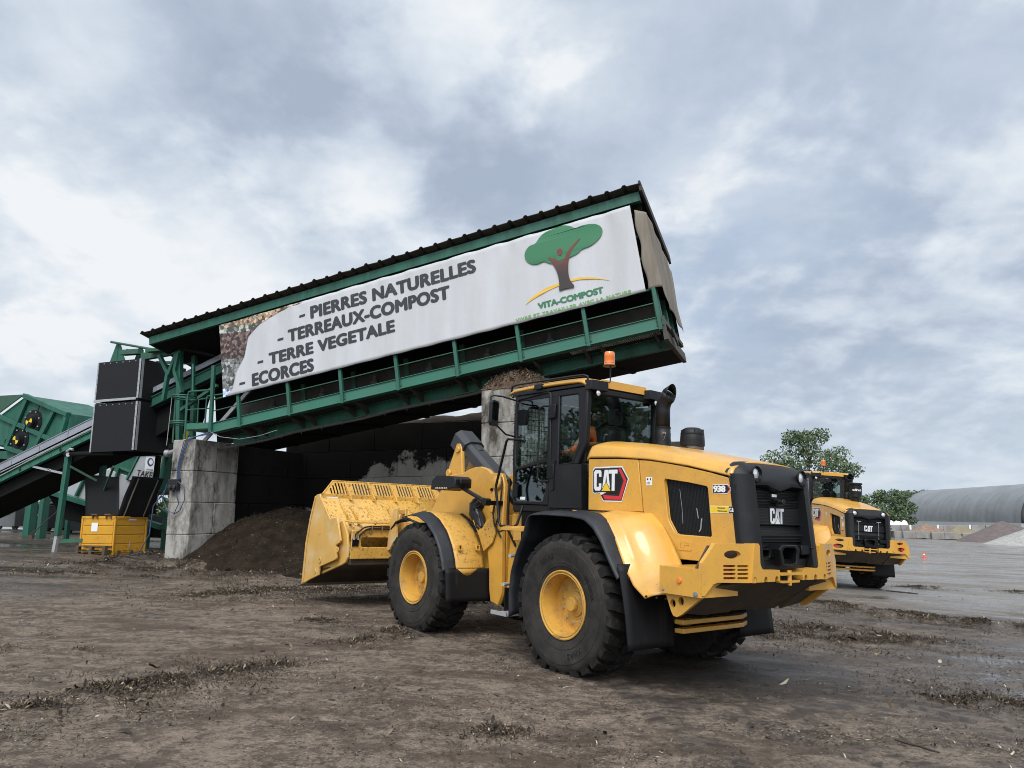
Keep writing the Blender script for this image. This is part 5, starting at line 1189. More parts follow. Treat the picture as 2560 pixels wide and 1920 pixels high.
        for y, z in ((.99,1.15),(.70,1.15)):
            x = 2.30; b.prism(rrect(-.028,.028,-.036,.036,.006), lambda a, c, t: (x-.01-t*.9+c*.25, s*(y+a), z+c), .0, .035, [rrect(-.017,.017,-.024,.024,.004)], mi=0); b.prism(rrect(-.018,.018,-.025,.025,.004), lambda a, c, t: (x+.0-t+c*.25, s*(y+a), z+c), 0, .018, mi=1)
        b.build('fender_socket', [m_yel, m_inner], fo)
        ear = [(2.24,1.10),(2.36,1.30),(2.52,1.50),(2.48,1.54),(2.36,1.40),(2.30,1.40),(2.20,1.52),(2.10,1.56),(2.02,1.50),(2.00,1.36),(2.06,1.22)]
        b = MB(); b.prism(ear, Fs(s), .60, .625, [circ(2.10,1.44,.011,8), circ(2.15,1.40,.011,8), circ(2.12,1.30,.011,8)]); b.build('fender_bracket', m_yel_d, fo, bevel=.006)
    # front light box on its strut
    for s in (1, -1):
        b = MB(); b.tube([(1.90,s*.86,1.76),(2.48,s*.88,1.95)], .028, 10); b.lathe([(0,-.04),(.05,-.04),(.05,.05),(0,.05)], c=(1.92,s*.84,1.76), axis='y', n=12); b.box(1.90,2.0,s*.58,s*.86,1.72,1.78); so = B(b, 'light_strut', m_blkg)
        b = MB(); b.prism([(2.42,1.94),(2.42,2.06),(2.50,2.095),(2.92,2.105),(3.02,2.04),(3.04,1.91),(2.70,1.90)], Fs(s), .74, 1.02); b.prism([(2.40,1.97),(2.36,1.99),(2.36,2.06),(2.42,2.08)], Fs(s), .8, .97); b.build('headlight_box', m_blk, so, bevel=.015)
        b = MB()
        for i in range(7): b.box(2.62+i*.043,2.64+i*.043,s*1.02,s*1.024,1.926,1.943)
        b.box(2.60,2.92,s*1.02,s*1.021,1.918,1.922); b.build('marker_light', mat('amber_marker', (.75,.52,.30), .4), so)
        b = MB(); b.lathe([(.0,0),(.055,.0),(.06,.012)], c=(3.04,s*.86,2.0), axis='x', n=16); b.build('lamp_lens', m_lamp, so)
    # dark belts of hoses from frame to bucket
    b = MB()
    for i in range(3): b.tube([(4.3,.25+.06*i,1.35),(4.5,.42+.05*i,1.44+.02*i),(4.72,.52+.03*i,1.40),(4.9,.56,1.28)], .016, 6)
    B(b, 'bucket_hose', m_blkg, smooth=60)
    bucket(T, B)
def bucket(T, B):
    BW = 1.30
    # carrier (coupler frame) with slotted back, side cheeks and lugs
    b = MB(); Fx = lambda a, c, t: (t, a, c)
    slots = [rrect(.47,1.05,.985,1.135,.04), rrect(-1.05,-.47,.985,1.135,.04)]
    b.prism([(-1.22,.80),(1.22,.80),(1.22,1.24),(1.20,1.255),(.98,1.26),(.86,1.33),(.5,1.36),(-.5,1.36),(-.86,1.33),(-.98,1.26),(-1.22,1.24)], Fx, 4.97, 5.01, slots)
    b.hexa([(5.0,-1.2,1.36),(5.35,-1.2,1.38),(5.35,1.2,1.38),(5.0,1.2,1.36),(5.0,-1.2,1.385),(5.35,-1.2,1.40),(5.35,1.2,1.40),(5.0,1.2,1.385)])
    co = B(b, 'bucket_carrier', m_yel_b, bevel=.012)
    for s in (1, -1):
        b = MB(); b.prism([(5.42,1.36),(5.30,1.40),(5.12,1.20),(5.05,1.0),(5.04,.83),(5.10,.74),(5.2,.70),(5.97,.48),(5.98,.60),(5.4,.80),(5.42,1.0)], lambda a, c, t: (a, s*t, c), 1.20, 1.24); b.build('carrier_cheek', m_yel_w, co, bevel=.008)
        b = MB(); b.prism([(-.0,1.40),(.0,1.36)]+[], Fx, 0, 0) if False else None
        for y in (.36, .52):
            b.prism([(4.74,1.62),(4.84,1.62),(4.98,1.38),(4.99,.92),(4.90,.95),(4.80,1.08),(4.72,1.12),(4.74,1.30)], lambda a, c, t: (a, s*t, c), y, y+.045)
        b.box(4.75,4.83,s*.40,s*.52,1.53,1.60); b.build('coupler_lug', m_yel_w, co, bevel=.008)
    b = MB()
    for k, dz in enumerate((0, -.035)):
        b.tube([(4.95,.52,1.31+dz),(4.94,.70,1.315+dz),(4.94,.92,1.315+dz),(4.94,1.02-.03*k,1.30+dz),(4.93,1.10-.05*k,1.25+dz),(4.93,1.17-.06*k,1.20+dz),(4.95,1.19-.07*k,1.10)], .013, 8, mi=0)
    b.box(4.925,4.96,.70,.72,1.25,1.33,1); b.box(4.925,4.96,.88,.90,1.25,1.33,1); b.lathe([(.017,1.10),(.017,1.17)], c=(4.945,1.19,0), n=10, mi=1); b.lathe([(.017,1.10),(.017,1.17)], c=(4.945,1.12,0), n=10, mi=1)
    b.box(4.955,4.972,1.10,1.21,1.0,1.12,2)
    b.build('hydraulic_line', [m_blkg, m_steel, m_inner], co)
    # bucket shell
    b = MB(); prof = [(6.10,1.805),(6.02,1.72),(5.62,1.42),(5.50,1.30),(5.46,1.15),(5.50,1.0),(5.60,.86),(5.75,.74),(6.0,.60),(6.30,.44),(6.53,.27)]
    b.grid(lambda a, c: (lambda i0, f: (prof[i0][0]*(1-f)+prof[i0+1][0]*f, -BW+2*BW*a, prof[i0][1]*(1-f)+prof[i0+1][1]*f))(min(int(c*(len(prof)-1)), len(prof)-2), c*(len(prof)-1)-min(int(c*(len(prof)-1)), len(prof)-2)), 3, len(prof))
    b.box(6.04,6.12,-BW,BW,1.74,1.81)
    bo = B(b, 'bucket', m_yel_b, smooth=40, solid=.022)
    b = MB(); b.hexa([(5.10,-1.20,.715),(6.0,-1.27,.53),(6.0,1.27,.53),(5.10,1.20,.715),(5.10,-1.20,.74),(6.0,-1.27,.56),(6.0,1.27,.56),(5.10,1.20,.74)]); b.hexa([(5.95,-1.285,.54),(6.45,-1.285,.275),(6.45,1.285,.275),(5.95,1.285,.54),(5.95,-1.285,.57),(6.45,-1.285,.30),(6.45,1.285,.30),(5.95,1.285,.57)]); b.box(5.03,5.10,-1.19,1.19,.70,.79); b.build('bucket_floor', m_grime_shade, bo, bevel=.01)
    for s in (1, -1):
        b = MB(); b.prism([(6.53,.262),(6.50,.957),(6.40,1.40),(6.255,1.775),(6.20,1.80),(6.085,1.808),(6.04,1.75),(5.61,1.40),(5.55,1.415),(5.37,1.43),(5.33,1.40),(5.17,1.08),(5.20,1.04),(5.30,1.016),(5.325,.98),(5.275,.80),(5.30,.77),(5.86,.616),(5.885,.59),(5.89,.475),(6.28,.354)], lambda a, c, t: (a, s*t, c), BW-.012, BW+.02)
        b.prism([(6.53,.262),(6.50,.957),(6.40,1.40),(6.255,1.775),(6.22,1.76),(6.35,1.40),(6.44,.95),(6.46,.30)], lambda a, c, t: (a, s*t, c), BW+.02, BW+.034)
        so = b.build('side_plate', m_yel_w, bo, bevel=.006)
        b = MB(); b.prism([(-.05,-.05),(.05,-.05),(.05,-.02),(-.0,-.02),(-.0,.05),(-.05,.05)], lambda a, c, t: (5.98+a, s*(BW+.02+t), 1.19+c), 0, .006)
        for x, z, r_ in ((5.24,.93,.045),(5.87,.72,.05),(6.04,.52,.04)): b.lathe([(r_*.35,s*.0),(r_*.35,s*.012),(r_,s*.012),(r_,0)], c=(x,s*(BW+.02),z), axis='y', n=16)
        b.build('side_pin', m_yel_w, so)
    b = MB(); b.hexa([(6.42,-BW-.03,.285),(6.70,-BW-.03,.215),(6.70,BW+.03,.215),(6.42,BW+.03,.285),(6.42,-BW-.03,.325),(6.68,-BW-.03,.235),(6.68,BW+.03,.235),(6.42,BW+.03,.325)]); b.build('cutting_edge', mat('worn_steel_edge', (.20,.16,.11), .5, .3, var=.3, vscale=4), bo, bevel=.006)
    for y in (1.02,.86,.55,.15,-.25,-.65,-.9,-1.05):
        b = MB(); b.prism([(6.03,1.70),(5.63,1.40),(5.53,1.30),(5.44,1.34),(5.50,1.44) if abs(y) > .8 else (5.60,1.43),(5.80,1.60)], lambda a, c, t: (a, y+t, c), -.012, .012); b.build('back_rib', m_yel_b, bo)
    # spill guard with slots
    def FG(a, c, t): return (6.06+.20*c+t*.8, a, 1.80+.25*c-t*.6)
    guard = [(-1.27,0),(-1.27,.08),(-1.02,1.0),(1.02,1.0),(1.27,.08),(1.27,0)]
    sl = []
    for g0 in range(5):
        ya = 1.10-g0*.45
        for k in range(6):
            y = ya-k*.058; 
            if y < -1.12: continue
            top = min(.86, (1.24-abs(y-.02))*3.4-.05)
            if top < .3: continue
            sl.append([(y-.016,.10),(y+.016,.10),(y+.016-.0,top),(y-.016,top)])
    b = MB(); b.prism(guard, FG, 0, .012, sl)
    b.build('spill_guard', m_yel_b, bo)
    b = MB()
    path = [FG(a, c, 0) for a, c in guard[1:5]]
    b.tube(path, .014, 6)
    for y in (.80,.345,-.10,-.55,-1.0): b.prism([(0,-.3),(0,1.0),(.02,1.0),(.10,.05),(.10,-.3)], lambda a, c, t: FG(y+t, c, 0) if a == 0 else (FG(y+t, c, 0)[0]-a, y+t, FG(y+t, c, 0)[2]), -.012, .012)
    b.build('guard_rib', m_yel_b, bo)
    b = MB(); b.prism([(1.0,-.55),(1.22,-.55),(1.22,-.15),(1.0,-.15)], lambda a, c, t: (6.035-t, a, 1.80+.2*c), 0, .003); b.build('bucket_sticker', m_silver, bo)
# ---- the two loaders
def frame(loc, fwd, up):
    f = Vector(fwd).normalized(); u = Vector(up).normalized(); l = u.cross(f).normalized(); f = l.cross(u)
    return Matrix(((f.x,l.x,u.x,loc[0]),(f.y,l.y,u.y,loc[1]),(f.z,l.z,u.z,loc[2]),(0,0,0,1)))
GRP = None
LD1 = loader('large yellow wheel loader in the foreground, driver inside, bucket facing the compost bay', 1, frame((1.4547,8.9068,.0171+.0), (-.6221,.7824,.0295), (.0372,-.00815,.99927)), 'yellow wheel loaders')
LD2 = loader('yellow wheel loader parked farther off at right, seen from behind, cab empty', 2, frame((9.50,22.39,-.335), (-.0571,.9975,.0409), (.0672,-.03,.997)), 'yellow wheel loaders')
# ---- driver in the near loader: one continuous seated body
def driver():
    P0 = LD1.matrix_world
    J = {'pelvis':(.78,0,2.20),'spine':(.76,0,2.40),'chest':(.78,0,2.58),'neck':(.80,0,2.74),'head0':(.82,0,2.80),'head1':(.83,0,2.93),
         'shl':(.79,.20,2.64),'ell':(.86,.36,2.40),'wrl':(1.10,.30,2.38),'hal':(1.18,.27,2.40),'shr':(.79,-.20,2.64),'elr':(.86,-.32,2.40),'wrr':(1.02,-.36,2.32),'har':(1.08,-.36,2.33),
         'hil':(.80,.11,2.17),'knl':(1.22,.14,2.20),'anl':(1.30,.15,1.80),'tol':(1.48,.15,1.76),'hir':(.80,-.11,2.17),'knr':(1.22,-.13,2.20),'anr':(1.34,-.13,1.80),'tor':(1.50,-.13,1.76)}
    E_ = [('pelvis','spine'),('spine','chest'),('chest','neck'),('neck','head0'),('head0','head1'),('chest','shl'),('shl','ell'),('ell','wrl'),('wrl','hal'),('chest','shr'),('shr','elr'),('elr','wrr'),('wrr','har'),('pelvis','hil'),('hil','knl'),('knl','anl'),('anl','tol'),('pelvis','hir'),('hir','knr'),('knr','anr'),('anr','tor')]
    Rd = {'pelvis':.15,'spine':.14,'chest':.16,'neck':.06,'head0':.085,'head1':.09,'shl':.08,'ell':.058,'wrl':.04,'hal':.042,'shr':.08,'elr':.058,'wrr':.04,'har':.042,'hil':.10,'knl':.075,'anl':.05,'tol':.045,'hir':.10,'knr':.075,'anr':.05,'tor':.045}
    k = list(J); me = bpy.data.meshes.new('person'); me.from_pydata([J[q] for q in k], [(k.index(a), k.index(c)) for a, c in E_], [])
    o = bpy.data.objects.new('person', me); COL.objects.link(o)
    o.modifiers.new('skin', 'SKIN'); sd_ = o.modifiers.new('sub', 'SUBSURF'); sd_.levels = 2; sd_.render_levels = 2
    for i, q in enumerate(k): me.skin_vertices[0].data[i].radius = (Rd[q], Rd[q]); me.skin_vertices[0].data[i].use_root = q == 'pelvis'
    bpy.context.view_layer.update(); dg = bpy.context.evaluated_depsgraph_get()
    m2 = bpy.data.meshes.new_from_object(o.evaluated_get(dg)); bpy.data.objects.remove(o)
    skin = mat('skin', (.42,.25,.17), .5); vest = mat('orange_workwear', (1.0,.20,.035), .7); dark = mat('dark_vest', (.02,.025,.035), .8); trous = mat('khaki_trousers', (.17,.165,.12), .85); boot = mat('boot_leather', (.06,.055,.04), .7); refl = mat('reflective_band', (.55,.58,.55), .4)
    m2.materials.clear()
    for q in (skin, vest, dark, trous, boot, refl): m2.materials.append(q)
    jj = {q: Vector(v) for q, v in J.items()}
    def nearest(p):
        best = None
        for a, c in E_:
            A, Bv = jj[a], jj[c]; d = Bv-A; t = max(0, min(1, (p-A).dot(d)/d.dot(d))); q = (A+d*t-p).length-Rd[a]*.5
            if best is None or q < best[0]: best = (q, a, c, t)
        return best
    for p in m2.polygons:
        _, a, c, t = nearest(Vector(p.center)); s = a+c
        if 'head' in s or a == 'wrl' or a == 'wrr' or (a == 'neck'): mi = 0
        elif a in ('shl','shr','ell','elr'): mi = 5 if (a[:2] == 'el' and .45 < t < .68) or (a[:2] == 'sh' and .55 < t < .75) else 1
        elif a in ('chest','spine') or c == 'spine': mi = 2 if abs(p.center[1]) < .13 else 1
        elif a in ('anl','anr'): mi = 4
        else: mi = 3
        p.material_index = mi; p.use_smooth = True
    o = bpy.data.objects.new('person', m2); COL.objects.link(o); o.matrix_world = P0 @ Matrix.Translation((-.16, .06, .02))
    tag(o, 'driver in orange work jacket and dark vest seated in the near loader cab', 'person')
    # face, hair
    b = MB(); b.lathe([(0,.125),(.05,.118),(.085,.08),(.098,.03),(.094,-.01)], c=(.815,0,2.88), axis='z', n=20); b.build('hair', mat('dark_hair', (.03,.022,.016), .8), o, smooth=60)
    b = MB(); b.lathe([(.0,.0),(.012,.01),(.016,.03),(.008,.05)], c=(.915,0,2.84), axis='z', n=10); b.build('nose', skin, o, smooth=60)
    for y in (.032,-.032): b = MB(); b.lathe([(0,-.01),(.009,-.005),(.009,.005),(0,.01)], c=(.908,y,2.885), axis='z', n=8); b.build('eye', m_ink, o)
    for s in (1,-1): b = MB(); b.lathe([(0,-.03),(.018,-.015),(.022,.01),(0,.03)], c=(.825,s*.088,2.865), axis='z', n=8); b.build('ear', skin, o, smooth=60)
    b = MB(); b.tube([(.908,-.025,2.818),(.914,0,2.815),(.908,.025,2.818)], .006, 6); b.build('mouth', mat('lips', (.30,.13,.1), .5), o)
    for nm, (wx, wy, wz) in (('l', J['hal']), ('r', J['har'])):
        for i in range(5):
            b = MB(); yy = wy+(-.03+.017*i if i < 4 else .045); l = (.04,.048,.045,.036,.03)[i]
            b.tube([(wx+.005,yy,wz),(wx+.03+l*.3,yy,wz+.005),(wx+.04+l*.5,yy,wz-.02),(wx+.02+l*.3,yy,wz-.035)], [.010,.0095,.0085,.007], 7); b.build('finger', skin, o, smooth=60)
driver()
# ================================================================== left side: transfer chute, conveyors, hoppers, skip
def wb_(b, name, m_, parent, **k): return local(b, parent).build(name, m_, parent, **k) if parent.parent is None else sub(b, name, m_, parent, **k)
def sub(b, name, m_, part, **k):
    r_ = part.parent; b.v = [(p[0]-r_.location.x, p[1]-r_.location.y, p[2]-r_.location.z) for p in b.v]; return b.build(name, m_, part, **k)
# ---- chute clad in black rubber
ch = thing('transfer_chute', tuple(W(-17.7, 15.6, 3.4)), 'tall black rubber-clad transfer chute hanging between the two green conveyors', 'chute')
u0, u1, v0, v1 = -18.56, -16.90, 14.92, 16.5
for nm, za, zb in (('upper_skirt', 4.83, 5.95), ('lower_skirt', 3.40, 4.755)):
    b = MB(); wbar(b, u0, u1, v0, v0+.012, za, zb); wbar(b, u1-.012, u1, v0+.013, v1, za, zb+.0); wbar(b, u0, u0+.012, v0+.013, v1, za, zb); wbar(b, u0+.0, u1, v1-.012+.013, v1+.013, za, zb)
    sk = wb_(b, nm, m_rubber, ch)
    b = MB(); wbar(b, u1-.075, u1-.01, v0-.008, v0-.001, za+.02, zb); sub(b, 'edge_strip', m_galv, sk); b = MB(); wbar(b, u0, u0+.045, v0-.008, v0-.001, za, zb); sub(b, 'edge_strip', m_galv, sk); b = MB(); wbar(b, u1+.001, u1+.007, v0+.02, v0+.09, za+.02, zb)
    sub(b, 'edge_strip', m_galv, sk)
    b = MB()
    for i in range(8):
        z_ = za+.1+i*(zb-za-.2)/7; b.obox(W(u1-.045, v0-.012, z_), U*.010, V*.005, ZU*.010); b.obox(W(u0+.022, v0-.012, z_), U*.008, V*.005, ZU*.008)
    for i in range(6): b.obox(W(u0+.25+i*.24, v0-.006, zb-.05), U*.016, V*.006, ZU*.016)
    sub(b, 'rivet', m_grey, sk)
b = MB(); wbar(b, u0, u1-.08, v0-.03, v0-.002, 4.80, 4.87); wb_(b, 'bottom_strip', m_galv, ch, bevel=.006)
b = MB()
for i in range(7): p = W(u0+.12+i*.22, v0-.01, 4.79); b.tube([p, p+ZU*-.05], .008, 5)
b.tube([W(u0,v0+.05,4.78),W(u1,v0+.05,4.78)], .012, 6); wbar(b, u1-.3, u1-.02, v0+.02, v0+.5, 4.74, 4.84); wbar(b, u1-.05,u1-.015, v0+.1, v1, 4.74, 4.84)
wb_(b, 'hanging_frame', m_under, ch)
b = MB(); wbar(b, u0+.02, u1-.02, v0+.03, v1-.03, 5.4, 5.9); wbar(b, u0+.05, u1-.05, v0+.6, v0+.7, 3.45, 5.5); wbar(b, u0+.05, u1-.05, v0+.3, v1-.1, 3.5, 3.52); wb_(b, 'chute_core', m_inner, ch)
for (ua, za, ub, uc, zc, tk) in ((-18.55, 6.66, -18.84, -18.21, 6.0, .03), (-17.66, 6.46, -17.86, -17.46, 6.0, .03)):
    b = MB(); b.prism([(ub,5.95),(uc,5.95),(uc,zc+.06),(ua+.06,za),(ua-.06,za),(ub,zc+.06)], lambda a, c, t: W(a, 15.5+t, c), 0, .03); b.prism([(0,5.95),(.34,5.95),(.03,za-.05),(0,za-.05)], lambda a, c, t: W(ua+.0+t, 15.5+a, c), 0, .03); wb_(b, 'gusset_plate', m_green, ch)
b = MB(); b.tube([W(-18.72,15.4,6.68), W(-17.2,15.5,6.36)], .035, 10); b.beam(W(-18.3,15.6,6.42), W(-17.5,15.7,6.22), .06, .12); b.beam(W(-18.1,15.3,6.28), W(-17.4,15.3,6.26), .2, .14); wb_(b, 'hoist_rod', m_green_d, ch)
# ---- support tower with Y braces
tw = thing('support_tower', tuple(W(-15.5, 15.0, 3.56)), 'green steel support column with Y braces between chute and gallery, on the left wall', 'support column')
b = MB(); b.beam(W(-15.40,15.0,3.56), W(-15.62,15.0,6.05), .13, .13, V); b.beam(W(-15.33,15.4,3.56), W(-15.50,15.4,6.05), .12, .12, V); wb_(b, 'column', m_green, tw, bevel=.005)
b = MB(); b.beam(W(-17.3,15.3,6.10), W(-15.55,15.0,6.10), .14, .20, ZU); b.beam(W(-16.8,15.0,6.17), W(-15.7,15.0,6.15), .18, .09, ZU); b.beam(W(-17.4,15.9,6.06), W(-15.6,15.6,5.85), .1, .08); wb_(b, 'head_beam', m_green_d, tw, bevel=.004)
for pts_ in ([(-16.24,5.98),(-15.88,5.46),(-15.96,4.72)], [(-15.62,5.98),(-15.86,5.40)], [(-15.56,6.0),(-15.64,5.50),(-15.34,4.88)]):
    b = MB()
    for i in range(len(pts_)-1): b.beam(W(pts_[i][0],14.9,pts_[i][1]), W(pts_[i+1][0],14.9,pts_[i+1][1]), .09, .11, V)
    wb_(b, 'brace', m_green, tw, bevel=.004)
b = MB(); b.beam(W(-15.45,15.0,4.42), W(-14.33,15.1,5.06), .08, .10, V); wb_(b, 'diagonal_strut', m_green, tw)
b = MB(); b.tube([W(-15.55,14.9,6.12), W(-14.6,15.2,5.9)], .04, 8); wb_(b, 'drive_shaft', m_under, tw)
# ---- upper feed conveyor from chute into the gallery
fcv = thing('feed_conveyor', tuple(W(-15.2, 15.9, 5.2)), 'short inclined conveyor with grey cover running from the black chute up under the gallery roof', 'conveyor')
def fb(b, ua, za, ub, zb_, t0, t1, va, vb): b.hexa([W(ua,va,za+t0),W(ub,va,zb_+t0),W(ub,vb,zb_+t0),W(ua,vb,za+t0),W(ua,va,za+t1),W(ub,va,zb_+t1),W(ub,vb,zb_+t1),W(ua,vb,za+t1)])
L0 = (-17.2, 5.10, -12.2, 6.75)
b = MB(); fb(b, *L0, -.14, .0, 15.38, 15.41); fb(b, *L0, -.01, .01, 15.38, 16.4); wb_(b, 'belt_cover', m_belt, fcv)
b = MB(); fb(b, *L0, -.54, -.26, 15.38, 15.42); fb(b, *L0, -.28, -.255, 15.34, 15.46); fb(b, *L0, -.55, -.53, 15.34, 15.46); wb_(b, 'side_beam', m_green, fcv)
b = MB(); fb(b, *L0, -.62, -.02, 15.44, 16.35); b.prism([(-17.0,4.9),(-15.7,5.0),(-15.9,4.25),(-16.9,3.85)], lambda a, c, t: W(a, 15.6+t, c), 0, .7); wb_(b, 'conveyor_core', m_under, fcv)
b = MB(); fb(b, -14.6, 3.62, -12.6, 5.45, -.13, .0, 15.0, 15.05); wb_(b, 'grey_chute_plate', m_galv, fcv)
# ---- access platform with ladder cage
ap = thing('access_platform', tuple(W(-14.3, 14.5, 3.6)), 'small green access platform with handrails and ladder hoops at the lower gallery end', 'platform')
b = MB(); wbar(b, -14.62, -13.82, 14.42, 14.45, 3.82, 3.975); wbar(b, -14.62, -13.82, 14.45, 15.2, 3.80, 3.83); wb_(b, 'platform_deck', m_green_l, ap, bevel=.004)
b = MB(); b.beam(W(-13.79,14.4,3.72), W(-13.83,14.4,5.42), .09, .07, V); wb_(b, 'corner_post', m_green, ap, bevel=.004)
for pts_, r_ in (([(-14.63,3.58),(-14.63,4.72),(-14.60,4.79),(-14.53,4.80),(-13.85,4.80)], .026), ([(-14.63,4.33),(-13.86,4.33)], .016), ([(-14.48,4.80),(-14.54,5.52)], .028), ([(-14.25,3.97),(-14.26,4.57),(-13.95,4.6)], .02), ([(-14.0,3.97),(-14.0,4.62),(-13.96,4.65),(-13.3,4.68)], .022)):
    b = MB(); b.tube([W(a, 14.42 if i < 3 else 14.42, c) for i, (a, c) in enumerate(pts_)], r_, 8); wb_(b, 'handrail', m_green, ap, smooth=60)
b = MB(); b.tube([W(-15.05,14.45,3.5), W(-15.07,14.45,4.75)], .022, 8); b.tube([W(-15.08,14.85,3.5), W(-15.1,14.85,4.75)], .022, 8)
for z_ in (4.73, 4.05): b.tube([W(-14.98+.29*math.cos(t_), 14.65+.29*math.sin(t_), z_) for t_ in [2*math.pi*i/20 for i in range(20)]], .02, 6, closed=True)
for z_ in (4.73, 4.05): b.tube([W(-14.98+.29*math.cos(t_), 14.65+.29*math.sin(t_), z_-.05) for t_ in [2*math.pi*i/20 for i in range(20)]], .014, 6, closed=True)
wb_(b, 'ladder_cage', m_green, ap)
b = MB(); b.tube([W(-15.25,14.5,4.7), W(-15.3,14.5,3.45)], .008, 5); wbar(b, -14.95, -14.88, 14.7, 14.76, 3.58, 3.95, 1); wb_(b, 'hanging_chain', [m_galv, m_dyel], ap)
b = MB(); b.tube([W(-15.65,14.9,3.28), W(-15.40,14.9,3.33)], .07, 12); b.lathe([(0,-.07),(.10,-.05),(.10,.05),(0,.07)], c=tuple(W(-15.68,14.9,3.28)), axis='x', n=16); wbar(b, -15.6, -15.2, 14.85, 15.05, 3.40, 3.52, 1); wbar(b, -15.4, -14.9, 14.8, 15.1, 3.05, 3.14, 2)
tag(b.build('gear_motor', [m_grey, m_under, m_green], at=tuple(W(-15.5,14.6,3.3))), 'grey geared motor beside the top of the left concrete wall end', 'motor')
# ---- long belt conveyor rising from the left
cv = thing('belt_conveyor', tuple(W(-21, 15.6, .65)), 'inclined green belt conveyor with grey cover rising from the left edge to the black chute', 'conveyor')
L1 = (-27.0, 1.69, -18.0, 4.66)
def cb(b, t0, t1, va, vb, mi=0): fb(b, *L1, t0, t1, va, vb)
b = MB(); cb(b, -.215, .0, 15.10, 15.13); cb(b, -.012, .008, 15.08, 16.3); cb(b, -.215, 0, 16.27, 16.3)
for k in range(8): s_ = k/8+.06; p = W(-27+9*s_, 15.09, 1.69+2.97*s_); b.obox(p-ZU*.1, U*.012, V*.01, ZU*.10)
wb_(b, 'belt_cover', m_belt, cv)
b = MB(); cb(b, -.60, -.40, 15.08, 15.11); cb(b, -.41, -.395, 15.03, 15.16); cb(b, -.61, -.595, 15.03, 15.16); sbm = wb_(b, 'side_beam', m_green_l, cv)
b = MB()
for k in range(22):
    s_ = .03+k*.0445; p = W(-27+9*s_, 15.075, 1.69+2.97*s_-.5)
    if k % 4 == 1: b.obox(p, (U+ZU*.33).normalized()*.03+ZU*.03, V*.004, ZU*.04-(U)*.03, 1)
    else: b.tube([p+U*.055*math.cos(t_)*(1 if abs(math.cos(t_)) < .8 else 1)+ZU*(.065*math.sin(t_)+.018*math.cos(t_)) for t_ in [2*math.pi*i/8+.4 for i in range(8)]], .004, 4, closed=True)
sub(b, 'access_plate', [m_green_d, m_ink], sbm)
b = MB(); cb(b, -.41, -.02, 15.2, 16.2); cb(b, -.95, -.62, 15.25, 16.35); cb(b, -1.0, -.95, 15.2, 16.6); wb_(b, 'conveyor_core', m_under, cv)
for dz0, dz1 in ((-.33, -.32), (-.36, -.43)):
    b = MB(); b.tube([W(-27, 15.04, 1.69+dz1), W(-22.4, 15.04, 3.21+dz1*1.0), W(-20.5,15.04,3.835+dz0), W(-18.1,15.04,4.63+dz0)], .018, 6); wb_(b, 'conduit', m_galv, cv)
for v_ in (15.12, 16.3):
    b = MB(); b.beam(W(-19.74,v_,1.1), W(-19.62,v_,3.44), .15, .13, V); lg = wb_(b, 'leg', m_green, cv, bevel=.006)
    b = MB(); b.beam(W(-19.80,v_,zg(-19.8,v_)), W(-19.73,v_,1.25), .11, .09, V); sub(b, 'leg_foot', m_galv, lg)
    if v_ < 16:
        b = MB(); b.beam(W(-17.86,16.6,1.7), W(-17.80,16.6,3.4), .12, .12, V); wb_(b, 'hanger_post', m_under, cv)
b = MB(); b.tube([W(-19.6,15.0,3.38), W(-17.75,15.05,3.36)], .07, 10); wb_(b, 'idler_roller', m_under, cv)
b = MB(); b.beam(W(-19.55,15.14,3.05), W(-19.0,15.6,2.65), .05, .06); b.beam(W(-17.85,15.14,3.0), W(-19.6,16.2,1.9), .05, .06); b.beam(W(-19.7,15.2,.95), W(-18.2,15.9,1.0), .10, .10); wb_(b, 'brace', m_green_d, cv)
b = MB(); b.beam(W(-20.97,15.06,3.07), W(-20.35,15.06,2.96), .02, .06); b.tube([W(-20.35+.09*math.cos(t_)+.08,15.06,2.95+.025*math.sin(t_)-.02*math.cos(t_)) for t_ in [2*math.pi*i/14 for i in range(14)]], .012, 6, closed=True); b.beam(W(-20.18,15.06,2.93), W(-19.72,15.06,2.85), .02, .06); wb_(b, 'tensioner', m_galv, cv)
b = MB(); b.tube([W(-19.50,14.95,3.45), W(-19.36,14.95,3.52), W(-19.25,14.95,3.50)], .035, 8); b.lathe([(0,-.02),(.06,-.02),(.06,.02),(0,.02)], c=tuple(W(-19.42,14.95,3.36)), axis='y', n=12); wb_(b, 'belt_sensor', m_galv, cv)
# ---- silver and green receiving hopper behind
tk = thing('receiving_hopper', tuple(W(-21, 18.3, .7)), 'green and silver receiving hopper behind the black chute, lettered TAKER', 'hopper')
b = MB(); b.prism([(-21.2,3.74),(-18.85,3.63),(-18.95,3.45),(-19.3,2.4),(-20.9,2.35),(-21.5,3.3)], lambda a, c, t: W(a, 18+t, c), .05, 1.8); wb_(b, 'hopper_body', m_green, tk, bevel=.01)
b = MB(); b.beam(W(-21.2,17.98,3.70), W(-18.83,17.98,3.60), .1, .10, V); b.beam(W(-20.1,17.99,3.6), W(-20.55,17.99,2.8), .06, .10, V); b.beam(W(-19.02,17.99,3.55), W(-19.15,17.99,2.7), .06, .10, V); b.beam(W(-20.9,18.0,3.2), W(-20.4,18.0,3.05), .06, .08, V); wb_(b, 'hopper_rib', m_green_l, tk)
b = MB(); b.prism([(-20.05,3.60),(-19.06,3.54),(-19.2,2.75),(-20.52,2.80)], lambda a, c, t: W(a, 17.99+t, c), 0, .04); pn = wb_(b, 'name_panel', m_zinc, tk)
b = MB(); b.text('TAKER', W(-19.72,17.985,2.96), U-ZU*.16, ZU+U*.16, w=.86, h=.19, mi=0, bold=.01, depth=.006); sub(b, 'lettering', m_ink, pn, smooth=0)
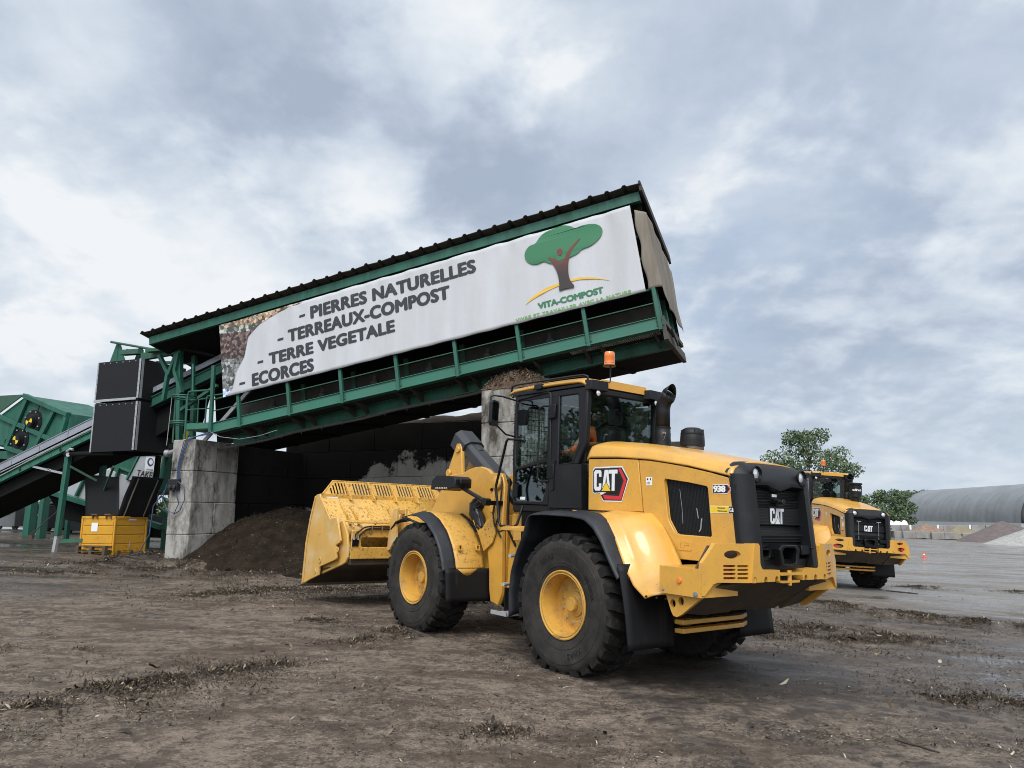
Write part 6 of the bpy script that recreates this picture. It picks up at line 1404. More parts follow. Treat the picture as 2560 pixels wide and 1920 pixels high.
b = MB(); b.prism(rrect(-.22,.22,-.24,.24,.01), lambda a, c, t: W(-19.60+a+.02*c, 17.985-t, 3.30+c-.12*a), 0, .004, mi=0)
b.prism(circ(0,.05,.135,24), lambda a, c, t: W(-19.60+a+.02*c, 17.98-t, 3.30+c-.12*a), 0, .003, [circ(.02,.06,.085,24)], mi=1)
b.text('GÜNTHER', W(-19.60,17.975,3.11), U-ZU*.12, ZU+U*.1, w=.30, h=.06, mi=2, bold=.01, depth=.004); sub(b, 'maker_sticker', [m_white, mat('sticker_blue', (.03,.06,.2), .5), m_ink], pn, smooth=0)
b = MB(); b.prism([(-22.8,3.25),(-22.2,3.35),(-20.5,2.9),(-20.45,2.0),(-20.8,1.8),(-24.6,2.62),(-24.3,2.75)], lambda a, c, t: W(a, 18.02+t, c), 0, 1.2); wb_(b, 'silver_trough', m_zinc, tk, bevel=.01)
b = MB(); b.beam(W(-24.9,17.9,2.66), W(-22.0,17.9,2.02), .2, .16); b.beam(W(-22.0,17.9,2.02), W(-18.8,17.9,1.3), .2, .16); b.beam(W(-22.75,17.95,2.3), W(-22.2,17.95,3.3), .08, .1, V); b.beam(W(-21.3,17.95,1.9), W(-20.9,17.95,3.2), .08, .1, V); wb_(b, 'trough_frame', m_green, tk, bevel=.005)
b = MB(); b.prism([(-24.6,2.52),(-19.0,1.25),(-19.0,.95),(-20.2,1.0),(-23.6,1.55)], lambda a, c, t: W(a, 18.2+t, c), 0, 1.3); wb_(b, 'trough_core', m_under, tk)
b = MB()
for u_ in (-18.9, -19.6, -23.2): b.beam(W(u_,18.1,zg(u_,18.1)), W(u_,18.1,1.5), .12, .12, V)
b.beam(W(-18.6,17.7,1.75), W(-17.3,17.7,1.2), .25, .2); b.beam(W(-18.4,17.6,1.35), W(-17.2,17.6,.9), .2, .14); b.prism([(-18.3,1.9),(-17.1,1.5),(-17.1,1.05),(-18.3,1.45)], lambda a, c, t: W(a, 18.0+t, c), 0, .5); wb_(b, 'base_frame', m_green, tk)
# ---- green shredder hopper with two bearings
hp = thing('shredder_hopper', tuple(W(-26.5, 19.5, .85)), 'big green steel hopper with two black round bearings marked with yellow sectors, far left', 'hopper')
b = MB()
body = [(-30.5,5.0),(-28.6,5.47),(-27.29,6.14),(-25.59,5.55),(-24.9,5.32),(-24.85,3.9),(-27.0,3.85),(-28.1,4.15),(-28.4,4.23),(-30.5,4.6)]
b.prism(body, lambda a, c, t: W(a, 19.06+t, c), 0, 2.6); wb_(b, 'hopper_body', m_green, hp, bevel=.01)
b = MB(); b.prism([(-31.0,6.45),(-28.72,6.19),(-27.29,6.16),(-28.60,5.50),(-30.5,4.9)], lambda a, c, t: W(a, 18.93+t, c), 0, .05); wb_(b, 'top_flap', m_green_d, hp)
b = MB(); b.prism([(-25.6,5.60),(-23.3,5.25),(-20.5,4.7),(-21.5,3.9),(-24.9,3.9),(-24.9,5.35)], lambda a, c, t: W(a, 20.6+t, c), 0, .1); wb_(b, 'discharge_side', m_green_d, hp)
b = MB()
for p, q, w in (((-27.29,6.12),(-25.59,5.52),.2),((-25.59,5.52),(-24.86,5.28),.2),((-27.14,6.02),(-28.0,4.18),.1),((-25.61,5.5),(-26.4,4.2),.1),((-28.6,5.40),(-25.3,4.28),.07),((-24.95,5.25),(-25.2,4.3),.14),((-28.0,4.18),(-26.3,3.75),.14)): b.beam(W(p[0],18.98,p[1]), W(q[0],18.98,q[1]), .16, w, V)
b.prism([(-29,4.7),(-28.1,4.5),(-28.1,4.25),(-29,4.35)], lambda a, c, t: W(a, 18.96+t, c), 0, .1); wb_(b, 'stiffener', m_green, hp, bevel=.006)
for (u_, z_) in ((-26.76, 5.10), (-27.37, 4.43)):
    b = MB(); c = W(u_, 19.05, z_)
    def disc(r_, d0, d1, mi=0):
        d0, d1 = d0*.55, d1*.55
        n_ = 32; f_ = [c+U*r_*math.cos(2*math.pi*i/n_)+ZU*r_*math.sin(2*math.pi*i/n_)-V*d0 for i in range(n_)]; g_ = [p-V*(d1-d0) for p in f_]
        b.add(f_+g_, [(i,(i+1)%n_,n_+(i+1)%n_,n_+i) for i in range(n_)]+[tuple(n_+i for i in range(n_))], mi)
    disc(.46,0,.05); disc(.40,.05,.07); disc(.26,.07,.14); disc(.21,.14,.28); disc(.17,.28,.33)
    for i in range(8): a = 2*math.pi*i/8+.3; p = c+U*.40*math.cos(a)+ZU*.40*math.sin(a)-V*.075; b.obox(p, U*.022, V*.015, ZU*.022, 2)
    for a0 in (R(-20 if z_ > 5 else 100), R(160 if z_ > 5 else 280)):
        pts_ = [(0,0)]+[(.16*math.cos(a0+R(70)*i/6), .16*math.sin(a0+R(70)*i/6)) for i in range(7)]
        b.prism(pts_, lambda x, y, t: c+U*x+ZU*y-V*(.183+t), 0, .004, mi=1)
    wb_(b, 'bearing', [m_blk, m_dyel, m_galv], hp, smooth=40)
    b = MB(); p = c+U*.42+ZU*.62-V*.12; b.tube([p, p+U*.06+ZU*.12], .045, 8, mi=0); b.tube([p-U*.12-ZU*.3, p], .02, 6, mi=1); wb_(b, 'grease_fitting', [m_white, m_blk], hp)
b = MB()
for u_, z1 in ((-26.55, 2.6), (-25.88, 2.1)):
    b.beam(W(u_-.03,19.2,zg(u_,19)), W(u_,19.2,z1+1.4), .30 if u_ < -26 else .2, .26, V)
b.beam(W(-29.0,19.2,3.95), W(-24,19.2,3.7), .3, .25, V); wb_(b, 'leg', m_green, hp, bevel=.008)
b = MB(); b.prism([(-31,4.3),(-28.2,4.2),(-25.5,3.8),(-25.5,2.6),(-31,2.2)], lambda a, c, t: W(a, 19.8+t, c), 0, 1.6); wb_(b, 'lower_chamber', m_under, hp)
# ---- yellow tipping skip on pallets
Mx, My = -11.04, 20.95
er, el = Vector((.36,.933,0)), Vector((-.933,.36,0))
skp = thing('tipping_skip', (Mx, My, .56), 'orange-yellow ribbed steel skip standing on pallets at the left wall end', 'skip')
def SK(a, c, z): return Vector((Mx,My,0))+er*a+el*c+ZU*z
def skb(b, a0, a1, c0, c1, z0_, z1_, mi=0): b.hexa([SK(a0,c0,z0_),SK(a1,c0,z0_),SK(a1,c1,z0_),SK(a0,c1,z0_),SK(a0,c0,z1_),SK(a1,c0,z1_),SK(a1,c1,z1_),SK(a0,c1,z1_)], mi)
b = MB(); zb0, zt0 = .60, 1.62; wl, wr_ = 1.24, 1.05
for a0, a1, c0, c1 in ((0,.03,0,wl),(wr_-.03,wr_,0,wl),(.03,wr_-.03,0,.03),(.03,wr_-.03,wl-.03,wl)): skb(b, a0, a1, c0, c1, zb0, zt0)
skb(b, .0, wr_, .0, wl, zb0-.02, zb0)
for i in range(4):
    z_ = zb0+.04+i*.25; skb(b, -.016, 0, .05, wl-.04, z_, z_+.225); skb(b, .04, wr_-.04, -.016, 0, z_, z_+.225)
for a_, c_ in ((-.03,-.03),(-.03,wl-.02),(wr_-.02,-.03)): skb(b, a_, a_+.05, c_, c_+.05, zb0-.02, zt0+.01)
skb(b, -.03, wr_+.03, -.03, .02, zt0-.05, zt0+.02); skb(b, -.03, .02, -.03, wl+.03, zt0-.05, zt0+.021)
wb_(b, 'skip_body', m_crate, skp, bevel=.008)
for c_ in (.20, .72):
    b = MB(); skb(b, -.10, .05, c_-.1, c_+.12, zt0+.05, zt0+.09); skb(b, -.06, .0, c_-.10, c_-.06, zt0-.05, zt0+.08); skb(b, -.06, .0, c_+.08, c_+.12, zt0-.05, zt0+.08); wb_(b, 'lifting_bracket', mat('rusty_steel', (.13,.07,.03), .8, var=.3), skp)
b = MB(); skb(b, -.028, -.023, .62, .86, 1.22, 1.46, 0); wb_(b, 'label_plate', [m_white, m_red, m_grey], skp); b = MB(); skb(b, .42, .68, -.028, -.023, 1.50, 1.56, 0); skb(b, .43, .67, -.030, -.028, 1.52, 1.54, 1); wb_(b, 'label_plate', [m_white, m_red, m_grey], skp)
b = MB(); b.tube([SK(.5,-.05,.92), SK(.48,-.07,.80), SK(.50,-.06,.72), SK(.56,-.05,.66)], .014, 6); wb_(b, 'chain_hook', m_grey, skp)
def pallet(o, z_, label):
    p = thing('pallet', tuple(SK(*o, z_)), label, 'pallet', 'worn pallets stacked under the skip')
    b = MB()
    for i in range(5): skb(b, o[0]+i*.2, o[0]+i*.2+.13, o[1], o[1]+1.1, z_+.11, z_+.135)
    wb_(b, 'deck_board', m_wood, p)
    b = MB()
    for c_ in (0,.5,1.0):
        for a_ in (0,.42,.85): skb(b, o[0]+a_, o[0]+a_+.1, o[1]+c_, o[1]+c_+.1, z_+.02, z_+.11)
        skb(b, o[0], o[0]+.95, o[1]+c_, o[1]+c_+.1, z_, z_+.02)
    wb_(b, 'pallet_block', m_wood, p)
pallet((-.28,-.02), .565, 'lower worn pallet under the left front of the yellow skip'); pallet((-.26,-.0), .702, 'upper worn pallet in front of the yellow skip, muck on top')
fnm2 = mound(-15.9, -14.9, 14.9, 15.4, .5, .0, 'mulch_mound', 'x', 5) if False else None
# rubber sheets standing in the skip
b = MB()
def sh1(a, c): return W(-19.30+1.27*a+c*(-.36+.10*a)+.03*math.sin(c*3), 15.62+.10*c+.05*math.sin(a*3.1)*c, 1.2+1.62*c-.06*a*c+.015*math.sin(a*6)*c)
b.grid(sh1, 14, 14); tag(b.build('rubber_sheet', m_rubber, smooth=60, solid=.012, at=tuple(SK(.3,.5,1.3))), 'plain dark rubber sheet standing upright in the left half of the yellow skip', 'rubber sheet')
b = MB()
def sh2(a, c): return W(-18.02+.20*a+c*(.47+.02*a)+.012*math.sin(c*9), 15.52+.90*a, 1.62+1.13*c-.03*a*c)
b.grid(sh2, 10, 16); s2 = b.build('rubber_sheet', m_rubber, smooth=60, solid=.012, at=tuple(SK(.6,.1,1.3))); tag(s2, 'slanting dark rubber sheet with two pale battens, right half of the yellow skip', 'rubber sheet')
b = MB(); Ls = Vector(s2.location)
for a in (.2, .82): b.beam(sh2(a,.02)+U*.022-Ls, sh2(a,.95)-Ls+U*.022, .05, .02, V)
b.build('batten', mat('batten_wood', (.11,.095,.075), .8, var=.2), s2)
# ---- grey bins, ladder, broom, power box
def bin_(loc, rz, label, col=None):
    o = thing('wheelie_bin', loc, label, 'bin', 'grey waste bins under the conveyor'); o.rotation_euler = (0,0,rz)
    b = MB(); b.hexa([(-.52,-.42,.12),(.52,-.42,.12),(.52,.42,.12),(-.52,.42,.12),(-.62,-.52,1.05),(.62,-.52,1.05),(.62,.52,1.05),(-.62,.52,1.05)]); b.box(-.66,.66,-.56,.56,1.03,1.08); b.build('bin_body', col or m_bin, o, bevel=.03)
    b = MB(); b.grid(lambda a, c: (-.64+1.28*a, -.54+1.08*c, 1.09+.12*math.sin(math.pi*c)), 6, 10); b.build('bin_lid', m_blk, o, smooth=60, solid=.03)
    b = MB(); b.box(-.12,.25,-.50,-.49,.62,.69); b.build('yellow_label', m_dyel, o)
    for x, y in ((-.42,-.36),(.42,-.36),(-.42,.36),(.42,.36)): b = MB(); b.lathe([(0,-.03),(.09,-.03),(.1,0),(.09,.03),(0,.03)], c=(x,y,.1), axis='y', n=14); b.build('bin_wheel', m_blk, o)
    return o
def onw(u_, v_): p = W(u_, v_, 0); return (p.x, p.y, float(gbase(np.array(p.x), np.array(p.y))))
bin_(onw(-32.0,22.5), -TH, 'light grey waste bin at the far left edge under the hopper', mat('light_bin_plastic', (.16,.17,.175), .5, var=.1))
bin_(onw(-30.2,22.7), -TH, 'dark grey waste bin between the two green hopper legs')
bin_(onw(-27.9,22.6), -TH, 'dark grey waste bin with yellow label between conveyor leg and skip')
lad = thing('ladder', onw(-16.0,17.4), 'aluminium ladder leaning behind the yellow skip', 'ladder')
b = MB()
for d_ in (0, .32): b.tube([Vector(lad.location)+U*(-.55+d_)+ZU*.02, Vector(lad.location)+U*(-.6+d_)+V*.5+ZU*2.3], .022, 6)
wb_(b, 'ladder_rail', m_galv, lad); b = MB()
for k in range(8): t_ = .08+k*.12; p = Vector(lad.location)+U*(-.55-.05*t_)+V*.5*t_+ZU*(2.3*t_); b.tube([p, p+U*.32], .014, 6)
wb_(b, 'rung', m_galv, lad)
br = MB(); p0 = Vector(onw(-25.6,18.6)); br.tube([p0+ZU*.15, p0+U*1.1+V*.3+ZU*1.15], .02, 6); br.obox(p0+ZU*.06, U*.12, V*.05, ZU*.07)
tag(br.build('broom', m_wood, at=tuple(p0)), 'long-handled broom leaning beside the green hopper leg', 'broom')
pb = thing('power_socket_box', tuple(W(-14.68,14.28,2.42)), 'black socket box with looping blue cables on the left concrete wall end', 'socket box')
b = MB(); wbar(b, -14.84, -14.54, 14.20, 14.315, 2.28, 2.56); b.lathe([(0,-.06),(.05,-.06),(.05,.04),(0,.04)], c=tuple(W(-14.76,14.2,2.36)), axis='y', n=10); b.lathe([(0,-.06),(.05,-.06),(.05,.04),(0,.04)], c=tuple(W(-14.62,14.2,2.36)), axis='y', n=10); wb_(b, 'socket_housing', m_ink, pb, bevel=.01)
b = MB()
for k in range(4):
    o_ = k*.025; b.tube([W(-14.62+o_,14.26,2.55), W(-14.64+o_,14.28,2.9), W(-14.58+o_*1.4,14.28,3.2), W(-14.50+o_*2,14.28,3.52), W(-14.35+o_,14.34,3.60), W(-13.7,14.40,3.68+o_)], .010, 6)
b.tube([W(-14.60,14.22,2.30), W(-14.48,14.24,1.95), W(-14.60,14.24,1.72), W(-14.78,14.2,1.78), W(-14.95,14.18,2.1), W(-14.86,14.2,2.45)], .012, 6)
b.tube([W(-14.55,14.24,2.5), W(-14.36,14.26,2.35), W(-14.32,14.26,2.05), W(-14.45,14.26,1.78), W(-14.62,14.24,1.70)], .012, 6)
b.tube([W(-14.9,14.2,2.3), W(-15.15,14.1,1.9), W(-15.1,14.0,1.2), W(-15.3,13.9,.75), W(-15.9,13.7,.62)], .012, 6)
wb_(b, 'power_cable', m_cable, pb, smooth=60)
b = MB(); b.tube([W(-13.75,14.36,3.72), W(-13.4,14.34,3.58), W(-12.8,14.34,3.50), W(-12.2,14.34,3.56), W(-11.7,14.36,3.68)], .010, 6)
tag(b.build('slack_cable', m_grey, smooth=60, at=tuple(W(-12.8,14.34,3.5))), 'thin grey cable sagging below the lower end of the gallery', 'cable')
# ================================================================== far right: storage bays, hangar, trees
def P_at(px, py, Y):
    d = pdir(px, py); k = Y/d[1]; return Vector((d[0]*k, Y, 1.69+d[2]*k))
gz1 = lambda x, y: float(gbase(np.array(float(x)), np.array(float(y))))
# ---- arched hangar
hg = thing('arched_hangar', (63.5, 113, -1.0), 'long grey arched fabric hangar with ribbed cover and white base, far right', 'hangar')
ax0 = Vector((72.0, 129.6, 0)); ax1 = Vector((69.6, 93.0, 0)); axd = (ax1-ax0); hl = axd.length; axd.normalize(); lat = Vector((-axd.y, axd.x, 0)); lat = -lat if lat.x > 0 else lat    # lat points to the camera's left
RW, RH, ZB = 6.4, 5.15, .62
def arch(a, c):
    t_ = a*hl; th_ = math.pi*c; seam = abs(((t_/1.55) % 1)-.5)*2; r_ = 1-.006*(1-seam)**2+.006*(seam > .93)
    return ax0+axd*t_+lat*RW*r_*math.cos(th_)+ZU*(ZB+RH*r_*math.sin(th_)**.82)
b = MB(); b.grid(arch, 26*8+1, 40); wb_(b, 'fabric_cover', mat('hangar_fabric', (.20,.21,.22), .6, var=.12, vscale=.3, dirt=.35, dcol=(.08,.085,.085), dscale=.25), hg, smooth=30)
b = MB()
for s in (1, -1): b.hexa([ax0+lat*s*(RW+.05)+ZU*-1.6, ax1+lat*s*(RW+.05)+ZU*-1.6, ax1+lat*s*(RW-.25)+ZU*-1.6, ax0+lat*s*(RW-.25)+ZU*-1.6, ax0+lat*s*(RW+.05)+ZU*ZB, ax1+lat*s*(RW+.05)+ZU*ZB, ax1+lat*s*(RW-.25)+ZU*ZB, ax0+lat*s*(RW-.25)+ZU*ZB])
wb_(b, 'base_wall', mat('white_base_wall', (.42,.43,.43), .8, var=.1, vscale=.5), hg)
b = MB(); n = 30; vs = [ax1+axd*.02+lat*RW*math.cos(math.pi*i/n)+ZU*(ZB+RH*math.sin(math.pi*i/n)**.82) for i in range(n+1)]; vs2 = [p+axd*.5 for p in vs]
b.add(vs+vs2, [(i,i+1,n+2+i,n+1+i) for i in range(n)]); wb_(b, 'end_arch', mat('hangar_end', (.05,.053,.057), .7), hg, solid=.06)
b = MB(); q0 = ax0-axd*.05; vs = [q0+lat*RW*.99*math.cos(math.pi*i/n)+ZU*(ZB+RH*.99*math.sin(math.pi*i/n)**.82) for i in range(n+1)]; b.add(vs, [tuple(range(n+1))])
wb_(b, 'far_end_wall', m_inner, hg); b = MB(); q1 = ax1-axd*3.5; vs = [q1+lat*RW*.98*math.cos(math.pi*i/n)+ZU*(-.8+(RH+1.3)*.98*math.sin(math.pi*i/n)**.82) for i in range(n+1)]; b.add(vs, [tuple(range(n+1))]); wb_(b, 'end_wall', m_inner, hg)
# ---- block walls of the aggregate bays
def row(x0, y0, x1, y1, z, n_, h=.8, gap=.02):
    d = Vector((x1-x0, y1-y0, 0)); l = d.length; d.normalize(); nn_ = Vector((-d.y, d.x, 0)); b = MB(); k = max(1, round(l/1.6)); st = l/k
    for r_ in range(n_):
        off = st/2 if r_ % 2 else 0
        for i in range(-1, k+1):
            a0, a1 = max(0, i*st+off), min(l, (i+1)*st+off)
            if a1-a0 < .1: continue
            c = Vector((x0,y0,z+h*(r_+.5)))+d*(a0+a1)/2+nn_*random.uniform(-.04,.04); b.obox(c, d*((a1-a0)/2-gap), nn_*.4, ZU*(h/2-gap/2))
    return b
zf = -1.16
x_l, x_r = P_at(2200, 1330, 92).x, P_at(2440, 1330, 92).x
b = row(x_l-1.5, 92.6, x_r+3.0, 91.0, zf, 2); tag(b.build('concrete_wall', m_conc_g, bevel=.03, at=((x_l+x_r)/2, 92, zf)), 'long low grey block wall two courses high in front of the arched hangar', 'wall')
for px, lab in ((2262, 'short block divider left of the orange gravel heap'), (2333, 'short block divider between the orange and the sand heaps'), (2410, 'short block divider between the sand heap and the dark gravel heap')):
    p = P_at(px, 1345, 86.5); b = row(p.x, 91.3, p.x-1.0, 86.0, gz1(p.x, 88), 1); b2 = row(p.x-.6, 86.0, p.x+2.2, 85.8, gz1(p.x, 86), 1)
    b.add(b2.v, b2.f); tag(b.build('concrete_wall', m_conc_g, bevel=.03, at=(p.x, 88, gz1(p.x, 88))), lab, 'wall')
for i, px in enumerate((2276, 2345, 2425)):
    p = P_at(px, 1318, 91.0); b = MB(); b.obox(p, (.12,.02,0), (0,.02,0), (0,0,.28)); b.obox(p-ZU*.5, (.03,0,0), (0,.03,0), (0,0,.5))
    tag(b.build('bay_sign', m_white, at=tuple(p)), ('small white sign at the orange gravel bay', 'small white sign at the sand bay', 'small white sign at the dark gravel bay')[i], 'sign')
def cone_heap(px, py, Y, rx, ry, h, m_, label, seed):
    p = P_at(px, py, Y); z_ = gz1(p.x, Y)
    def fn(a, c):
        r_ = c; t_ = 2*math.pi*a; x, y = rx*r_*math.cos(t_), ry*r_*math.sin(t_); q = h*(1-r_)**.95*(.85+.3*float(fbm(np.array(x*.7+seed), np.array(y*.7), 3, seed)))
        return (p.x+x*(1+.15*math.sin(3*t_+seed)), Y+y, z_+q-.04)
    b = MB(); b.grid(fn, 40, 18, wrapu=True); tag(b.build('gravel_heap', m_, smooth=60, at=(p.x, Y, z_)), label, 'gravel heap', 'aggregate heaps in the bays')
cone_heap(2318, 1340, 88.5, 4.2, 2.2, 1.75, mat('orange_gravel', (.22,.145,.105), .9, var=.4, vscale=3, fine=.4, bscale=20), 'orange-pink gravel heap in the first bay of the low wall', 1)
cone_heap(2400, 1340, 87.5, 3.8, 2.4, 1.7, mat('tan_sand', (.20,.17,.11), .95, var=.25, vscale=2), 'tan sand heap in the bay beside the orange gravel', 2)
cone_heap(2510, 1345, 80, 5.6, 4.5, 2.35, mat('dark_gravel', (.12,.095,.09), .95, var=.3, vscale=2, fine=.4, bscale=15), 'dark purple-brown gravel heap in front of the hangar end', 3)
cone_heap(2575, 1350, 72, 4.6, 4, 1.75, mat('grey_gravel', (.30,.29,.275), .9, var=.3, vscale=3, fine=.45, bscale=18), 'pale grey gravel heap at the right edge of the yard', 4)
b = MB()
for i in range(7):
    p = P_at(2222+i*6.5, 1310, 97); h = .55+.22*math.sin(i*2.3); b.lathe([(.45,0),(.42,.4*h),(.25,.8*h),(.04,h),(0,h)], c=(p.x, 97, p.z-.25), axis='z', n=10)
tag(b.build('bulk_bag_pile', m_white, smooth=40, at=tuple(P_at(2240, 1310, 97))), 'row of white bulk bags heaped behind the low block wall at the hangar corner', 'bag pile')
# ---- traffic cone
p = P_at(2308, 1367, 44); cz = gz1(p.x, 44)
co_ = thing('traffic_cone', (p.x, 44, cz), 'small orange and white traffic cone standing alone on the wide yard', 'traffic cone')
b = MB(); b.lathe([(.085,.03),(.07,.10),(.036,.29),(.024,.345),(0,.345)], n=18); b.obox((0,0,.015), (.15,0,0), (0,.15,0), (0,0,.015)); b.build('cone_body', mat('cone_orange', (.70,.09,.03), .5), co_, smooth=40)
b = MB(); b.lathe([(.0625,.14),(.0485,.225)], n=18); b.build('reflective_band', m_white, co_, smooth=40)
# ---- trees
lf = [mat('leaf_mid', (.075,.12,.055), .6, var=.35, vscale=1.2), mat('leaf_light', (.12,.165,.075), .6, var=.3, vscale=1.2), mat('leaf_dark', (.034,.062,.03), .65, var=.3, vscale=1.2)]
def tree(name, x, y, z, H, Wd, label, cat='tree', group=None, nleaf=4500, seed=1, low=.18, leaf=.34, clumps=26, gaps=.0, trunk_r=.18, wts=(.5,.25,.25)):
    rs = np.random.default_rng(seed); T_ = thing(name, (x, y, z), label, cat, group)
    # limbs
    b = MB(); b.tube([(0,0,-.2),(.05*Wd*.2,.0,H*.25),(-.03*Wd*.2,.02,H*.5),(.02,.0,H*.8)], [trunk_r,trunk_r*.8,trunk_r*.5,trunk_r*.15], 8)
    cs = []
    for i in range(clumps):
        a = rs.uniform(0, 2*np.pi); hz_ = rs.uniform(low, .97); prof = math.sin(math.pi*min(1, max(0.02, (hz_-low*.6)/(1.08-low*.6)))**.85)
        r_ = Wd/2*prof*rs.uniform(.25, .95); c = np.array([math.cos(a)*r_, math.sin(a)*r_, H*hz_]); cs.append((c, rs.uniform(.10, .20)*Wd*(.6+.5*prof)))
        st = np.array([0, 0, H*max(.12, hz_-.30*rs.uniform(.5, 1.1))]); md = (st+c)/2+np.array([0,0,.04*H])
        b.tube([tuple(st), tuple(md), tuple(c)], [trunk_r*.35, trunk_r*.22, trunk_r*.06], 5)
    b.build('trunk', m_bark, T_, smooth=60)
    per = rs.multinomial(nleaf, np.array([q[1]**2 for q in cs])/sum(q[1]**2 for q in cs)); P = []
    for (c, r_), k in zip(cs, per):
        d = rs.normal(0, 1, (k, 3)); d /= np.linalg.norm(d, axis=1)[:,None]; q = c+d*(r_*rs.uniform(.25, 1.05, k)**.6)[:,None]*np.array([1.15,1.15,.75]); P.append(q)
    P = np.concatenate(P); n = len(P); sz = leaf*rs.uniform(.55, 1.3, n)
    e1 = rs.normal(0, 1, (n, 3)); e1 /= np.linalg.norm(e1, axis=1)[:,None]; e2 = np.cross(e1, rs.normal(0, 1, (n, 3))); e2 /= np.linalg.norm(e2, axis=1)[:,None]
    v = np.stack([P-e1*sz[:,None]*.5, P+e2*sz[:,None]*.28, P+e1*sz[:,None]*.5, P-e2*sz[:,None]*.28], 1).reshape(-1, 3); f = np.arange(4*n).reshape(n, 4)
    me = bpy.data.meshes.new('crown'); me.vertices.add(4*n); me.vertices.foreach_set('co', v.ravel()); me.loops.add(4*n); me.loops.foreach_set('vertex_index', f.ravel().astype(np.int32)); me.polygons.add(n); me.polygons.foreach_set('loop_start', np.arange(0, 4*n, 4))
    for m_ in lf: me.materials.append(m_)
    # whole twigs share a leaf tone
    key = np.floor(P/.9).astype(int); hsh = (key[:,0]*73+key[:,1]*151+key[:,2]*283) % 97/97.0; u_ = .6*hsh+.4*rs.uniform(0, 1, n)
    me.polygons.foreach_set('material_index', np.digitize(u_, np.cumsum(wts)[:2]).astype(np.int32)); me.update(); me.validate()
    o = bpy.data.objects.new('crown', me); COL.objects.link(o); o.parent = T_
    return T_
p = P_at(2040, 1300, 75); tree('tree', p.x-.3, 75, gz1(p.x, 75), 10.7, 8.6, 'tall airy broadleaf tree rising behind the distant loader cab', nleaf=12000, seed=4, low=.24, leaf=.30, clumps=34, wts=(.45,.32,.23))
for i, (px, Y, H, Wd, lab) in enumerate(((2150, 96, 5.6, 6.0, 'round bushy tree just right of the distant loader exhaust'), (2180, 88, 3.8, 4.2, 'low dark shrub tree in front of the tree belt'), (2205, 104, 5.9, 6.5, 'dense dark tree in the middle of the tree belt'), (2238, 110, 6.3, 6.2, 'taller tree of the belt near the hangar corner'), (2280, 128, 7.6, 7.2, 'light green tree behind the left end of the hangar'), (2316, 150, 8.4, 7.5, 'far tree peeping over the hangar roof, mostly hidden'), (2100, 99, 5.2, 6.2, 'bushy tree hidden mostly behind the distant loader'), (1960, 90, 5.4, 8, 'bushy tree behind the near loader grille'), (2040, 105, 5.0, 8, 'bushy tree low behind the distant loader cab'))):
    p = P_at(px, 1300, Y); tree('tree', p.x, Y, gz1(p.x, Y)-.1, H, Wd, lab, group='tree belt beyond the yard', nleaf=6500, seed=20+i, low=.10, leaf=.31, clumps=22, wts=(.42,.22,.36))
for i, (u_, v_, H, Wd) in enumerate(((-34, 27, 3.4, 5), (-30.5, 28.5, 3.0, 5), (-27, 29, 2.8, 5), (-24, 27, 2.6, 4.5))):
    q = W(u_, v_, 0); tree('shrub', q.x, q.y, gz1(q.x, q.y)-.1, H, Wd, ('sunlit shrub behind the bins at the left edge', 'shrub behind the bins beyond the first green leg', 'shrub glimpsed behind the second green leg', 'shrub seen in the gap right of the hopper legs')[i], 'shrub', 'shrubs behind the left machinery', nleaf=1500, seed=50+i, low=.08, leaf=.3, clumps=14, wts=(.35,.55,.1))
# trees standing round the yard outside the picture: they show as reflections in the cab glass
for i, (x, y, H, Wd) in enumerate(((30, 5.0, 8.5, 6), (42, 14, 4.5, 8), (37, -4, 5.5, 9), (-40, 22, 9, 10), (-36, 9, 8.5, 9), (-43, 15, 9.5, 10))):
    tree('tree', x, y, gz1(x, y), H, Wd, 'yard-side broadleaf tree outside the picture, mirrored in the cab glass', group='trees beside the yard', nleaf=2200, seed=80+i, low=.15, leaf=.55, clumps=24)
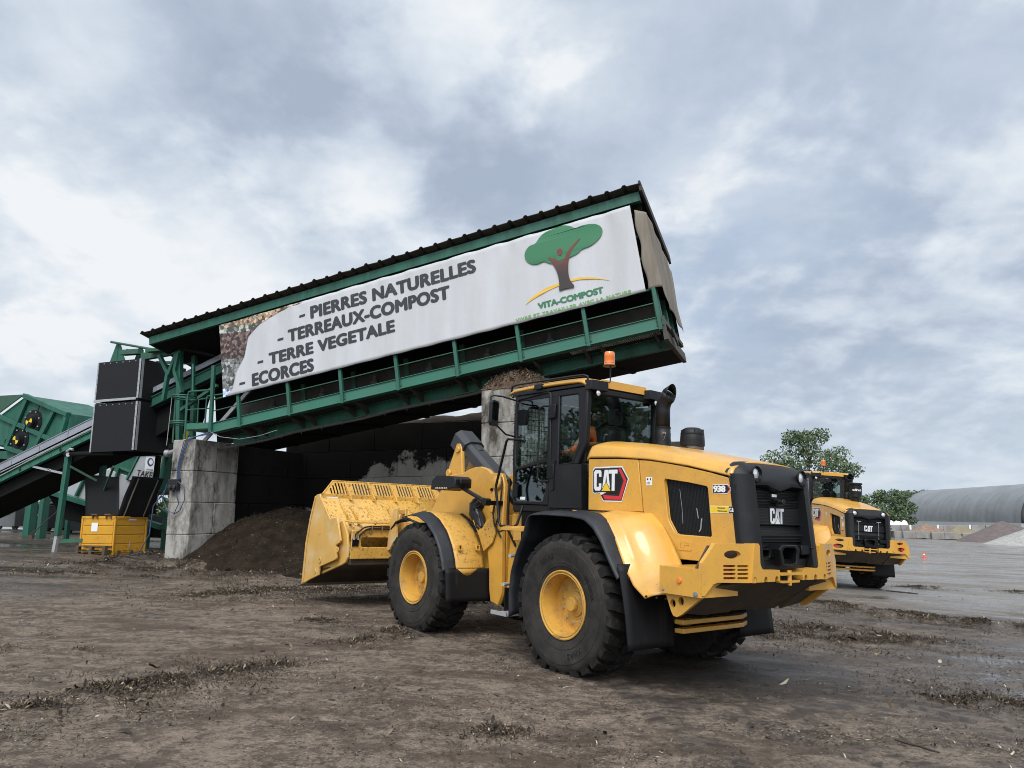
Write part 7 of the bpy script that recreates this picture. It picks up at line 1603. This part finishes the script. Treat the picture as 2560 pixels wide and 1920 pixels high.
# ------------------------------------------------------------------ loose debris on the ground: wood chips, fibres, leaf bits
def chips(name, pos, size, mats, up=None, lift=.0, flat=.35, kind='stuff', weights=None):
    """pos: (n,3) points; each chip is a small bent strip"""
    n = len(pos); a = rng.uniform(0, 2*np.pi, n); ln = size*rng.lognormal(0, .5, n); wd = ln*rng.uniform(.12, .45, n)
    tilt = rng.normal(0, flat, n); roll = rng.normal(0, flat, n)
    d = np.stack([np.cos(a)*np.cos(tilt), np.sin(a)*np.cos(tilt), np.sin(tilt)], -1)
    w = np.stack([-np.sin(a)*np.cos(roll), np.cos(a)*np.cos(roll), np.sin(roll)], -1)
    nn = np.cross(d, w); c = pos+np.array([0, 0, 1])*(lift+np.abs(d[:,2:3])*ln[:,None]*.5+np.abs(w[:,2:3])*wd[:,None]*.5)
    bend = rng.normal(0, .22, n)[:,None]*ln[:,None]
    L_, W_ = ln[:,None]*.5, wd[:,None]*.5
    tp = rng.uniform(.3, 1.0, n)[:,None]
    v = np.stack([c-d*L_-w*W_*tp, c-d*L_+w*W_*tp, c+w*W_+nn*bend*.5, c-w*W_+nn*bend*.5, c+d*L_+w*W_*tp*.6, c+d*L_-w*W_*tp*.6], 1).reshape(-1, 3)
    o = (np.arange(n)*6)[:,None]
    f = np.stack([o+np.array([0,3,2,1]), o+np.array([3,5,4,2])], 1).reshape(-1, 4)
    me = bpy.data.meshes.new(name); me.vertices.add(len(v)); me.vertices.foreach_set('co', v.ravel())
    me.loops.add(f.size); me.loops.foreach_set('vertex_index', f.ravel().astype(np.int32)); me.polygons.add(len(f))
    me.polygons.foreach_set('loop_start', np.arange(0, f.size, 4))
    for m_ in mats: me.materials.append(m_)
    mi = rng.choice(len(mats), n, p=weights); me.polygons.foreach_set('material_index', np.repeat(mi, 2).astype(np.int32)); me.update(); me.validate()
    o_ = bpy.data.objects.new(name, me); COL.objects.link(o_)
    if kind: o_['kind'] = kind
    return o_
c1 = mat('chip_dark', (.028,.020,.014), .9, var=.4, vscale=9); c2 = mat('chip_brown', (.065,.043,.027), .85, var=.4, vscale=9)
c3 = mat('chip_tan', (.17,.125,.075), .8, var=.3, vscale=9); c4 = mat('chip_pale', (.40,.35,.26), .75, var=.2, vscale=9); c5 = mat('chip_green', (.06,.085,.035), .7)
CM = [c1, c2, c3, c4, c5]
def scatter(n, dens):
    # radial sampling so that the density on the ground falls with distance from the middle of the yard
    out = []
    while sum(map(len, out)) < n:
        m_ = n*2
        yy = 1.9*np.exp(rng.uniform(0, math.log(24/1.9), m_)); xx = rng.uniform(-.85, .85, m_)*yy
        k = rng.uniform(0, 1, m_) < dens(xx, yy)
        out.append(np.stack([xx[k], yy[k]], -1))
    p = np.concatenate(out)[:n]
    return np.c_[p, gz(p[:,0], p[:,1])]
def dens0(x, y): return np.clip((fbm(x*.9, y*1.6, 4, 31)-.33)*2.6, .08, 1)**1.4
loose = scatter(210000, dens0)
tag(chips('wood_chips', loose, .0115, CM, flat=.25, weights=[.60,.25,.08,.06,.01]), 'scattered wood chips, fibres and leaf bits over the yard', 'wood chips')
big = scatter(9000, dens0)
tag(chips('wood_splinters', big, .027, CM, flat=.22, weights=[.42,.30,.16,.10,.02]), 'larger pale and brown splinters lying about the yard', 'wood splinters')
pts = []
for pl, w, ht in RIDGES:
    Ls = sum(math.dist(pl[i], pl[i+1]) for i in range(len(pl)-1)); dist = math.hypot(*pl[0])
    for i in range(len(pl)-1):
        s_ = math.dist(pl[i], pl[i+1]); n_ = int(min(26000, 30000*s_*w*2.4*(1 if dist < 9 else .5)))
        t_ = rng.uniform(0, 1, n_)[:,None]; sp_ = np.where(rng.uniform(0, 1, (n_, 1)) < .6, .38, 1.5)*w; q = np.array(pl[i])*(1-t_)+np.array(pl[i+1])*t_+rng.normal(0, 1, (n_, 2))*sp_; q = q[rng.uniform(0, 1, n_) < np.clip((fbm(q[:,0]*3, q[:,1]*3, 3, 61)-.30)*3.2, .05, 1)]
        pts.append(q)
pts = np.concatenate(pts); pts = np.c_[pts, gz(pts[:,0], pts[:,1])+rng.uniform(0, .012, len(pts))]
tag(chips('mulch_windrow', pts, .0165, CM, flat=.55, weights=[.46,.38,.11,.04,.01]), 'dark shredded mulch swept into low ridges and clumps on the yard', 'mulch')
hp_ = HEAP_PTS[rng.integers(0, len(HEAP_PTS), 16000)]+np.c_[rng.normal(0, .05, (16000, 2)), rng.uniform(-.01, .012, 16000)]
tag(chips('heap_chips', hp_, .022, CM, flat=.6, weights=[.50,.34,.11,.04,.01]), 'shredded chips and clods over the dark compost heap in the bay', 'compost chips')
mp_ = MOUND_PTS+np.c_[rng.normal(0, .02, (len(MOUND_PTS), 2)), rng.uniform(-.01, .01, len(MOUND_PTS))]
tag(chips('mound_fibres', mp_, .028, [c2, c3, m_fibre], flat=.6, weights=[.4,.2,.4]), 'brown fibres sticking out of the mulch mound on the pale pillar', 'mulch fibres')
# a few sticks one can pick out
stick_m = mat('stick_bark', (.045,.034,.024), .85, var=.3, vscale=12)
def stick(x, y, l, a, r, label, m_=None):
    b = MB(); k = 6; pp = []
    for i in range(k):
        t_ = (i/(k-1)-.5)*l; q = (x+math.cos(a)*t_+random.uniform(-.02, .02)*l, y+math.sin(a)*t_+random.uniform(-.03, .03)*l)
        pp.append((q[0], q[1], float(gz(q[0], q[1]))+r*.8+.004))
    b.tube(pp, [r*(.6+.4*math.sin(math.pi*(i+.5)/k)) for i in range(k)], 6)
    pp2 = [pp[3], (pp[3][0]+math.cos(a+.7)*l*.2, pp[3][1]+math.sin(a+.7)*l*.2, pp[3][2]+.02)]
    b.tube(pp2, [r*.5, r*.25], 5)
    tag(b.build('stick', m_ or stick_m, at=(x, y, pp[2][2])), label, 'stick')
stick(3.1, 6.07, .34, R(-60), .008, 'dark forked stick lying alone on the wet yard, right foreground')
stick(-3.28, 7.0, .3, R(-12), .016, 'thick brown stick lying on top of the mulch ridge in the left foreground')
stick(10.8, 21.2, .8, R(-30), .02, 'dark branch on the wet ground behind the distant loader')
